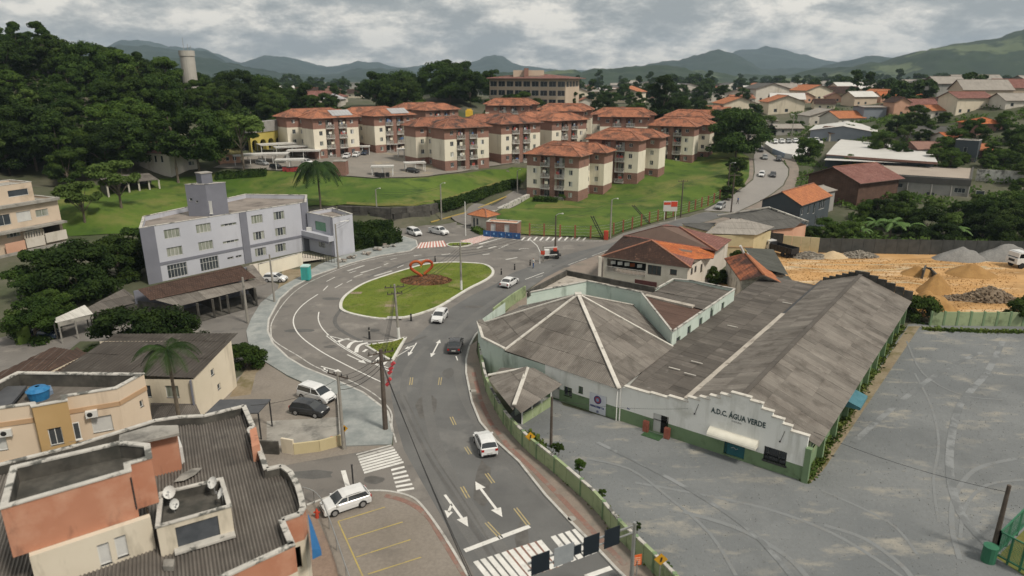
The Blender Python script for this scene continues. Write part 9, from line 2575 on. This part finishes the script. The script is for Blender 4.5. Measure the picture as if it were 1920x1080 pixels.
scatter('grass','short rough grass on the long slope and meadow','grass',lawn2,6000,.09,m_blade,.16,.4,2)
scatter('grass','bright clipped grass on the oval traffic island','grass',[tuple(p)for p in inset(ccw(islw),.3)],6000,.07,m_blade2,.135,.5,3)
scatter('grass','bright grass on the small triangular island','grass',inset(ccw(tri),.2),700,.12,m_blade2,.13,.6,4)
lotw=PP([(1000,790),(1045,765),(1168,800),(1500,910),(1540,880),(1720,620),(1940,620),(1960,1080),(1262,1110),(1160,990),(1040,880)])
scatter('loose_stones','loose stones scattered over the grey gravel lot','stones',lotw,7000,.045,mat('pale loose stone',(.34,.34,.32),(.12,.125,.125),scale=6,rough=.95),.012,1,5,flat=True)
scatter('weeds','low green weeds along the foot of the walls round the gravel lot','weeds',lotw,5200,.16,m_blade,.0,1.0,6,edge=[tuple(Vector(p)+Vector((.35,.15)))for p in PP([(985,815),(1040,885),(1113,952),(1160,1008),(1207,1054),(1262,1110)])])
scatter('weeds','weeds growing along the side wall of the club hall','weeds',lotw,2600,.15,m_blade,.0,1.0,7,edge=[F(FLEN+.3,0),F(FLEN+.3,15),F(FLEN+.35,43)])
scatter('weeds','weeds along the foot of the pale green yard wall','weeds',lotw,2200,.18,m_blade,.0,1.0,8,edge=[P(1735,618),P(1840,622),P(1960,624)])
scatter('loose_clods','loose clods of earth scattered over the sand yard','clods',PP([(1385,486),(1480,478),(1900,494),(1920,585),(1740,585),(1700,560),(1500,556)]),5000,.10,m_sand_d,.015,1,9,flat=True)
def town(px0,px1,Y,hw,hr_,depth,wall,roof,ridge,lbl,nw=3,hip=False,yaw=0.0,group=None,rows=1):
 k=lambda px:(px-960)/FPX*(Y*CP+4)
 x0,x1=k(px0),k(px1)
 z0=min(H(x0,Y),H(x1,Y));W=x1-x0
 dx,dy=W*math.cos(yaw),W*math.sin(yaw)
 ws=[]
 for r_ in range(rows):
  ws+=[((i+.5)*W/nw-.5,(i+.5)*W/nw+.5,1.0+r_*2.8,2.1+r_*2.8,'one')for i in range(nw)]if W>3 else[]
 return house('town_house',lbl,'house',(x0,Y),(x0+dx,Y+dy),depth,z0,z0+hw,z0+hr_,ridge=ridge,wall=wall,roof=roof,over=.5,fw=ws,hip=hip,group=group)
m_or2=m_orange
TL=[(1575,1632,262,3.2,5.4,11,m_wh,m_orange,'x','white house with orange roof just behind the blue-grey warehouse',3,False,.25),(1520,1600,285,4.2,6.8,12,m_wh,m_sgrey,'y','cream gabled hall behind the warehouse, wide pale gable',3,False,0),(1418,1462,285,3.0,3.4,10,m_wh,m_sgrey,'x','low grey flat-roofed house left of the lamp pole',2,False,0),(1400,1440,240,2.8,3.4,8,m_wh,m_sdark,'x','small grey-roofed house beside the big dark tree at the road top',2,False,0),(1460,1510,262,2.8,4.0,8,m_greywall,m_sgrey,'x','grey house with pale roof at the end of the dealer row',2,False,0),(1620,1662,265,5.6,5.9,9,m_bluegrey,m_sgrey,'x','blue-grey box building above the warehouse',1,False,0),(1650,1740,272,4.6,4.9,9,m_cw,m_sdark,'x','long cream walled building above the warehouse roof',3,False,.05),(1675,1705,262,5.6,7.2,8,m_pink,m_oldtile,'y','tall salmon gable house in the middle of the right slope',1,False,0),(1700,1762,262,3.2,5.6,9,m_brick,m_pinktile,'x','long brown-red roofed house on the right slope',3,False,.05),(1640,1690,300,3,5.2,9,m_wh,m_oldtile,'x','dark brown hipped house behind the box building',2,True,0),(1745,1790,236,2.8,4.4,8,m_wh,m_orange,'x','white house with small orange roof left of the big cream villa',2,False,.1),(1790,1860,232,5.8,7.6,9,m_cw,m_pinktile,'x','big two-storey cream villa with brown-red roof on the right slope',4,False,.12),(1712,1790,215,2.4,4.0,9,m_greywall,m_sdark,'x','low house with curved dark grey roof below the villa',2,False,-.1),(1835,1890,205,3.4,5.0,8,m_brick,m_hotile,'x','orange roofed brick house right of the round tree group',2,True,.1),(1785,1835,200,2.6,4.0,8,m_wh,m_hotile,'x','white-edged orange roof house left of the orange brick house',2,False,.1),(1730,1780,195,2.4,4.0,8,m_brick,m_brick,'x','dark red roof house half hidden in the trees on the right',2,False,0),(1835,1870,186,2.2,3.6,6,m_brick,m_orange,'x','small bright orange roof behind the slate tower',2,False,0),(1800,1885,262,6.2,9.6,12,m_ib,m_sgrey,'x','large salmon house with grey panels and big roof on the right hilltop',3,False,-.12),(1868,1925,268,5.0,8.0,12,m_ib,m_pinktile,'x','red roofed wing of the large hilltop house at the right edge',2,False,-.05),(1735,1795,280,3.0,5.0,9,m_wh,m_oldtile,'y','white gable house with dark roof behind the right slope',2,False,0),(1640,1675,380,3.2,5,9,m_wh,m_wroof,'x','white roofed house far up between the trees',2,False,0),(1612,1640,395,3.2,5,9,m_wh,m_wroof,'x','small white house at the far tree line',2,False,0),(1650,1690,340,3.4,5.2,9,m_pink,m_hotile,'x','orange and salmon house far up the right slope',2,False,0),(1455,1500,420,3.4,5.2,12,m_greywall,m_sgrey,'x','wide grey roof house beyond the dealer row',3,False,0),(1500,1560,440,3.4,5.2,12,m_greywall,m_sgrey,'x','long grey roofed building far behind the gabled hall',3,False,0),(1325,1372,330,3.6,5.0,9,m_wh,m_tile,'x','white two-storey house with flat orange roof behind the dark round tree',3,False,0),(1325,1385,430,5.6,6.0,10,m_wh,m_wroof,'x','white modern house far behind the rear blocks',4,False,0),(1372,1415,380,3.0,4.6,10,m_wh,m_tile,'x','low house with salmon roof right of the white modern house',3,False,0),(1145,1205,300,3.4,5.6,12,m_ib,m_tile,'y','salmon gabled roof house peeking over the rear trees',2,False,0),(1078,1120,330,3.6,5.8,12,m_wh,m_tile,'y','pink gable house right of the hill institute',2,False,0),(1100,1180,520,6.0,7.0,14,m_ib,m_sgrey,'x','wide pale building far on the valley floor',6,False,0),(550,640,330,3.4,6.0,14,m_wh,m_pinktile,'x','pink and grey hipped roof house behind the leftmost block',4,True,0),(604,640,322,3.2,5.6,9,m_wh,m_solar,'x','grey hipped wing right of the pink roofed house',2,True,0),(558,585,520,5.0,5.4,12,m_wh,m_wroof,'x','small white building far left of the far grove',3,False,0),(1560,1600,232,2.8,4.6,8,m_wh,m_oldtile,'x','dark low house at the left foot of the right slope',2,False,0),(1700,1740,330,3.0,4.8,8,m_brick,m_hotile,'x','small orange roofed house behind the salmon gable',2,False,0),(1880,1930,225,3.0,5.0,9,m_wh,m_sgrey,'x','pale grey roofed house right of the cream villa',2,False,0),]
for q in TL:town(*q[:9],q[9],q[10],q[11],q[12])
cols_w=[m_wh,m_cw,m_greywall,m_pink,m_ib];cols_r=[m_tile,m_orange,m_sgrey,m_pinktile,m_wroof,m_sdark,m_oldtile]
fh=[]
rnd=random.Random(77)
for i in range(1500):
 if len(fh)>=235:break
 Y=330+900*rnd.random()**1.5;px=rnd.uniform(1040,1960)if rnd.random()<.85 else rnd.uniform(430,1040)
 x=(px-960)/FPX*Y
 if Y<440 and px<1330:continue
 if any((x-a)**2+(Y-b_)**2<190 for a,b_ in fh):continue
 fh.append((x,Y))
pro=[]
for k in range(7):
 t=house('distant_house','one of the distant houses in the valley with '+['clay tile roof','bright orange roof','pale grey roof','pinkish tile roof','white metal roof','dark grey roof','blackened old roof'][k],'house',(0,0),(10+k%3*3,0),9+k%2*3,0,3.4+(k%3)*1.4,5.6+(k%3)*1.4,ridge='xy'[k%2],wall=cols_w[k%5],roof=cols_r[k],over=.6,group='distant houses of the valley',fw=[(2,3.2,1,2.2,'one'),(6,7.2,1,2.2,'one')])
 pro.append(t)
for i,(x,Y)in enumerate(fh):
 t=pro[i%7];place(t,(x,Y,H(x,Y)),rnd.uniform(-.5,.5),None,None,rnd.uniform(.85,1.5))
ft=[]
for i in range(5000):
 if len(ft)>=210:break
 Y=300+1000*rnd.random()**1.5;px=rnd.uniform(380,1980)
 x=(px-960)/FPX*Y
 if px<1330 and Y<400:continue
 if 1400<px<1560 and Y<330:continue
 if any((x-a)**2+(Y-b_)**2<90 for a,b_ in fh+ft):continue
 ft.append((x,Y))
o_=child_me=None
vs,fs=[],[]
srcs=[t_.children for t_ in(TA,TB,TD,TE)]
srcm=[]
for t_ in(TA,TB,TD,TE):
 me_=[c for c in t_.children if c.name.startswith('crown')][0].data
 co=np.empty(len(me_.vertices)*3);me_.vertices.foreach_get('co',co);co=co.reshape(-1,3)
 fq=[tuple(p_.vertices)for p_ in me_.polygons][::7]
 srcm.append((co,fq))
for i,(x,Y)in enumerate(ft):
 co,fq=srcm[i%4];sc=rnd.uniform(.8,1.4)*(1+(Y>700)*.4);z0=H(x,Y);a=rnd.uniform(0,6.28);ca,sa=math.cos(a)*sc,math.sin(a)*sc
 for f_ in fq:
  ps=[co[q]for q in f_];cm=sum(ps)/len(ps);k0=len(vs)
  for p_ in ps:
   q=cm+(p_-cm)*2.3
   vs.append((x+q[0]*ca-q[1]*sa,Y+q[0]*sa+q[1]*ca,z0+q[2]*sc))
  fs.append(tuple(range(k0,k0+len(ps))))
me_=bpy.data.meshes.new('far_woodland');me_.from_pydata(vs,[],fs);me_.materials.append(m_leafA);fw_=bpy.data.objects.new('far_woodland',me_);COL.objects.link(fw_);tag(fw_,'dark scattered trees among the distant houses of the valley','trees',kind='stuff')
rs_=[(1560,300),(1590,312),(1610,296),(1640,270),(1655,286),(1700,300),(1730,262),(1765,286),(1800,300),(1700,262),(1745,240),(1770,262),(1900,262),(1905,290),(1880,300),(1905,320),(1860,290),(1915,250),(1680,246),(1715,232),(1640,236),(1590,244),(1880,236),(1770,222),(1825,262),(1850,306),(1870,322),(1755,300),(1790,276),(1900,305),(1450,245),(1480,240),(1500,232),(1440,232),(1420,245),(1720,306),(1690,290),(1780,308),(1810,285),(1925,340),(1910,355)]
for i,(px,py)in enumerate(rs_):
 tree((TA,TB,TF,TC,TB,TF)[i%6],px,py+8,.42+.09*(i%5),tl((TA,TB,TF,TC,TB,TF)[i%6],'one of the garden trees between the houses on the right slope'),'garden trees on the right slope',zoff=-.8)
vs,fs=[],[]
rg=random.Random(99);bad=[fr,df,wr+wr2]
hs_=[(o.location.x,o.location.y)for o in COL.objects if o.name.startswith('town_house')]
for _ in range(62000):
 Y=rg.uniform(118,330);x=Y*rg.uniform(.395,.80)
 if Y<150 and x<Y*.50:continue
 if pnoise(Vector((x*.11,Y*.11,3)))<(-.15 if Y<152 else.02):continue
 if any(inside(x,Y,q)for q in bad):continue
 z=H(x,Y)+rg.uniform(.1,1.5)*(.6+pnoise(Vector((x,Y,0))*.3));nn=Vector((rg.uniform(-.8,.8),rg.uniform(-1,.4),rg.uniform(.1,1))).normalized();t_=nn.orthogonal().normalized()*rg.uniform(.25,.5);b_=nn.cross(t_)*.7;p_=Vector((x,Y,z));k0=len(vs)
 vs+=[tuple(p_-t_),tuple(p_+b_),tuple(p_+t_),tuple(p_-b_)];fs.append((k0,k0+1,k0+2,k0+3))
me_=bpy.data.meshes.new('shrubbery');me_.from_pydata(vs,[],fs);me_.materials.append(m_leafB);tag(child_:=bpy.data.objects.new('shrubbery',me_),'low garden shrubbery filling the gaps between the houses on the right','shrubbery',kind='stuff');COL.objects.link(child_)
m_hill=mat('forested hills',(.014,.030,.014),(.030,.052,.020),scale=.012,rough=1.0,fine=(.4,.05,(.012,.025,.008)),stain=((.085,.11,.05),.0045,.545,.585),bump=.0)
m_hill2=mat('distant mountains',(.016,.034,.024),(.026,.046,.032),scale=.006,rough=1.0)
def ridge(name,prof,D,depth,m,seed,amp=6.0,base=None):
 """mountain ridge: crest height from its skyline, real heightfield falling toward and away from the viewer"""
 xs=np.linspace(prof[0][0],prof[-1][0],max(60,int((prof[-1][0]-prof[0][0])/4)))
 ys=np.interp(xs,[p[0]for p in prof],[p[1]for p in prof])
 NR=60;b=MB();nx_=len(xs)
 for j in range(NR+1):
  u=j/NR
  for i in range(nx_):
   X=(xs[i]-960)/FPX*D;zc=CAM_H+(140-ys[i])/FPX*D
   yy=D-depth+2*depth*u
   k=math.cos((u-.5)*math.pi)**1.3 if 0<u<1 else 0
   n1=fractal(Vector((X/(depth*.9),yy/(depth*.9),seed)),.7,2.1,5)
   z=4+(zc-4)*k+n1*amp*(1-abs(2*u-1))*(1.6 if abs(u-.5)>.05 else.35)
   n2=fractal(Vector((X/(D*.016),yy/(D*.016),seed*2)),.9,2.0,3)
   z+=n2*D*.0011*k
   b.v.append((X*(yy/D)if u<.5 else X,yy,z))
 for j in range(NR):
  for i in range(nx_-1):
   a=j*nx_+i;b.f.append((a,a+1,a+nx_+1,a+nx_));b.uv.append([(0,0)]*4);b.m.append(0)
 return b.build(name,m,kind='structure',smooth=True)
ridge('mountain_range',[(-300,120),(100,112),(215,108),(230,102),(270,86),(300,84),(345,98),(390,104),(420,108),(470,126),(520,105),(560,108),(620,126),(680,122),(740,134),(870,134),(930,116),(975,124),(1060,132),(1240,134),(1310,120),(1380,108),(1430,106),(1500,112),(1560,122),(1700,120),(2200,100)],5200,1200,m_hill2,1,60)
ridge('mountain',[(-300,124),(200,110),(290,100),(380,106),(450,124),(520,136),(620,140),(1130,142),(1200,130),(1260,122),(1310,107),(1350,110),(1410,132),(1500,128),(1600,106),(1650,112),(1750,128),(2200,132)],3300,800,m_hill2,2,40)
ridge('green_hill',[(900,152),(980,142),(1040,134),(1090,140),(1160,132),(1230,130),(1300,140),(1400,146),(1450,144),(1500,140),(1560,132),(1620,128),(1660,118),(1700,98),(1750,88),(1800,84),(1840,76),(1880,66),(1920,56),(2000,42),(2200,30),(2500,60)],1900,480,m_hill,3,22)
ridge('low_hill',[(1000,165),(1150,160),(1300,156),(1400,160),(1500,154),(1620,150),(1740,146),(1850,150),(2000,136),(2300,130)],1450,240,m_hill,5,10)
ridge('far_hill',[(-300,120),(300,118),(390,112),(440,120),(500,136),(560,142),(700,150),(900,150),(1100,152)],2200,400,m_hill2,6,20)
hb=MB();hb.box(-7000,-1700,-8,7000,6700,340)
hz=bpy.data.materials.new('haze');hz.use_nodes=True
hn=hz.node_tree;hn.nodes.clear()
ho=hn.nodes.new('ShaderNodeOutputMaterial');pv=hn.nodes.new('ShaderNodeVolumePrincipled')
pv.inputs['Color'].default_value=(.62,.78,.98,1);pv.inputs['Density'].default_value=HAZE_D;pv.inputs['Anisotropy'].default_value=.2
hn.links.new(pv.outputs[0],ho.inputs['Volume'])
hb.build('haze',hz,kind='stuff')
